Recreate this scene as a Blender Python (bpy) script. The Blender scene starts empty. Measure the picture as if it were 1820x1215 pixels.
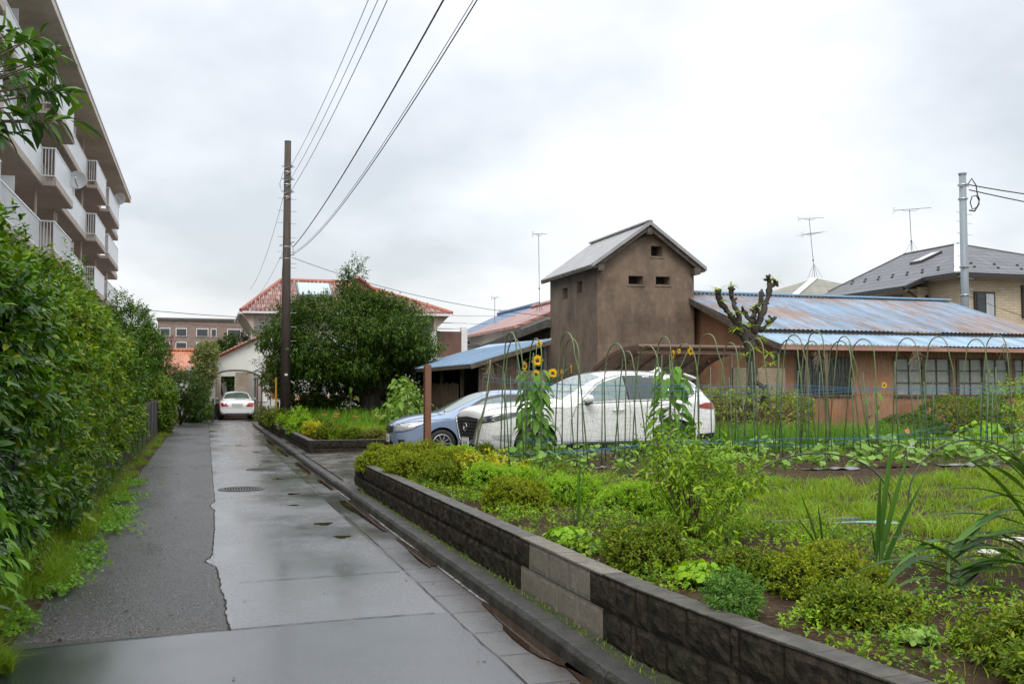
import bpy, math, random
import numpy as np
from mathutils import Vector, Matrix, noise
from mathutils.bvhtree import BVHTree

R = math.radians
scene = bpy.context.scene
col = scene.collection

# ---------------------------------------------------------------- camera
cam_d = bpy.data.cameras.new("camera")
cam = bpy.data.objects.new("camera", cam_d)
col.objects.link(cam)
cam.location = (0, 0, 1.6)
cam.rotation_euler = (R(90 + 2.67), 0, R(-17.2))
cam_d.sensor_width = 36
cam_d.lens = 35
cam_d.clip_start = 0.05
cam_d.clip_end = 3000
scene.camera = cam

# ---------------------------------------------------------------- sky and light
scene.view_settings.view_transform = 'Standard'
scene.view_settings.look = 'None'
scene.view_settings.gamma = 1
scene.view_settings.exposure = 0.0
SUN_EL, SUN_AZ = R(48), R(205)
world = bpy.data.worlds.new("World")
scene.world = world
world.use_nodes = True
wt = world.node_tree
wt.nodes.clear()
W = lambda t: wt.nodes.new(t)
wo = W('ShaderNodeOutputWorld'); bg = W('ShaderNodeBackground'); bg2 = W('ShaderNodeBackground'); add = W('ShaderNodeAddShader')
sky = W('ShaderNodeTexSky'); sky.sky_type = 'NISHITA'; sky.sun_disc = False
sky.sun_elevation = SUN_EL; sky.sun_rotation = SUN_AZ; sky.air_density = 1.0; sky.dust_density = 4.0
bg.inputs['Strength'].default_value = 0.05
wt.links.new(sky.outputs[0], bg.inputs['Color'])
tc = W('ShaderNodeTexCoord'); sep = W('ShaderNodeSeparateXYZ')
wt.links.new(tc.outputs['Generated'], sep.inputs[0])
# cloud deck: direction projected on a flat layer
za = W('ShaderNodeMath'); za.operation = 'ADD'; za.inputs[1].default_value = 0.42
wt.links.new(sep.outputs['Z'], za.inputs[0])
dv = W('ShaderNodeVectorMath'); dv.operation = 'DIVIDE'
cmb = W('ShaderNodeCombineXYZ')
for k in range(3): wt.links.new(za.outputs[0], cmb.inputs[k])
wt.links.new(tc.outputs['Generated'], dv.inputs[0]); wt.links.new(cmb.outputs[0], dv.inputs[1])
nz = W('ShaderNodeTexNoise'); nz.inputs['Scale'].default_value = 2.1; nz.inputs['Detail'].default_value = 5; nz.inputs['Roughness'].default_value = .5
mpg = W('ShaderNodeMapping'); mpg.inputs['Location'].default_value = (3.1, 1.7, 0.4)
wt.links.new(dv.outputs[0], mpg.inputs[0]); wt.links.new(mpg.outputs[0], nz.inputs['Vector'])
rp = W('ShaderNodeValToRGB')
rp.color_ramp.elements[0].position = .36; rp.color_ramp.elements[0].color = (.62, .635, .648, 1)
rp.color_ramp.elements[1].position = .64; rp.color_ramp.elements[1].color = (.94, .945, .95, 1)
wt.links.new(nz.outputs['Fac'], rp.inputs[0])
# an overcast sky is brightest overhead
up = W('ShaderNodeMapRange'); up.inputs['From Min'].default_value = .25; up.inputs['From Max'].default_value = 1.0
up.inputs['To Min'].default_value = .98; up.inputs['To Max'].default_value = 2.3
wt.links.new(sep.outputs['Z'], up.inputs['Value'])
wt.links.new(rp.outputs[0], bg2.inputs['Color']); wt.links.new(up.outputs[0], bg2.inputs['Strength'])
wt.links.new(bg.outputs[0], add.inputs[0]); wt.links.new(bg2.outputs[0], add.inputs[1])
wt.links.new(add.outputs[0], wo.inputs[0])
sd = bpy.data.lights.new("sun", 'SUN'); sd.energy = 1.4; sd.angle = R(25); sd.color = (1, .97, .92)
so = bpy.data.objects.new("sun", sd); col.objects.link(so)
so.rotation_euler = (R(90) - SUN_EL, 0, math.pi - SUN_AZ)

# ---------------------------------------------------------------- helpers
def tag(o, label=None, cat=None, group=None, kind=None):
    if label: o['label'] = label
    if cat: o['category'] = cat
    if group: o['group'] = group
    if kind: o['kind'] = kind
    return o
def thing(name, label, cat, loc=(0, 0, 0), rz=0, group=None):
    o = bpy.data.objects.new(name, None); col.objects.link(o)
    o.empty_display_size = .2
    o.location = loc; o.rotation_euler = (0, 0, rz)
    return tag(o, label, cat, group)
def link(name, me, mat, parent=None, smooth=False):
    o = bpy.data.objects.new(name, me); col.objects.link(o)
    if mat is not None:
        for m in (mat if isinstance(mat, (list, tuple)) else [mat]): me.materials.append(m)
    if parent: o.parent = parent
    if smooth: me.shade_smooth()
    return o
def kids(o): return [c for c in bpy.data.objects if c.parent == o]
def dup(o, loc=None, rz=None, label=None, scale=None, _p=None):
    c = o.copy(); col.objects.link(c)
    if _p: c.parent = _p
    for k in o.children: dup(k, _p=c)
    if loc is not None: c.location = loc
    if rz is not None: c.rotation_euler = (0, 0, rz)
    if scale is not None: c.scale = (scale,) * 3 if not hasattr(scale, '__len__') else scale
    if label: c['label'] = label
    return c

class MB:
    def __init__(s): s.v = []; s.f = []; s.mi = []; s.m = 0
    def add(s, vs, fs):
        b = len(s.v); s.v += [tuple(v) for v in vs]
        s.f += [tuple(i + b for i in f) for f in fs]; s.mi += [s.m] * len(fs)
        return s
    def box(s, x0, x1, y0, y1, z0, z1):
        return s.add([(x0,y0,z0),(x1,y0,z0),(x1,y1,z0),(x0,y1,z0),(x0,y0,z1),(x1,y0,z1),(x1,y1,z1),(x0,y1,z1)],
                     [(0,3,2,1),(4,5,6,7),(0,1,5,4),(1,2,6,5),(2,3,7,6),(3,0,4,7)])
    def beam(s, a, b, w, h=None):
        h = h or w; a = Vector(a); b = Vector(b); d = (b - a).normalized()
        u = Vector((0, 0, 1)) if abs(d.z) < .95 else Vector((0, 1, 0))
        r = d.cross(u).normalized(); u = r.cross(d)
        vs = []
        for p in (a, b):
            for i, j in ((-1,-1),(1,-1),(1,1),(-1,1)): vs.append(p + r*i*w/2 + u*j*h/2)
        return s.add(vs, [(0,3,2,1),(4,5,6,7),(0,1,5,4),(1,2,6,5),(2,3,7,6),(3,0,4,7)])
    def tube(s, pts, r, n=8, cap=True):
        pts = [Vector(p) for p in pts]; rs = r if hasattr(r, '__len__') else [r] * len(pts)
        vs = []; fs = []; pr = None
        for i, p in enumerate(pts):
            d = (pts[min(i+1, len(pts)-1)] - pts[max(i-1, 0)])
            d = d.normalized() if d.length > 1e-9 else Vector((0, 0, 1))
            if pr is None:
                u = Vector((0, 0, 1)) if abs(d.z) < .9 else Vector((1, 0, 0)); pr = d.cross(u).normalized()
            else:
                pr = (pr - d * pr.dot(d));
                pr = pr.normalized() if pr.length > 1e-6 else d.orthogonal().normalized()
            q = d.cross(pr)
            for k in range(n):
                a = 2 * math.pi * k / n
                vs.append(p + (pr * math.cos(a) + q * math.sin(a)) * rs[i])
        for i in range(len(pts) - 1):
            for k in range(n):
                a = i*n + k; b = i*n + (k+1) % n
                fs.append((a, b, b + n, a + n))
        if cap:
            fs.append(tuple(range(n))[::-1]); m = (len(pts)-1)*n; fs.append(tuple(range(m, m+n)))
        return s.add(vs, fs)
    def lathe(s, prof, c=(0,0,0), axis='z', n=24, cap=False):
        vs = []; fs = []
        for r, h in prof:
            for k in range(n):
                a = 2*math.pi*k/n; x, y = r*math.cos(a), r*math.sin(a)
                p = {'z': (x, y, h), 'y': (x, h, y), 'x': (h, x, y)}[axis]
                vs.append((p[0]+c[0], p[1]+c[1], p[2]+c[2]))
        for i in range(len(prof)-1):
            for k in range(n):
                a = i*n+k; b = i*n+(k+1)%n; fs.append((a, b, b+n, a+n))
        if cap:
            fs.append(tuple(range(n))[::-1]); m = (len(prof)-1)*n; fs.append(tuple(range(m, m+n)))
        return s.add(vs, fs)
    def prism(s, poly, a, b, plane='xz'):
        """polygon in a plane, extruded from a to b along the third axis"""
        n = len(poly); vs = []
        for t in (a, b):
            for p, q in poly: vs.append({'xz': (p, t, q), 'yz': (t, p, q), 'xy': (p, q, t)}[plane])
        return s.add(vs, [tuple(range(n)), tuple(range(n, 2*n))[::-1]] + [(i, i+n, (i+1)%n+n, (i+1)%n) for i in range(n)])
    def slab(s, quad, t):
        """roof-like slab: four top points, thickness t downwards"""
        vs = [Vector(p) for p in quad] + [Vector(p) - Vector((0, 0, t)) for p in quad]
        return s.add(vs, [(0,1,2,3),(7,6,5,4),(0,4,5,1),(1,5,6,2),(2,6,7,3),(3,7,4,0)])
    def build(s, name, mat, parent=None, smooth=False, bevel=0, angle=None):
        me = bpy.data.meshes.new(name); me.from_pydata(s.v, [], s.f)
        if any(s.mi): me.polygons.foreach_set('material_index', s.mi)
        me.update()
        o = link(name, me, mat, parent, smooth)
        if angle: me.shade_smooth(); me.set_sharp_from_angle(angle=R(angle))
        if bevel:
            md = o.modifiers.new('b', 'BEVEL'); md.width = bevel; md.segments = 2; md.limit_method = 'ANGLE'
        return o
def recalc(o):
    import bmesh
    b = bmesh.new(); b.from_mesh(o.data); bmesh.ops.recalc_face_normals(b, faces=b.faces); b.to_mesh(o.data); b.free(); return o
def npmesh(name, V, T, mat, parent=None, smooth=False):
    me = bpy.data.meshes.new(name)
    me.vertices.add(len(V)); me.vertices.foreach_set('co', np.ascontiguousarray(V, dtype=np.float32).ravel())
    T = np.ascontiguousarray(T, dtype=np.int32); k = T.shape[1]
    me.loops.add(T.size); me.loops.foreach_set('vertex_index', T.ravel())
    me.polygons.add(len(T)); me.polygons.foreach_set('loop_start', np.arange(0, T.size, k, dtype=np.int32))
    me.polygons.foreach_set('loop_total', np.full(len(T), k, dtype=np.int32))
    me.update(calc_edges=True)
    return link(name, me, mat, parent, smooth)
def gridmesh(name, xs, ys, zf, mat, parent=None, smooth=True):
    nx, ny = len(xs), len(ys)
    V = np.array([(x, y, zf(x, y)) for y in ys for x in xs])
    i, j = np.meshgrid(np.arange(nx-1), np.arange(ny-1)); a = (j*nx+i).ravel()
    return npmesh(name, V, np.stack([a, a+1, a+nx+1, a+nx], 1), mat, parent, smooth)

# ---------------------------------------------------------------- materials
def nm(name):
    m = bpy.data.materials.new(name); m.use_nodes = True
    return m, m.node_tree, m.node_tree.nodes['Principled BSDF']
def N(t, k, **kw):
    n = t.nodes.new(k)
    for a, b in kw.items():
        if a in n.inputs: n.inputs[a].default_value = b
        else: setattr(n, a, b)
    return n
def mat(name, c, r=.7, c2=None, ns=6., bump=0., bs=40., met=0., spec=.5, stretch=(1,1,1), pos=(.35,.65), c3=None, ns3=30., r2=None, coat=0., det=6, dirt=None, dirts=.8):
    m, t, b = nm(name)
    b.inputs['Roughness'].default_value = r; b.inputs['Metallic'].default_value = met
    b.inputs['Specular IOR Level'].default_value = spec; b.inputs['Coat Weight'].default_value = coat
    b.inputs['Base Color'].default_value = (*c, 1)
    co = N(t, 'ShaderNodeTexCoord'); mp = N(t, 'ShaderNodeMapping'); mp.inputs['Scale'].default_value = stretch
    t.links.new(co.outputs['Object'], mp.inputs[0])
    cur = None
    if c2 is not None:
        n = N(t, 'ShaderNodeTexNoise', Scale=ns, Detail=det, Roughness=.62); t.links.new(mp.outputs[0], n.inputs['Vector'])
        rr = N(t, 'ShaderNodeValToRGB'); e = rr.color_ramp.elements
        e[0].position, e[1].position = pos; e[0].color = (*c, 1); e[1].color = (*c2, 1)
        t.links.new(n.outputs['Fac'], rr.inputs[0]); cur = rr.outputs[0]
        if r2 is not None:
            mr = N(t, 'ShaderNodeMapRange'); mr.inputs['From Min'].default_value, mr.inputs['From Max'].default_value = pos
            mr.inputs['To Min'].default_value = r; mr.inputs['To Max'].default_value = r2
            t.links.new(n.outputs['Fac'], mr.inputs['Value']); t.links.new(mr.outputs[0], b.inputs['Roughness'])
    if c3 is not None:
        n = N(t, 'ShaderNodeTexNoise', Scale=ns3, Detail=4, Roughness=.7); t.links.new(mp.outputs[0], n.inputs['Vector'])
        rr = N(t, 'ShaderNodeValToRGB'); e = rr.color_ramp.elements; e[0].position = .5; e[1].position = .68
        e[0].color = (0,0,0,1); e[1].color = (1,1,1,1); t.links.new(n.outputs['Fac'], rr.inputs[0])
        mx = N(t, 'ShaderNodeMix', data_type='RGBA'); t.links.new(rr.outputs[0], mx.inputs[0])
        if cur: t.links.new(cur, mx.inputs[6])
        else: mx.inputs[6].default_value = (*c, 1)
        mx.inputs[7].default_value = (*c3, 1); cur = mx.outputs[2]
    if dirt is not None:
        n = N(t, 'ShaderNodeTexNoise', Scale=dirts, Detail=7, Roughness=.7); t.links.new(co.outputs['Object'], n.inputs['Vector'])
        rr = N(t, 'ShaderNodeValToRGB'); e = rr.color_ramp.elements; e[0].position = .45; e[1].position = .7
        e[0].color = (0,0,0,1); e[1].color = (.8,.8,.8,1); t.links.new(n.outputs['Fac'], rr.inputs[0])
        mx = N(t, 'ShaderNodeMix', data_type='RGBA'); t.links.new(rr.outputs[0], mx.inputs[0])
        if cur: t.links.new(cur, mx.inputs[6])
        else: mx.inputs[6].default_value = (*c, 1)
        mx.inputs[7].default_value = (*dirt, 1); cur = mx.outputs[2]
    if cur: t.links.new(cur, b.inputs['Base Color'])
    if bump:
        n = N(t, 'ShaderNodeTexNoise', Scale=bs, Detail=5, Roughness=.6); t.links.new(mp.outputs[0], n.inputs['Vector'])
        bp = N(t, 'ShaderNodeBump', Strength=bump, Distance=.02); t.links.new(n.outputs['Fac'], bp.inputs['Height'])
        t.links.new(bp.outputs[0], b.inputs['Normal'])
    return m
GR, GG, GB = 1.32, 1.34, .72
def leafmat(name, cols, rough=.38, trans=.25, spec=.5, gain=True):
    m, t, b = nm(name)
    g = N(t, 'ShaderNodeNewGeometry'); rr = N(t, 'ShaderNodeValToRGB'); cr = rr.color_ramp
    if gain: cols = [(c[0]*GR, c[1]*GG, c[2]*GB) for c in cols]
    k = len(cols)
    cr.elements[0].color = (*cols[0], 1); cr.elements[0].position = 0
    cr.elements[1].color = (*cols[-1], 1); cr.elements[1].position = 1
    for i in range(1, k-1):
        e = cr.elements.new(i/(k-1)); e.color = (*cols[i], 1)
    t.links.new(g.outputs['Random Per Island'], rr.inputs[0])
    t.links.new(rr.outputs[0], b.inputs['Base Color']); b.inputs['Roughness'].default_value = rough
    b.inputs['Specular IOR Level'].default_value = spec*.36
    tr = N(t, 'ShaderNodeBsdfTranslucent'); hs = N(t, 'ShaderNodeHueSaturation', Value=1.5, Saturation=1.1, Hue=.49)
    t.links.new(rr.outputs[0], hs.inputs['Color']); t.links.new(hs.outputs[0], tr.inputs['Color'])
    mx = N(t, 'ShaderNodeMixShader'); mx.inputs[0].default_value = trans
    t.links.new(b.outputs[0], mx.inputs[1]); t.links.new(tr.outputs[0], mx.inputs[2])
    t.links.new(mx.outputs[0], t.nodes['Material Output'].inputs[0])
    return m

def wetroad(name, ca, cb, r0, r1, grain, gs, patch=.5, coat=.6, cs=None):
    """wet asphalt: roughness and colour vary in patches, fine stone grain in the bump"""
    m, t, b = nm(name)
    co = N(t, 'ShaderNodeTexCoord'); mp = N(t, 'ShaderNodeMapping'); mp.inputs['Scale'].default_value = (1, .6, 1)
    t.links.new(co.outputs['Object'], mp.inputs[0])
    n1 = N(t, 'ShaderNodeTexNoise', Scale=patch, Detail=6, Roughness=.6); t.links.new(mp.outputs[0], n1.inputs['Vector'])
    n2 = N(t, 'ShaderNodeTexNoise', Scale=gs, Detail=3, Roughness=.8); t.links.new(co.outputs['Object'], n2.inputs['Vector'])
    nc = N(t, 'ShaderNodeTexNoise', Scale=cs or gs, Detail=4, Roughness=.85); t.links.new(co.outputs['Object'], nc.inputs['Vector'])
    n3 = N(t, 'ShaderNodeTexVoronoi', Scale=gs*.8); t.links.new(co.outputs['Object'], n3.inputs['Vector'])
    m1 = N(t, 'ShaderNodeMapRange', **{'From Min': .35, 'From Max': .68, 'To Min': r0, 'To Max': r1}); t.links.new(n1.outputs['Fac'], m1.inputs['Value'])
    t.links.new(m1.outputs[0], b.inputs['Roughness'])
    rr = N(t, 'ShaderNodeValToRGB'); e = rr.color_ramp.elements; e[0].position = .40; e[1].position = .60
    e[0].color = (*ca, 1); e[1].color = (*cb, 1)
    ad = N(t, 'ShaderNodeMath', operation='MULTIPLY_ADD'); ad.inputs[1].default_value = .8
    t.links.new(nc.outputs['Fac'], ad.inputs[0])
    ml = N(t, 'ShaderNodeMath', operation='MULTIPLY'); ml.inputs[1].default_value = .2
    t.links.new(n1.outputs['Fac'], ml.inputs[0]); t.links.new(ml.outputs[0], ad.inputs[2])
    t.links.new(ad.outputs[0], rr.inputs[0]); t.links.new(rr.outputs[0], b.inputs['Base Color'])
    bp = N(t, 'ShaderNodeBump', Strength=grain, Distance=.012)
    sm = N(t, 'ShaderNodeMath', operation='MULTIPLY_ADD'); sm.inputs[1].default_value = .6
    t.links.new(n3.outputs['Distance'], sm.inputs[0]); t.links.new(n2.outputs['Fac'], sm.inputs[2])
    t.links.new(sm.outputs[0], bp.inputs['Height'])
    n4 = N(t, 'ShaderNodeTexNoise', Scale=1.6, Detail=3, Roughness=.5); t.links.new(mp.outputs[0], n4.inputs['Vector'])
    b2 = N(t, 'ShaderNodeBump', Strength=.10, Distance=.02); t.links.new(n4.outputs['Fac'], b2.inputs['Height'])
    t.links.new(b2.outputs[0], bp.inputs['Normal']); t.links.new(bp.outputs[0], b.inputs['Normal'])
    b.inputs['Specular IOR Level'].default_value = .5
    b.inputs['Coat Weight'].default_value = coat; b.inputs['Coat IOR'].default_value = 1.45
    m5 = N(t, 'ShaderNodeMapRange', **{'From Min': .35, 'From Max': .65, 'To Min': .08, 'To Max': .36}); t.links.new(n1.outputs['Fac'], m5.inputs['Value']); t.links.new(m5.outputs[0], b.inputs['Coat Roughness'])
    b3 = N(t, 'ShaderNodeBump', Strength=.12*min(1, grain*2), Distance=.01); t.links.new(n4.outputs['Fac'], b3.inputs['Height']); t.links.new(b3.outputs[0], b.inputs['Coat Normal'])
    return m
def tilemat(name, cols, sx=.3, sy=.3, axes=('X', 'Y'), mortar=(.1,.05,.04), ms=.03, rough=.5, off=.5, bump=.6, seed=0):
    m, t, b = nm(name)
    co = N(t, 'ShaderNodeTexCoord'); sp = N(t, 'ShaderNodeSeparateXYZ'); t.links.new(co.outputs['Object'], sp.inputs[0])
    cb = N(t, 'ShaderNodeCombineXYZ')
    t.links.new(sp.outputs[axes[0]], cb.inputs[0]); t.links.new(sp.outputs[axes[1]], cb.inputs[1])
    br = N(t, 'ShaderNodeTexBrick', Scale=1.0); br.offset = off
    br.inputs['Brick Width'].default_value = sx; br.inputs['Row Height'].default_value = sy
    br.inputs['Mortar Size'].default_value = ms * min(sx, sy); br.inputs['Mortar Smooth'].default_value = .3
    br.inputs['Color1'].default_value = (0,0,0,1); br.inputs['Color2'].default_value = (1,1,1,1); br.inputs['Mortar'].default_value = (.5,.5,.5,1)
    t.links.new(cb.outputs[0], br.inputs['Vector'])
    rr = N(t, 'ShaderNodeValToRGB'); cr = rr.color_ramp; cr.interpolation = 'LINEAR'
    cr.elements[0].color = (*cols[0], 1); cr.elements[1].color = (*cols[-1], 1)
    for i in range(1, len(cols)-1):
        e = cr.elements.new(i/(len(cols)-1)); e.color = (*cols[i], 1)
    t.links.new(br.outputs['Color'], rr.inputs[0])
    mx = N(t, 'ShaderNodeMix', data_type='RGBA'); t.links.new(br.outputs['Fac'], mx.inputs[0])
    t.links.new(rr.outputs[0], mx.inputs[6]); mx.inputs[7].default_value = (*mortar, 1)
    n = N(t, 'ShaderNodeTexNoise', Scale=1.3, Detail=5); t.links.new(co.outputs['Object'], n.inputs['Vector'])
    hs = N(t, 'ShaderNodeHueSaturation'); mr = N(t, 'ShaderNodeMapRange', **{'To Min': .75, 'To Max': 1.25}); t.links.new(n.outputs['Fac'], mr.inputs['Value'])
    t.links.new(mr.outputs[0], hs.inputs['Value']); t.links.new(mx.outputs[2], hs.inputs['Color'])
    t.links.new(hs.outputs[0], b.inputs['Base Color'])
    bp = N(t, 'ShaderNodeBump', Strength=bump, Distance=.02, invert=True); t.links.new(br.outputs['Fac'], bp.inputs['Height']); t.links.new(bp.outputs[0], b.inputs['Normal'])
    b.inputs['Roughness'].default_value = rough
    return m

# ---------------------------------------------------------------- foliage tools
rng = np.random.default_rng(7)
def unit(a): return a / np.maximum(np.linalg.norm(a, axis=-1, keepdims=True), 1e-9)
def leaf_arrays(P, D, U, L, Wd, q=0, droop=.15, fold=.12):
    D = unit(D); S = unit(np.cross(D, U)); U = np.cross(S, D); n = len(P); L = L[:, None]; Wd = Wd[:, None]
    Z = np.array([[0, 0, -1.]])
    if q == 0:
        V = np.stack([P, P + D*L*.42 + S*Wd*.5 + U*Wd*fold, P + D*L + Z*L*droop, P + D*L*.42 - S*Wd*.5 + U*Wd*fold], 1)
        T = np.array([[0,1,2],[0,2,3]]); k = 4
    else:
        f = U*Wd*fold
        a = lambda t, s, g, dz: P + D*L*t + S*Wd*s + f*g + Z*L*droop*dz
        V = np.stack([P, a(.28,.42,1,.08), a(.28,0,0,.08), a(.28,-.42,1,.08), a(.64,.38,1,.4), a(.66,0,0,.42), a(.64,-.38,1,.4), a(1,0,0,1)], 1)
        T = np.array([[0,1,2],[0,2,3],[1,4,5],[1,5,2],[2,5,6],[2,6,3],[4,7,5],[5,7,6]]); k = 8
    V = V.reshape(-1, 3)
    T = (T[None] + (np.arange(n)*k)[:, None, None]).reshape(-1, 3)
    return V, T
def sprays(C, D, nl, stem, L, Wr=.45, spread=.9, droop=.25, jit=.25, r=None):
    """leaves round short twigs: C centres, D directions -> leaf arrays (P, D, U, L, W)"""
    r = r or rng; n = len(C); D = unit(D)
    A = unit(np.cross(D, r.normal(size=(n, 3)))); B = np.cross(D, A)
    Ps, Ds, Us, Ls = [], [], [], []
    sc = r.uniform(.75, 1.25, n)
    for i in range(nl):
        t = (i + .5) / nl; az = i*2.4 + r.uniform(0, .8, n)
        rad = A*np.cos(az)[:, None] + B*np.sin(az)[:, None]
        P = C + D*(stem*t*sc)[:, None]
        d = D*(.25 + .7*t) + rad*(spread*(1.1 - .5*t)) + r.normal(size=(n, 3))*jit + np.array([[0, 0, -droop]])
        d = unit(d); u = unit(D*.5 + np.array([[0, 0, .7]]) + r.normal(size=(n, 3))*.35)
        Ps.append(P); Ds.append(d); Us.append(u); Ls.append(L*sc*r.uniform(.7, 1.15, n))
    P = np.concatenate(Ps); Ls = np.concatenate(Ls)
    return P, np.concatenate(Ds), np.concatenate(Us), Ls, Ls*Wr
def shell(blobs, n, inner=.6, r=None, lump=.16, lf=2.2, zmin=None):
    r = r or rng; bl = np.array(blobs, float); c, rad = bl[:, :3], bl[:, 3:6]
    w = (rad[:, 0]*rad[:, 1] + rad[:, 1]*rad[:, 2] + rad[:, 0]*rad[:, 2]); w = w/w.sum()
    out, od = [], []; tot = 0
    while tot < n:
        m = n*2; k = r.choice(len(bl), m, p=w); u = unit(r.normal(size=(m, 3)))
        f = inner + (1-inner)*r.random(m)**.6
        f = f * (1 + lump*np.sin(lf*2.1*(u[:, 0]*2+c[k, 0]) + k)*np.cos(lf*1.7*(u[:, 1]*2 + c[k, 1])+2*u[:, 2]*lf))
        p = c[k] + u*rad[k]*f[:, None]
        ok = np.ones(m, bool)
        for j in range(len(bl)):
            q = np.linalg.norm((p - c[j])/rad[j], axis=1); ok &= ~((q < inner*.92) & (k != j))
        if zmin is not None: ok &= p[:, 2] > zmin
        out.append(p[ok]); od.append(unit(u/rad)[k*0+np.arange(m)][ok] if False else unit(u/rad[k])[ok]); tot += ok.sum()
        if len(out) > 40: break
    p = np.concatenate(out)[:n]; d = np.concatenate(od)[:n]
    return p, d
def foliage(name, m, parent, blobs, n, nl, L, Wr=.45, stem=.12, q=0, inner=.6, up=.45, spread=.9, droop=.25, seed=None, lump=.16, lf=2.2, zmin=None, extra=None, wid=None):
    r = np.random.default_rng(seed) if seed is not None else rng
    p, d = shell(blobs, n, inner, r, lump, lf, zmin)
    d = unit(d + np.array([[0, 0, up]]) + r.normal(size=d.shape)*.25)
    if extra is not None:
        p = np.concatenate([p, extra[0]]); d = np.concatenate([d, extra[1]])
    a = sprays(p, d, nl, stem, L, Wr, spread, droop, r=r)
    V, T = leaf_arrays(*a, q=q)
    return npmesh(name, V, T, m, parent)
def blade_arrays(P, H, Wd, lean, r, seg=3, curl=1.0):
    n = len(P); az = r.uniform(0, 2*np.pi, n); ld = np.stack([np.cos(az), np.sin(az), np.zeros(n)], 1)
    sd = np.stack([-np.sin(az), np.cos(az), np.zeros(n)], 1); sa = r.uniform(0, 2*np.pi, n)
    sd = unit(sd*np.cos(sa)[:, None]*1. + ld*np.sin(sa)[:, None]*.6)
    le = (lean*r.uniform(.2, 1.3, n))[:, None]; H = H[:, None]; Wd = Wd[:, None]
    vs = []
    for i in range(seg+1):
        t = i/seg; w = Wd*(1 - t**1.6)*.5
        c = P + ld*le*H*t**(1+curl) + np.array([[0, 0, 1.]])*H*t*(1 - .35*le*t)
        if i < seg: vs += [c - sd*w, c + sd*w]
        else: vs.append(c)
    V = np.stack(vs, 1); k = V.shape[1]; T = []
    for i in range(seg-1): T += [[2*i, 2*i+1, 2*i+3], [2*i, 2*i+3, 2*i+2]]
    T.append([2*seg-2, 2*seg-1, 2*seg]); T = np.array(T)
    return V.reshape(-1, 3), (T[None] + (np.arange(n)*k)[:, None, None]).reshape(-1, 3)
def grass(name, P, h, w, lean, m, parent=None, seed=1, seg=3):
    r = np.random.default_rng(seed); n = len(P)
    V, T = blade_arrays(np.asarray(P, float), h*r.uniform(.5, 1.3, n), w*r.uniform(.7, 1.3, n), lean, r, seg)
    return npmesh(name, V, T, m, parent)
def merge(arrs):
    Vs, Ts, o = [], [], 0
    for V, T in arrs: Vs.append(V); Ts.append(T + o); o += len(V)
    return np.concatenate(Vs), np.concatenate(Ts)
def branches(mb, a, tips, r0, r1, sag=.1, n=6, rnd=None):
    rnd = rnd or random; a = Vector(a)
    for t in tips:
        t = Vector(t); mid = (a + t)/2 + Vector((rnd.uniform(-1,1), rnd.uniform(-1,1), rnd.uniform(0,1))) * (t-a).length * sag
        pts = [a.lerp(mid, k/3).lerp(mid.lerp(t, k/3), k/3) for k in range(4)]
        mb.tube(pts, [r0 + (r1-r0)*k/3 for k in range(4)], n)
def hnoise(x, y, s=1., z=0.): return noise.noise(Vector((x*s, y*s, z)))
# ================================================================ SETTING
M_soil = mat('soil', (.022,.013,.007), .9, (.062,.039,.023), 9, bump=1., bs=22, r2=.8, c3=(.09,.06,.035), ns3=45, spec=.12)
M_earth = mat('earth', (.05,.055,.03), .9, (.10,.10,.06), 3, bump=.5, bs=12)
M_roadL = wetroad('asphalt_coarse', (.003,.003,.003), (.075,.070,.066), .25, .48, 1., 60, .9, .15, 38)
M_roadM = wetroad('asphalt_wet', (.022,.023,.025), (.135,.137,.14), .16, .38, .12, 120, .7, .75, 50)
M_roadN = wetroad('asphalt_wet_near', (.012,.014,.017), (.060,.066,.073), .10, .34, .14, 120, .6, .65, 50)
M_gut = wetroad('gutter_concrete', (.022,.020,.018), (.085,.078,.072), .14, .4, .12, 120, .9, .7, 50)
def stain_near_kerb(m):
    t = m.node_tree; b = t.nodes['Principled BSDF']; src = b.inputs['Base Color'].links[0].from_socket
    co = N(t, 'ShaderNodeTexCoord'); sp = N(t, 'ShaderNodeSeparateXYZ'); t.links.new(co.outputs['Object'], sp.inputs[0])
    n = N(t, 'ShaderNodeTexNoise', Scale=1.3, Detail=7, Roughness=.7); t.links.new(co.outputs['Object'], n.inputs['Vector'])
    a = N(t, 'ShaderNodeMath', operation='MULTIPLY_ADD'); a.inputs[1].default_value = .9; t.links.new(n.outputs['Fac'], a.inputs[0]); t.links.new(sp.outputs['X'], a.inputs[2])
    r = N(t, 'ShaderNodeMapRange', **{'From Min': 2.28, 'From Max': 2.48, 'To Min': 0, 'To Max': .95}); t.links.new(a.outputs[0], r.inputs['Value'])
    mx = N(t, 'ShaderNodeMix', data_type='RGBA'); mx.inputs[7].default_value = (.030,.014,.007,1); t.links.new(r.outputs[0], mx.inputs[0]); t.links.new(src, mx.inputs[6]); t.links.new(mx.outputs[2], b.inputs['Base Color'])
stain_near_kerb(M_gut)
M_pave = wetroad('wet_paving', (.035,.026,.021), (.11,.088,.072), .12, .42, .4, 120, 1.4)
M_kerb = mat('kerb_concrete', (.016,.015,.013), .5, (.050,.047,.042), 5, bump=.5, bs=60, r2=.32, dirt=(.016,.020,.008), dirts=3)
M_puddle = mat('puddle_water', (.035,.020,.012), .03, spec=.6)
M_crack = mat('crack', (.012,.011,.01), .8)
M_iron = mat('cast_iron', (.03,.03,.03), .35, (.06,.055,.05), 20, bump=.3, bs=90, met=.3)
M_moss = leafmat('moss', [(.05,.09,.02),(.09,.12,.03),(.03,.05,.015)])

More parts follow.
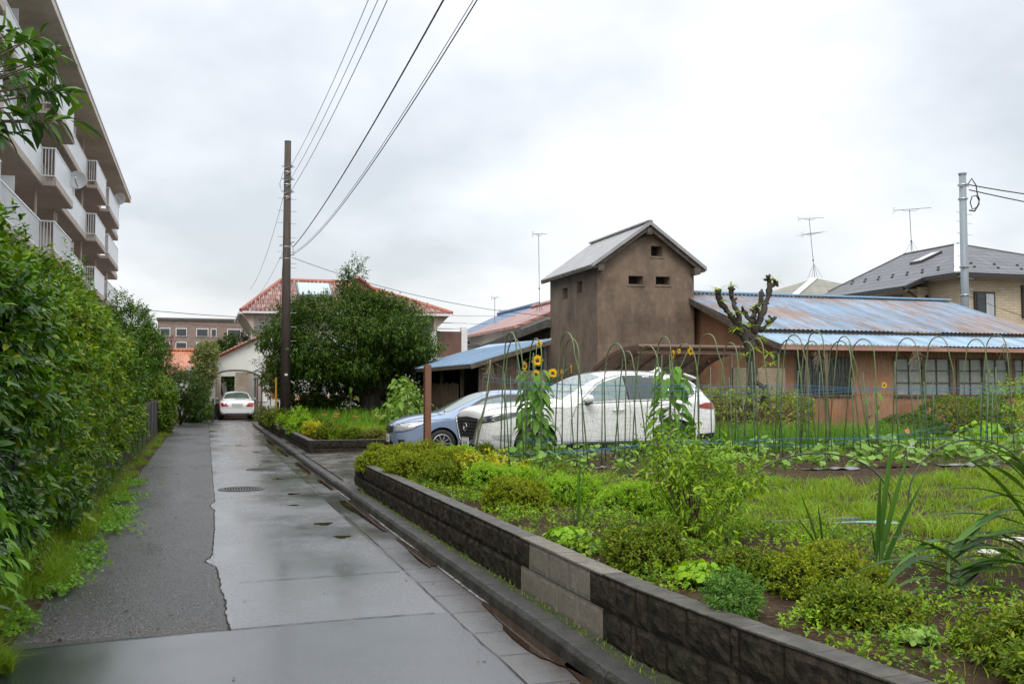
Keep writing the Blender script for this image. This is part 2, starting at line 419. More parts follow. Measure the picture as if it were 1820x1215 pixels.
def flat(name, pts, z, m, kind='structure', parent=None):
    b = MB(); b.add([(x, y, z) for x, y in pts], [tuple(range(len(pts)))])
    o = b.build(name, m, parent)
    if parent is None: tag(o, kind=kind)
    return o
flat('ground', [(-900,-300),(900,-300),(900,1500),(-900,1500)], -.05, M_earth)
J = [(.19,6.95),(.17,7.4),(.18,7.9),(.155,8.3),(.145,8.9),(.13,9.4),(.03,9.75),(.10,10.05),(.12,10.9),(.14,12),(.16,13.8),(.10,14.3),(.17,14.8),(.18,18),(.2,26),(.23,40),(.24,52)]
# road sheets (left coarse strip, wet middle lane, smooth near part)
b = MB()
seam = [(-1.9,6.62),(-1.2,6.80),(.2,6.95),(1.0,7.02),(1.68,7.03)]
flat('road', [(-1.5,7.0),(-1.2,6.80)] + [(.2,6.95)] + J[1:] + [(-1.5,52)], 0.0, M_roadL)
flat('road', J + [(1.68,52),(1.68,7.03)][:2] + [(1.0,7.02)], 0.0, M_roadM)
flat('road', [(-2.2,-4),(1.66,-4),(1.68,7.03),(1.0,7.02),(.2,6.95),(-1.2,6.80),(-2.2,6.62)], 0.0, M_roadN)
flat('road', [(1.68,-4),(2.12,-4),(2.12,52),(1.68,52)], -.002, M_gut)
flat('road', [(-2.2,52),(9,52),(9,75),(-2.2,75)], 0.0, M_pave)
rr_ = random.Random(5)
def jag(pts, w, name, m=M_crack, z=.004, sub=8, amp=.02):
    L_, R_ = [], []
    for (x0, y0), (x1, y1) in zip(pts, pts[1:]):
        d = Vector((x1-x0, y1-y0)); n = Vector((-d.y, d.x)).normalized()
        for k in range(sub):
            t = k/sub; o = rr_.uniform(-amp, amp); ww = w*rr_.uniform(.3, 1.3)
            p = Vector((x0, y0)) + d*t + n*o; L_.append(p + n*ww/2); R_.append(p - n*ww/2)
    b = MB()
    b.add([(p.x, p.y, z) for p in L_ + R_], [(i, i+1, len(L_)+i+1, len(L_)+i) for i in range(len(L_)-1)])
    return tag(b.build(name, m), kind='structure')
jag(J, .013, 'road_crack', sub=9, amp=.007); jag(seam, .012, 'road_joint', amp=.006)
jag([(1.68,-2),(1.70,6.4),(1.73,11),(1.72,18),(1.68,30),(1.66,50)], .008, 'road_joint', sub=30, amp=.006)
b = MB()
for k in range(90):
    y = -2 + k*.6 + rr_.uniform(-.03, .03); b.box(1.72, 2.04, y, y+.004, .0012, .0018)
tag(b.build('gutter_joint', M_crack), kind='structure')
for y, x0, x1 in ((8.6,.3,1.7),(15.2,.2,1.7),(21,.25,1.7)): jag([(x0,y),(x1,y+.1)], .01, 'road_joint', sub=40, amp=.012)
# puddles
def puddle(x, y, a, bb, seed, z=.0045):
    r = random.Random(seed); pts = []
    for k in range(22):
        t = 2*math.pi*k/22; q = 1 + .28*math.sin(3*t+seed) + r.uniform(-.12, .12)
        pts.append((min(x + a*q*math.cos(t), 2.052), y + bb*q*math.sin(t)))
    flat('puddle', pts, z, M_puddle)
for i, p in enumerate([(1.97,13.2,.10,1.5),(1.99,17.0,.08,.9),(1.97,20.5,.12,1.3),(2.0,9.6,.05,.9),(2.02,6.2,.09,.9),(2.0,4.6,.12,.8),(1.38,12.0,.13,.20),(1.45,10.9,.12,.16),(1.32,15.5,.12,.18),(1.28,18.2,.12,.2),
                       (1.2,14.0,.1,.1),(1.1,21.5,.14,.18),(1.35,22.8,.13,.2),(1.3,26,.15,.3),(1.0,29,.2,.3),(1.95,25.5,.1,1.6),(1.95,31,.09,2)]):
    puddle(p[0], p[1], p[2]*(.75 if p[0] < 1.9 else 1), p[3]*(.55 if p[0] < 1.9 else 1), seed=i)
# white worn edge line between gutter and kerb
# kerb
def kx(y): return 2.055 - .0006*y
b = MB(); ys = [-4 + .6*k for k in range(80)]
for i, y0 in enumerate(ys):
    y1 = y0 + .594; h = .105 + rr_.uniform(-.003, .003)
    if 15.9 < y0 < 23.4: h -= .02
    x = kx(y0) + rr_.uniform(-.003, .003)
    b.prism([(x, -.04), (x+.008, h-.035), (x+.035, h), (x+.165, h), (x+.165, -.04)], y0, y1, 'xz')
o = b.build('kerb', M_kerb, bevel=.006); tag(o, kind='structure')
flat('gutter_strip', [(2.21,-4),(2.45,-4),(2.45,44),(2.21,44)], .055, mat('mossy_gap', (.02,.022,.012), .7, (.05,.06,.025), 14, bump=.8, bs=40))
flat('kerb_line', [(2.038,-4),(2.062,-4),(2.045,15.9),(2.018,15.9)], .002, mat('worn_line', (.30,.29,.28), .5, (.06,.06,.06), 12, pos=(.4,.6)))
# parking pad: rises gently from the kerb
def padz(x, y): return .10 + min(max((x-2.3)/6, 0), 1)*.17
gridmesh('driveway', np.linspace(2.21, 14.5, 14), np.linspace(15.0, 31, 12), padz, M_pave)
tag(bpy.data.objects['driveway'], kind='structure')
flat('yard', [(11.0,16.7),(80,16.7),(80,90),(11.0,90)], .262, mat('yard_earth', (.06,.05,.04), .9, (.11,.1,.08), 4, bump=.4, bs=15))
# garden soil
def gz(x, y):
    z = .40 + .03*hnoise(x, y, .9) + .02*hnoise(x, y, 3.1, 4)
    if 12.0 < y < 17 and x > 5.2: z += .045*math.sin((y-12.0)*2*math.pi/1.25) * min(1, (x-5.2)/.6) + .02*hnoise(x, y, 6, 2)
    z -= .02*max(0, min(1, (2.75-x)/.3))
    return z
def garden_sheet():
    xs = np.concatenate([np.linspace(0, 6, 61), np.linspace(6.15, 30, 110)]); ys = np.linspace(.8, 16.75, 150)
    nx = len(xs); V = []
    for y in ys:
        x0 = wallx(y) + .08 if y < 15.7 else 2.4 + (y-15.7)*.62
        for x in xs: X = x0 + x; V.append((X, y, gz(X, y)))
    i, j = np.meshgrid(np.arange(nx-1), np.arange(len(ys)-1)); a = (j*nx+i).ravel()
    o = npmesh('garden_soil', np.array(V), np.stack([a, a+1, a+nx+1, a+nx], 1), M_soil, None, True); tag(o, kind='structure')
WL = [(2.30,15.8),(2.36,6.2),(2.38,5.3),(2.47,4.3),(2.59,3.27),(2.78,1.8),(2.95,.6)]
def wallx(y):
    for (x1, y1), (x0, y0) in zip(WL, WL[1:]):
        if y0 <= y <= y1: return x0 + (x1-x0)*(y-y0)/(y1-y0)
    return WL[0][0] if y > 15.8 else WL[-1][0]
garden_sheet()
# block retaining walls, real split faced blocks
M_block = mat('split_block', (.007,.0055,.004), .7, (.040,.030,.021), 11, bump=1., bs=26, r2=.9, spec=.3, dirt=(.016,.020,.006), dirts=2.2)
M_blockcap = mat('block_top', (.040,.036,.030), .5, (.10,.090,.075), 9, bump=.5, bs=70, dirt=(.03,.028,.02), dirts=4)
M_newblock = mat('new_block', (.16,.145,.12), .75, (.25,.23,.19), 30, bump=.6, bs=160, dirt=(.14,.125,.10), dirts=3)
M_mort = mat('mortar', (.02,.018,.015), .85)
def rough_block(b, p0, p1, z0, z1, th, seed, amp=.016):
    """block from p0 to p1 (xy) with a bumpy outer face (to the left of p0->p1)"""
    p0 = Vector(p0); p1 = Vector(p1); d = p1-p0; n = Vector((-d.y, d.x)).normalized()
    nu, nv = max(3, int(d.length/.045)), 6; vs = []; fs = []
    for j in range(nv+1):
        for i in range(nu+1):
            u, v = i/nu, j/nv; e = 0 if i in (0, nu) or j in (0, nv) else 1
            q = p0 + d*u; z = z0 + (z1-z0)*v
            o = e*(amp*.6 + amp*noise.noise(Vector((q.x*17+seed, q.y*17, z*17))) ) - (0 if e else .004)
            q = q + n*o; vs.append((q.x, q.y, z))
    for j in range(nv):
        for i in range(nu):
            a = j*(nu+1)+i; fs.append((a, a+1, a+nu+2, a+nu+1))
    b.add(vs, fs)
    k = [p0, p1, p1-n*th, p0-n*th]
    b.add([(q.x, q.y, z0) for q in k] + [(q.x, q.y, z1) for q in k], [(4,5,6,7),(1,2,6,5),(2,3,7,6),(3,0,4,7)])
def block_wall(name, label, path, z0, courses, h, bl=.4, th=.14, new=None):
    root = thing(name, label, 'wall'); cap = MB(); bb = MB(); mo = MB(); nb = MB()
    s = 0; seed = 0
    P = [Vector(p) for p in path]; seg = [(a, b_) for a, b_ in zip(P, P[1:])]; Ls = [(b_-a).length for a, b_ in seg]; tot = sum(Ls)
    def at(t):
        t = max(0, min(tot, t))
        for (a, b_), l in zip(seg, Ls):
            if t <= l + 1e-6: return a.lerp(b_, t/l)
            t -= l
        return P[-1]
    brk = [0]
    for l in Ls: brk.append(brk[-1]+l)
    for c in range(courses):
        t = -bl/2 if c % 2 else 0
        while t < tot:
            cuts = sorted([max(t, 0), min(t+bl, tot)] + [q for q in brk if max(t,0) + .03 < q < min(t+bl, tot) - .03])
            for t0, t1 in zip(cuts, cuts[1:]):
                if t1-t0 < .03: continue
                a, b_ = at(t0+.004), at(t1-.004); seed += 1
                isn = new and new[0] - .05 < (a.y+b_.y)/2 < new[1] + .05
                (rough_block)(nb if isn else bb, a, b_, z0+c*h+.006, z0+(c+1)*h-.004, th, seed*3.7, .001 if isn else .017)
            t += bl
    for a, b_ in seg:
        d = (b_-a); n = Vector((-d.y, d.x)).normalized(); k = [a-n*.012, b_-n*.012, b_-n*(th-.012), a-n*(th-.012)]
        mo.add([(q.x, q.y, z0-.1) for q in k] + [(q.x, q.y, z0+courses*h-.012) for q in k], [(4,5,6,7),(0,1,5,4),(1,2,6,5),(2,3,7,6),(3,0,4,7)])
    top = z0 + courses*h
    t = 0
    while t < tot - .05:
        cuts = sorted([t, min(t+bl, tot)] + [q for q in brk if t + .02 < q < min(t+bl, tot) - .02])
        for t0, t1 in zip(cuts, cuts[1:]):
            a, b_ = at(t0+.002), at(t1-.002); d = b_-a; n = Vector((-d.y, d.x)).normalized(); dz = rr_.uniform(-.002, .002)
            k = [a+n*.006, b_+n*.006, b_-n*(th+.004), a-n*(th+.004)]
            tgt = nb if (new and new[0]-.1 < (a.y+b_.y)/2 < new[1]+.1) else cap
            tgt.add([(q.x, q.y, top-.002) for q in k] + [(q.x, q.y, top+.012+dz) for q in k], [(0,3,2,1),(4,5,6,7),(0,1,5,4),(1,2,6,5),(2,3,7,6),(3,0,4,7)])
        t += bl
    bb.build('blocks', M_block, root); mo.build('mortar', M_mort, root); cap.build('wall_top', M_blockcap, root, bevel=.004)
    if nb.v: tag(nb.build('new_blocks', M_newblock, root), 'pale new smooth blocks')
    return root
path = [(2.62,15.82),(2.30,15.8),(2.3175,13),(2.336,10)] + WL[1:]
path = [(p[0], p[1]) for p in path][::-1]
block_wall('garden_wall', 'long dark mossy split block wall along the kerb with a pale repaired patch', path, .04, 2, .205, new=(6.0,7.15))
block_wall('planter_wall', 'low dark block wall round the far flower bed, beside the driveway', [(7.3,23.62),(2.36,23.62),(2.27,44)], .02, 2, .18)
# far flower bed soil
def bz(x, y): return .30 + .03*hnoise(x, y, .8)
gridmesh('flower_bed_soil', np.linspace(2.44, 7.3, 12), np.linspace(23.7, 46, 30), bz, M_soil); tag(bpy.data.objects['flower_bed_soil'], kind='structure')
# verge on the left
def vz(x, y): return .0 + max(0, min(.10, (-1.15-x)*.35)) + .015*hnoise(x, y, 2)
gridmesh('verge', np.linspace(-3.2, -1.12, 14), np.linspace(5.2, 60, 150), vz, M_soil); tag(bpy.data.objects['verge'], kind='structure')
flat('lawn', [(-30,-5),(-3.1,-5),(-3.1,130),(-30,130)], .02, M_earth)
# manhole covers
def manhole(label, x, y, r_):
    root = thing('manhole_cover', label, 'manhole cover', (x, y, 0), group='iron manhole covers in the lane')
    b = MB(); b.lathe([(0, .009),(r_*.86, .009)], n=40); 
    for i in range(-7, 8):
        for j in range(-7, 8):
            px, py = i*r_*.115, j*r_*.115
            if math.hypot(px, py) < r_*.8: b.box(px-.012, px+.012, py-.004, py+.004, .0095, .0125)
    b.build('lid', M_iron, root)
    b = MB(); b.lathe([(r_*.89, .002),(r_*.89, .011),(r_, .011),(r_*1.0, .002)], n=40); b.build('rim', mat('manhole_rim', (.10,.10,.095), .4, (.05,.05,.05), 14), root)
manhole('round iron manhole cover in the lane, nearer of the two', .60, 16.5, .36)
manhole('round iron manhole cover in the lane, farther of the two', 1.16, 20.4, .34)
# ================================================================ BUILDINGS
M_white = mat('white_stucco', (.80,.80,.78), .8, (.74,.74,.71), 3, bump=.15, bs=30, dirt=(.66,.66,.60), dirts=.35)
M_beige = mat('beige_stucco', (.52,.45,.37), .85, (.44,.38,.31), 2, dirt=(.36,.30,.24), dirts=1)
M_dark = mat('dark_interior', (.015,.012,.01), .9)
M_glass = mat('window_glass', (.03,.035,.04), .06, spec=.6)
M_glassg = mat('frosted_glass', (.30,.31,.29), .22, (.22,.23,.22), 2)
M_frame = mat('dark_frame', (.03,.028,.027), .4)
M_fwhite = mat('white_metal', (.72,.73,.74), .45, (.64,.65,.66), 3)
M_wood = mat('weathered_wood', (.045,.028,.018), .8, (.13,.085,.055), 3, stretch=(9,9,.6), bump=.4, bs=20)
M_woodtrim = mat('old_timber', (.06,.045,.035), .8, (.12,.10,.08), 5, bump=.4, bs=30)
M_conc = mat('concrete_grey', (.13,.12,.105), .85, (.07,.065,.055), 2, bump=.4, bs=25, dirt=(.05,.048,.04), dirts=1.5)

def corrug(b, o, u, v, L, S, pitch, amp, spp=6):
    """corrugated sheet: origin o, ridge direction u (length L), slope direction v (length S)"""
    o, u, v = Vector(o), Vector(u).normalized(), Vector(v).normalized(); n = u.cross(v); n = n if n.z > 0 or abs(n.z) < .1 else -n
    k = int(L/pitch*spp); vs = []
    for j in range(2):
        for i in range(k+1):
            s = L*i/k; vs.append(o + u*s + v*S*j + n*amp*math.sin(2*math.pi*s/pitch))
    b.add(vs, [(i, i+1, k+2+i, k+1+i) for i in range(k)])
def window(root, x0, x1, z0, z1, y, depth=.08, glass=M_glass, frame=M_frame, mull=1, rows=0, axis='y', fw=.05, name='window', sill=False):
    """a framed window in a wall facing -y (or -x when axis='x': then x0,x1 are y values and y is the x of the wall)"""
    def bx(b, a0, a1, d0, d1, c0, c1):
        if axis == 'y': b.box(a0, a1, d0, d1, c0, c1)
        else: b.box(d0, d1, a0, a1, c0, c1)
    f = MB(); d0, d1 = y-.035, y+.03
    bx(f, x0-fw, x0, d0, d1, z0-fw, z1+fw); bx(f, x1, x1+fw, d0, d1, z0-fw, z1+fw)
    bx(f, x0, x1, d0, d1, z1, z1+fw); bx(f, x0, x1, d0, d1, z0-fw, z0)
    for k in range(mull):
        c = x0 + (x1-x0)*(k+1)/(mull+1); bx(f, c-fw*.35, c+fw*.35, d0+.008, d1, z0, z1)
    for k in range(rows):
        c = z0 + (z1-z0)*(k+1)/(rows+1); bx(f, x0, x1, d0+.012, d1-.004, c-fw*.2, c+fw*.2)
    w = f.build(name, frame, root)
    g = MB(); bx(g, x0, x1, y-.012, y-.002, z0, z1); g.build('pane', glass, w)
    return w

# ---- brown clay tower --------------------------------------------------
M_clay = mat('brown_clay', (.142,.102,.073), .9, (.205,.152,.110), 1.1, bump=.35, bs=40, stretch=(1,1,.45), dirt=(.045,.033,.024), dirts=.75, c3=(.225,.17,.125), ns3=7, det=8)
M_tin = mat('pale_tin', (.33,.33,.34), .35, (.26,.25,.25), 2, met=.2)
TX0, TX1, TY0, TY1, TE, TA = 11.66, 15.0, 28.7, 33.1, 5.50, 6.68
root = thing('clay_tower', 'tall windowless brown clay tower with small square openings and a pale tin roof', 'tower', (TX0, TY0, .2))
def loc(o, root): o.parent = root; o.matrix_parent_inverse = Matrix.Translation(-root.location) if root.rotation_euler.z == 0 else root.matrix_world.inverted(); return o
class LB(MB):
    """mesh builder in world coordinates for a child of an unrotated root"""
    def build(s, name, mat, parent=None, **k):
        if parent is not None:
            p = parent; off = Vector((0, 0, 0))
            while p is not None: off += Vector(p.location); p = p.parent
            s.v = [(v[0]-off.x, v[1]-off.y, v[2]-off.z) for v in s.v]
        return MB.build(s, name, mat, parent, **k)
def wall_with_holes(b, x0, x1, z0, z1, y, holes, gable=None, depth=.35, axis='y', inner=None, flip=1):
    """front face with recessed rectangular openings; holes (x0,x1,z0,z1)"""
    xs = sorted({x0, x1, *[h[0] for h in holes], *[h[1] for h in holes]}); zs = sorted({z0, z1, *[h[2] for h in holes], *[h[3] for h in holes]})
    P = (lambda a, d, c: (a, d, c)) if axis == 'y' else (lambda a, d, c: (d, a, c))
    for i in range(len(xs)-1):
        for j in range(len(zs)-1):
            cx, cz = (xs[i]+xs[i+1])/2, (zs[j]+zs[j+1])/2
            if any(h[0] < cx < h[1] and h[2] < cz < h[3] for h in holes): continue
            b.add([P(xs[i], y, zs[j]), P(xs[i+1], y, zs[j]), P(xs[i+1], y, zs[j+1]), P(xs[i], y, zs[j+1])], [(0,1,2,3)])
    for h in holes:
        a0, a1, c0, c1 = h; e = .06
        b.add([P(a0,y,c0),P(a1,y,c0),P(a1,y,c1),P(a0,y,c1),P(a0+e,y+depth,c0+e),P(a1-e,y+depth,c0+e),P(a1-e,y+depth,c1),P(a0+e,y+depth,c1)],
              [(0,4,5,1),(1,5,6,2),(2,6,7,3),(3,7,4,0)])
        if inner: inner.add([P(a0+e*.5,y+depth-.01,c0),P(a1-e*.5,y+depth-.01,c0),P(a1-e*.5,y+depth-.01,c1+.02),P(a0+e*.5,y+depth-.01,c1+.02)], [(0,1,2,3)])
b = LB(); dk = LB()
fh = [(12.72,13.22,4.86,5.14),(13.66,14.16,4.88,5.15),(13.50,13.90,5.78,6.12)]
wall_with_holes(b, TX0, TX1, -.1, TE, TY0, fh[:2], inner=dk)
# gable part with its opening
xm = 13.33
def zg(x): return TE + (TA-TE)*(1-abs(x-xm)/(xm-TX0))
h = fh[2]
for a, c, lo, hi in ((TX0, h[0], 0, 0), (h[1], TX1, 0, 0)): b.add([(a,TY0,TE),(c,TY0,TE)] + ([(c,TY0,zg(c)),(a,TY0,zg(a))] if True else []), [(0,1,2,3)])
b.add([(h[0],TY0,TE),(h[1],TY0,TE),(h[1],TY0,h[2]),(h[0],TY0,h[2])], [(0,1,2,3)])
b.add([(h[0],TY0,h[3]),(h[1],TY0,h[3]),(h[1],TY0,zg(h[1])),(h[0],TY0,zg(h[0]))], [(0,1,2,3)])
e=.05
b.add([(h[0],TY0,h[2]),(h[1],TY0,h[2]),(h[1],TY0,h[3]),(h[0],TY0,h[3]),(h[0]+e,TY0+.35,h[2]+e),(h[1]-e,TY0+.35,h[2]+e),(h[1]-e,TY0+.35,h[3]),(h[0]+e,TY0+.35,h[3])],[(0,4,5,1),(1,5,6,2),(2,6,7,3),(3,7,4,0)])
dk.add([(h[0],TY0+.34,h[2]),(h[1],TY0+.34,h[2]),(h[1],TY0+.34,h[3]),(h[0],TY0+.34,h[3])],[(0,1,2,3)])
wall_with_holes(b, TY0, TY1, -.1, TE, TX0, [(30.0,30.45,4.70,5.08),(31.35,31.85,4.62,5.0)], axis='x', inner=dk)
b.add([(TX1,TY0,-.1),(TX1,TY1,-.1),(TX1,TY1,TE),(TX1,TY0,TE)],[(0,1,2,3)]); b.add([(TX0,TY1,-.1),(TX1,TY1,-.1),(TX1,TY1,TE),(xm,TY1,TA),(TX0,TY1,TE)],[(0,1,2,3,4)])
w = b.build('wall', M_clay, root)
for (x0, x1, z0, z1) in fh:
    q = LB(); q.prism([(TY0-.025, z0-.05),(TY0+.12, z0-.05),(TY0+.12, z0+.03),(TY0-.025, z0-.01)], x0-.05, x1+.05, 'yz'); q.build('sill', M_clay, root)
for k in range(len(dk.f)):
    q = LB(); q.add([dk.v[i] for i in dk.f[k]], [(0,1,2,3)]); q.build('opening', M_dark, root)
b = LB(); ov = .25; sl = (TA-TE)/(xm-TX0)
for s in (-1, 1):
    xe = (TX0 if s < 0 else TX1) + s*ov; ze = TE - ov*sl + .12
    b.slab([(xm,TY0-.32,TA+.14),(xm,TY1+.3,TA+.14),(xe,TY1+.3,ze),(xe,TY0-.32,ze)][::(1 if s<0 else -1)], .05)
    b.slab([(xm,TY0-.36,TA+.175),(xm,TY0-.24,TA+.175),(xe+s*.03,TY0-.24,ze+.02),(xe+s*.03,TY0-.36,ze+.02)][::(1 if s<0 else -1)], .12)
b.beam((xm,TY0-.36,TA+.17),(xm,TY1+.32,TA+.17),.16,.05)
b.build('roof', M_tin, root)
b = LB()
for s in (-1, 1):
    xe = (TX0 if s < 0 else TX1) + s*(ov-.05); ze = TE - (ov-.05)*sl
    b.beam((xm,TY0-.22,TA-.02),(xe,TY0-.22,ze-.02),.1,.13)
    b.beam((xe+s*.01,TY0-.3,ze+.0),(xe+s*.01,TY1+.28,ze+.0),.08,.1)
    b.beam((xe-s*.22,TY0-.30,ze-.03),(xe-s*.22,TY0+.1,ze-.03),.2,.2)
b.beam((xm,TY0-.30,TA-.14),(xm,TY0+.1,TA-.14),.17,.22)
for k in range(9): 
    y = TY0 + .3 + k*.47; b.beam((TX0-.3,y,TE-.16),(TX0+.05,y,TE-.02),.06,.08)
b.build('rafters', M_woodtrim, root)

# ---- low house with blue tin roof -------------------------------------
def rustblue(name, blue, rust, amt):
    m, t, bb = nm(name)
    co = N(t, 'ShaderNodeTexCoord'); mp = N(t, 'ShaderNodeMapping'); mp.inputs['Scale'].default_value = (2.6, .38, .38); mp.inputs['Rotation'].default_value = (0, 0, R(0))
    t.links.new(co.outputs['Object'], mp.inputs[0])
    n = N(t, 'ShaderNodeTexNoise', Scale=2.3, Detail=10, Roughness=.78); t.links.new(mp.outputs[0], n.inputs['Vector'])
    n2 = N(t, 'ShaderNodeTexNoise', Scale=.45, Detail=3); t.links.new(co.outputs['Object'], n2.inputs['Vector'])
    ad = N(t, 'ShaderNodeMath', operation='ADD'); h2 = N(t, 'ShaderNodeMath', operation='MULTIPLY_ADD'); h2.inputs[1].default_value = .45; h2.inputs[2].default_value = .275; t.links.new(n2.outputs['Fac'], h2.inputs[0]); t.links.new(n.outputs['Fac'], ad.inputs[0]); t.links.new(h2.outputs[0], ad.inputs[1])
    rr = N(t, 'ShaderNodeValToRGB'); e = rr.color_ramp.elements; e[0].position = amt; e[0].color = (*blue, 1); e[1].position = amt+.06; e[1].color = (*rust, 1)
    hf = N(t, 'ShaderNodeMath', operation='MULTIPLY'); hf.inputs[1].default_value = .5
    t.links.new(ad.outputs[0], hf.inputs[0]); t.links.new(hf.outputs[0], rr.inputs[0])
    n3 = N(t, 'ShaderNodeTexNoise', Scale=.8, Detail=4); t.links.new(mp.outputs[0], n3.inputs['Vector'])
    hs = N(t, 'ShaderNodeHueSaturation'); mr = N(t, 'ShaderNodeMapRange', **{'From Min': .3, 'From Max': .7, 'To Min': .7, 'To Max': 1.35}); t.links.new(n3.outputs['Fac'], mr.inputs['Value']); t.links.new(mr.outputs[0], hs.inputs['Value'])
    t.links.new(rr.outputs[0], hs.inputs['Color']); t.links.new(hs.outputs[0], bb.inputs['Base Color'])
    mr2 = N(t, 'ShaderNodeMapRange', **{'To Min': .3, 'To Max': .6}); t.links.new(n.outputs['Fac'], mr2.inputs['Value']); t.links.new(mr2.outputs[0], bb.inputs['Roughness'])
    return m
M_rust = rustblue('rusty_blue_tin', (.165,.245,.345), (.20,.145,.125), .466)
M_blue = rustblue('blue_tin', (.24,.35,.46), (.28,.27,.28), .52)
M_cwall = mat('brown_corrugated', (.40,.235,.145), .6, (.31,.175,.105), 1.5, stretch=(1,1,.4), dirt=(.19,.09,.052), dirts=.8, c3=(.38,.18,.085), ns3=2, spec=.2)
M_fascia = mat('pink_fascia', (.40,.23,.19), .5, (.30,.16,.13), 2)
HX0, HX1, HY0 = 15.3, 31.0, 24.2
root = thing('low_house', 'long low house with rusty blue tin roof and brown corrugated walls', 'house', (HX0, HY0, .26))
b = LB()
def cwall_y(b, x0, x1, z0, z1, y): corrug(b, (x0,y,z0), (1,0,0), (0,0,1), x1-x0, z1-z0, .125, .021)
holes = [(15.78,17.6,1.42,2.45),(19.05,21.0,1.42,2.45),(21.25,23.1,1.42,2.45),(23.3,26.2,1.42,2.45)]
# front wall as strips round the openings
zt = 2.72
prev = HX0
cwall_y(b, HX0, HX1, .2, 1.42, HY0)
cwall_y(b, HX0, HX1, 2.45, zt, HY0)
for h in holes: cwall_y(b, prev, h[0], 1.42, 2.45, HY0); prev = h[1]
cwall_y(b, prev, HX1, 1.42, 2.45, HY0)
# left gable wall, corrugated, under the rake
ridY = 29.4; ridZ = 4.72; ez = 2.78
for k in range(70):
    y0 = HY0 + k*.10; y1 = y0+.10
    def zr(y): return (2.66 + (y-HY0)*(3.25-2.66)/1.3) if y < HY0+1.3 else (3.25 + (y-HY0-1.3)*(ridZ-3.25)/(ridY-HY0-1.3)) if y < ridY else ridZ - (y-ridY)*.37
    o = .012
    b.add([(HX0,y0,.2),(HX0-o,y0+.05,.2),(HX0,y1,.2),(HX0,y1,zr(y1)-.06),(HX0-o,y0+.05,zr(y0+.05)-.06),(HX0,y0,zr(y0)-.06)], [(0,1,4,5),(1,2,3,4)])
b.prism([(HY0+.6,2.6),(ridY,2.6),(ridY,ridZ-.12),(HY0+.8,3.2)], 25.15, 25.2, 'yz')
b.build('wall', M_cwall, root)
b = LB(); b.box(HX0+.1, HX1-.1, HY0+.35, HY0+.4, .2, 2.7); b.build('room', M_dark, root)
for i, h in enumerate(holes):
    if i == 0:
        f = LB(); 
        for x in np.arange(h[0], h[1]+.01, .12): f.box(x-.012, x+.012, HY0-.05, HY0-.03, h[2], h[3])
        f.box(h[0]-.05,h[1]+.05,HY0-.06,HY0+.02,h[2]-.05,h[2]); f.box(h[0]-.05,h[1]+.05,HY0-.06,HY0+.02,h[3],h[3]+.05)
        w = f.build('window', M_woodtrim, root); g = LB(); g.box(h[0],h[1],HY0+.03,HY0+.04,h[2],h[3]); g.build('pane', M_glass, w)
    else:
        f = LB(); n = 2 if i < 3 else 4
        f.box(h[0]-.04,h[1]+.04,HY0-.07,HY0+.04,h[2]-.07,h[2]); f.box(h[0]-.04,h[1]+.04,HY0-.05,HY0+.04,h[3],h[3]+.05)
        for k in range(n+1):
            c = h[0] + (h[1]-h[0])*k/n; f.box(c-.045,c+.045,HY0-.04,HY0+.03,h[2],h[3])
        for k in range(n):
            c = h[0] + (h[1]-h[0])*(k+.5)/n; f.box(c-.012,c+.012,HY0-.02,HY0+.02,h[2],h[3])
        for z in (.34, .68): zz = h[2] + (h[3]-h[2])*z; f.box(h[0],h[1],HY0-.02,HY0+.02,zz-.012,zz+.012)
        w = f.build('window', M_woodtrim, root); g = LB(); g.box(h[0],h[1],HY0+.022,HY0+.03,h[2],h[3]); g.build('pane', M_glassg, w)
# roofs
b = LB(); X0 = HX0-.45; XR = 25.5; XE = 25.5
y1, z1 = HY0+.75, 3.33
nn = 600; vs = []
for i in range(nn+1):
    s = i/nn; xb = X0 + (XE-X0)*s; xt = X0 + (XR-X0)*s if True else xb
    xt = min(xb, XR + (xb-XR)*0) if xb > XR else xb
    wv = .014*math.sin(xb*2*math.pi/.152)
    yt, ztp = ridY, ridZ
    if xb > XR:
        u = (xb-XR)/(XE-XR); yt = ridY + (y1-ridY)*u; ztp = ridZ + (z1-ridZ)*u; xt = xb
    vs += [(xb, y1-.12, z1-.04+wv), (xt, yt, ztp+wv)]
b.add(vs, [(2*i,2*i+2,2*i+3,2*i+1) for i in range(nn)])
b.add([(X0,ridY*2-y1,z1),(X0,ridY,ridZ),(XR,ridY,ridZ),(XE,ridY*2-y1,z1)], [(0,1,2,3)])
b.build('roof', M_rust, root)
b = LB(); corrug(b, (X0, HY0-.75, 2.80), (1,0,0), (0, 1.6, .42), 19, 1.66, .152, .014)
b.build('lower_roof', M_blue, root)
b = LB(); b.box(X0+.05,XE-.1,y1-.06,y1-.03,3.12,3.26); b.build('eave_shadow_board', M_frame, root)  # dark strip stands in for the shadow gap between upper and lower roof
b = LB(); b.beam((X0-.02,ridY,ridZ+.05),(XR,ridY,ridZ+.05),.32,.05); b.build('ridge_cap', mat('ridge_blue', (.22,.40,.58), .35), root)
b = LB(); b.beam((X0,HY0-.70,2.71),(X0+19,HY0-.70,2.71),.03,.12); b.build('fascia', M_fascia, root)
b = LB(); b.beam((X0-.01,HY0-.74,2.72),(X0-.01,y1,3.12),.05,.16); b.beam((X0-.01,y1-.1,3.08),(X0-.01,ridY,ridZ-.08),.05,.18); b.beam((X0+.2,HY0-.2,2.72),(X0+.2,HY0-.2,2.3),.12,.12); b.beam((X0,HY0-.45,2.62),(X0+.5,HY0-.45,2.62),.2,.16)
b.build('rake_board', M_woodtrim, root)
b = LB(); b.box(HX0-.03,HX1,HY0-.03,HY0+.02,.1,.25); b.build('foundation', M_conc, root)
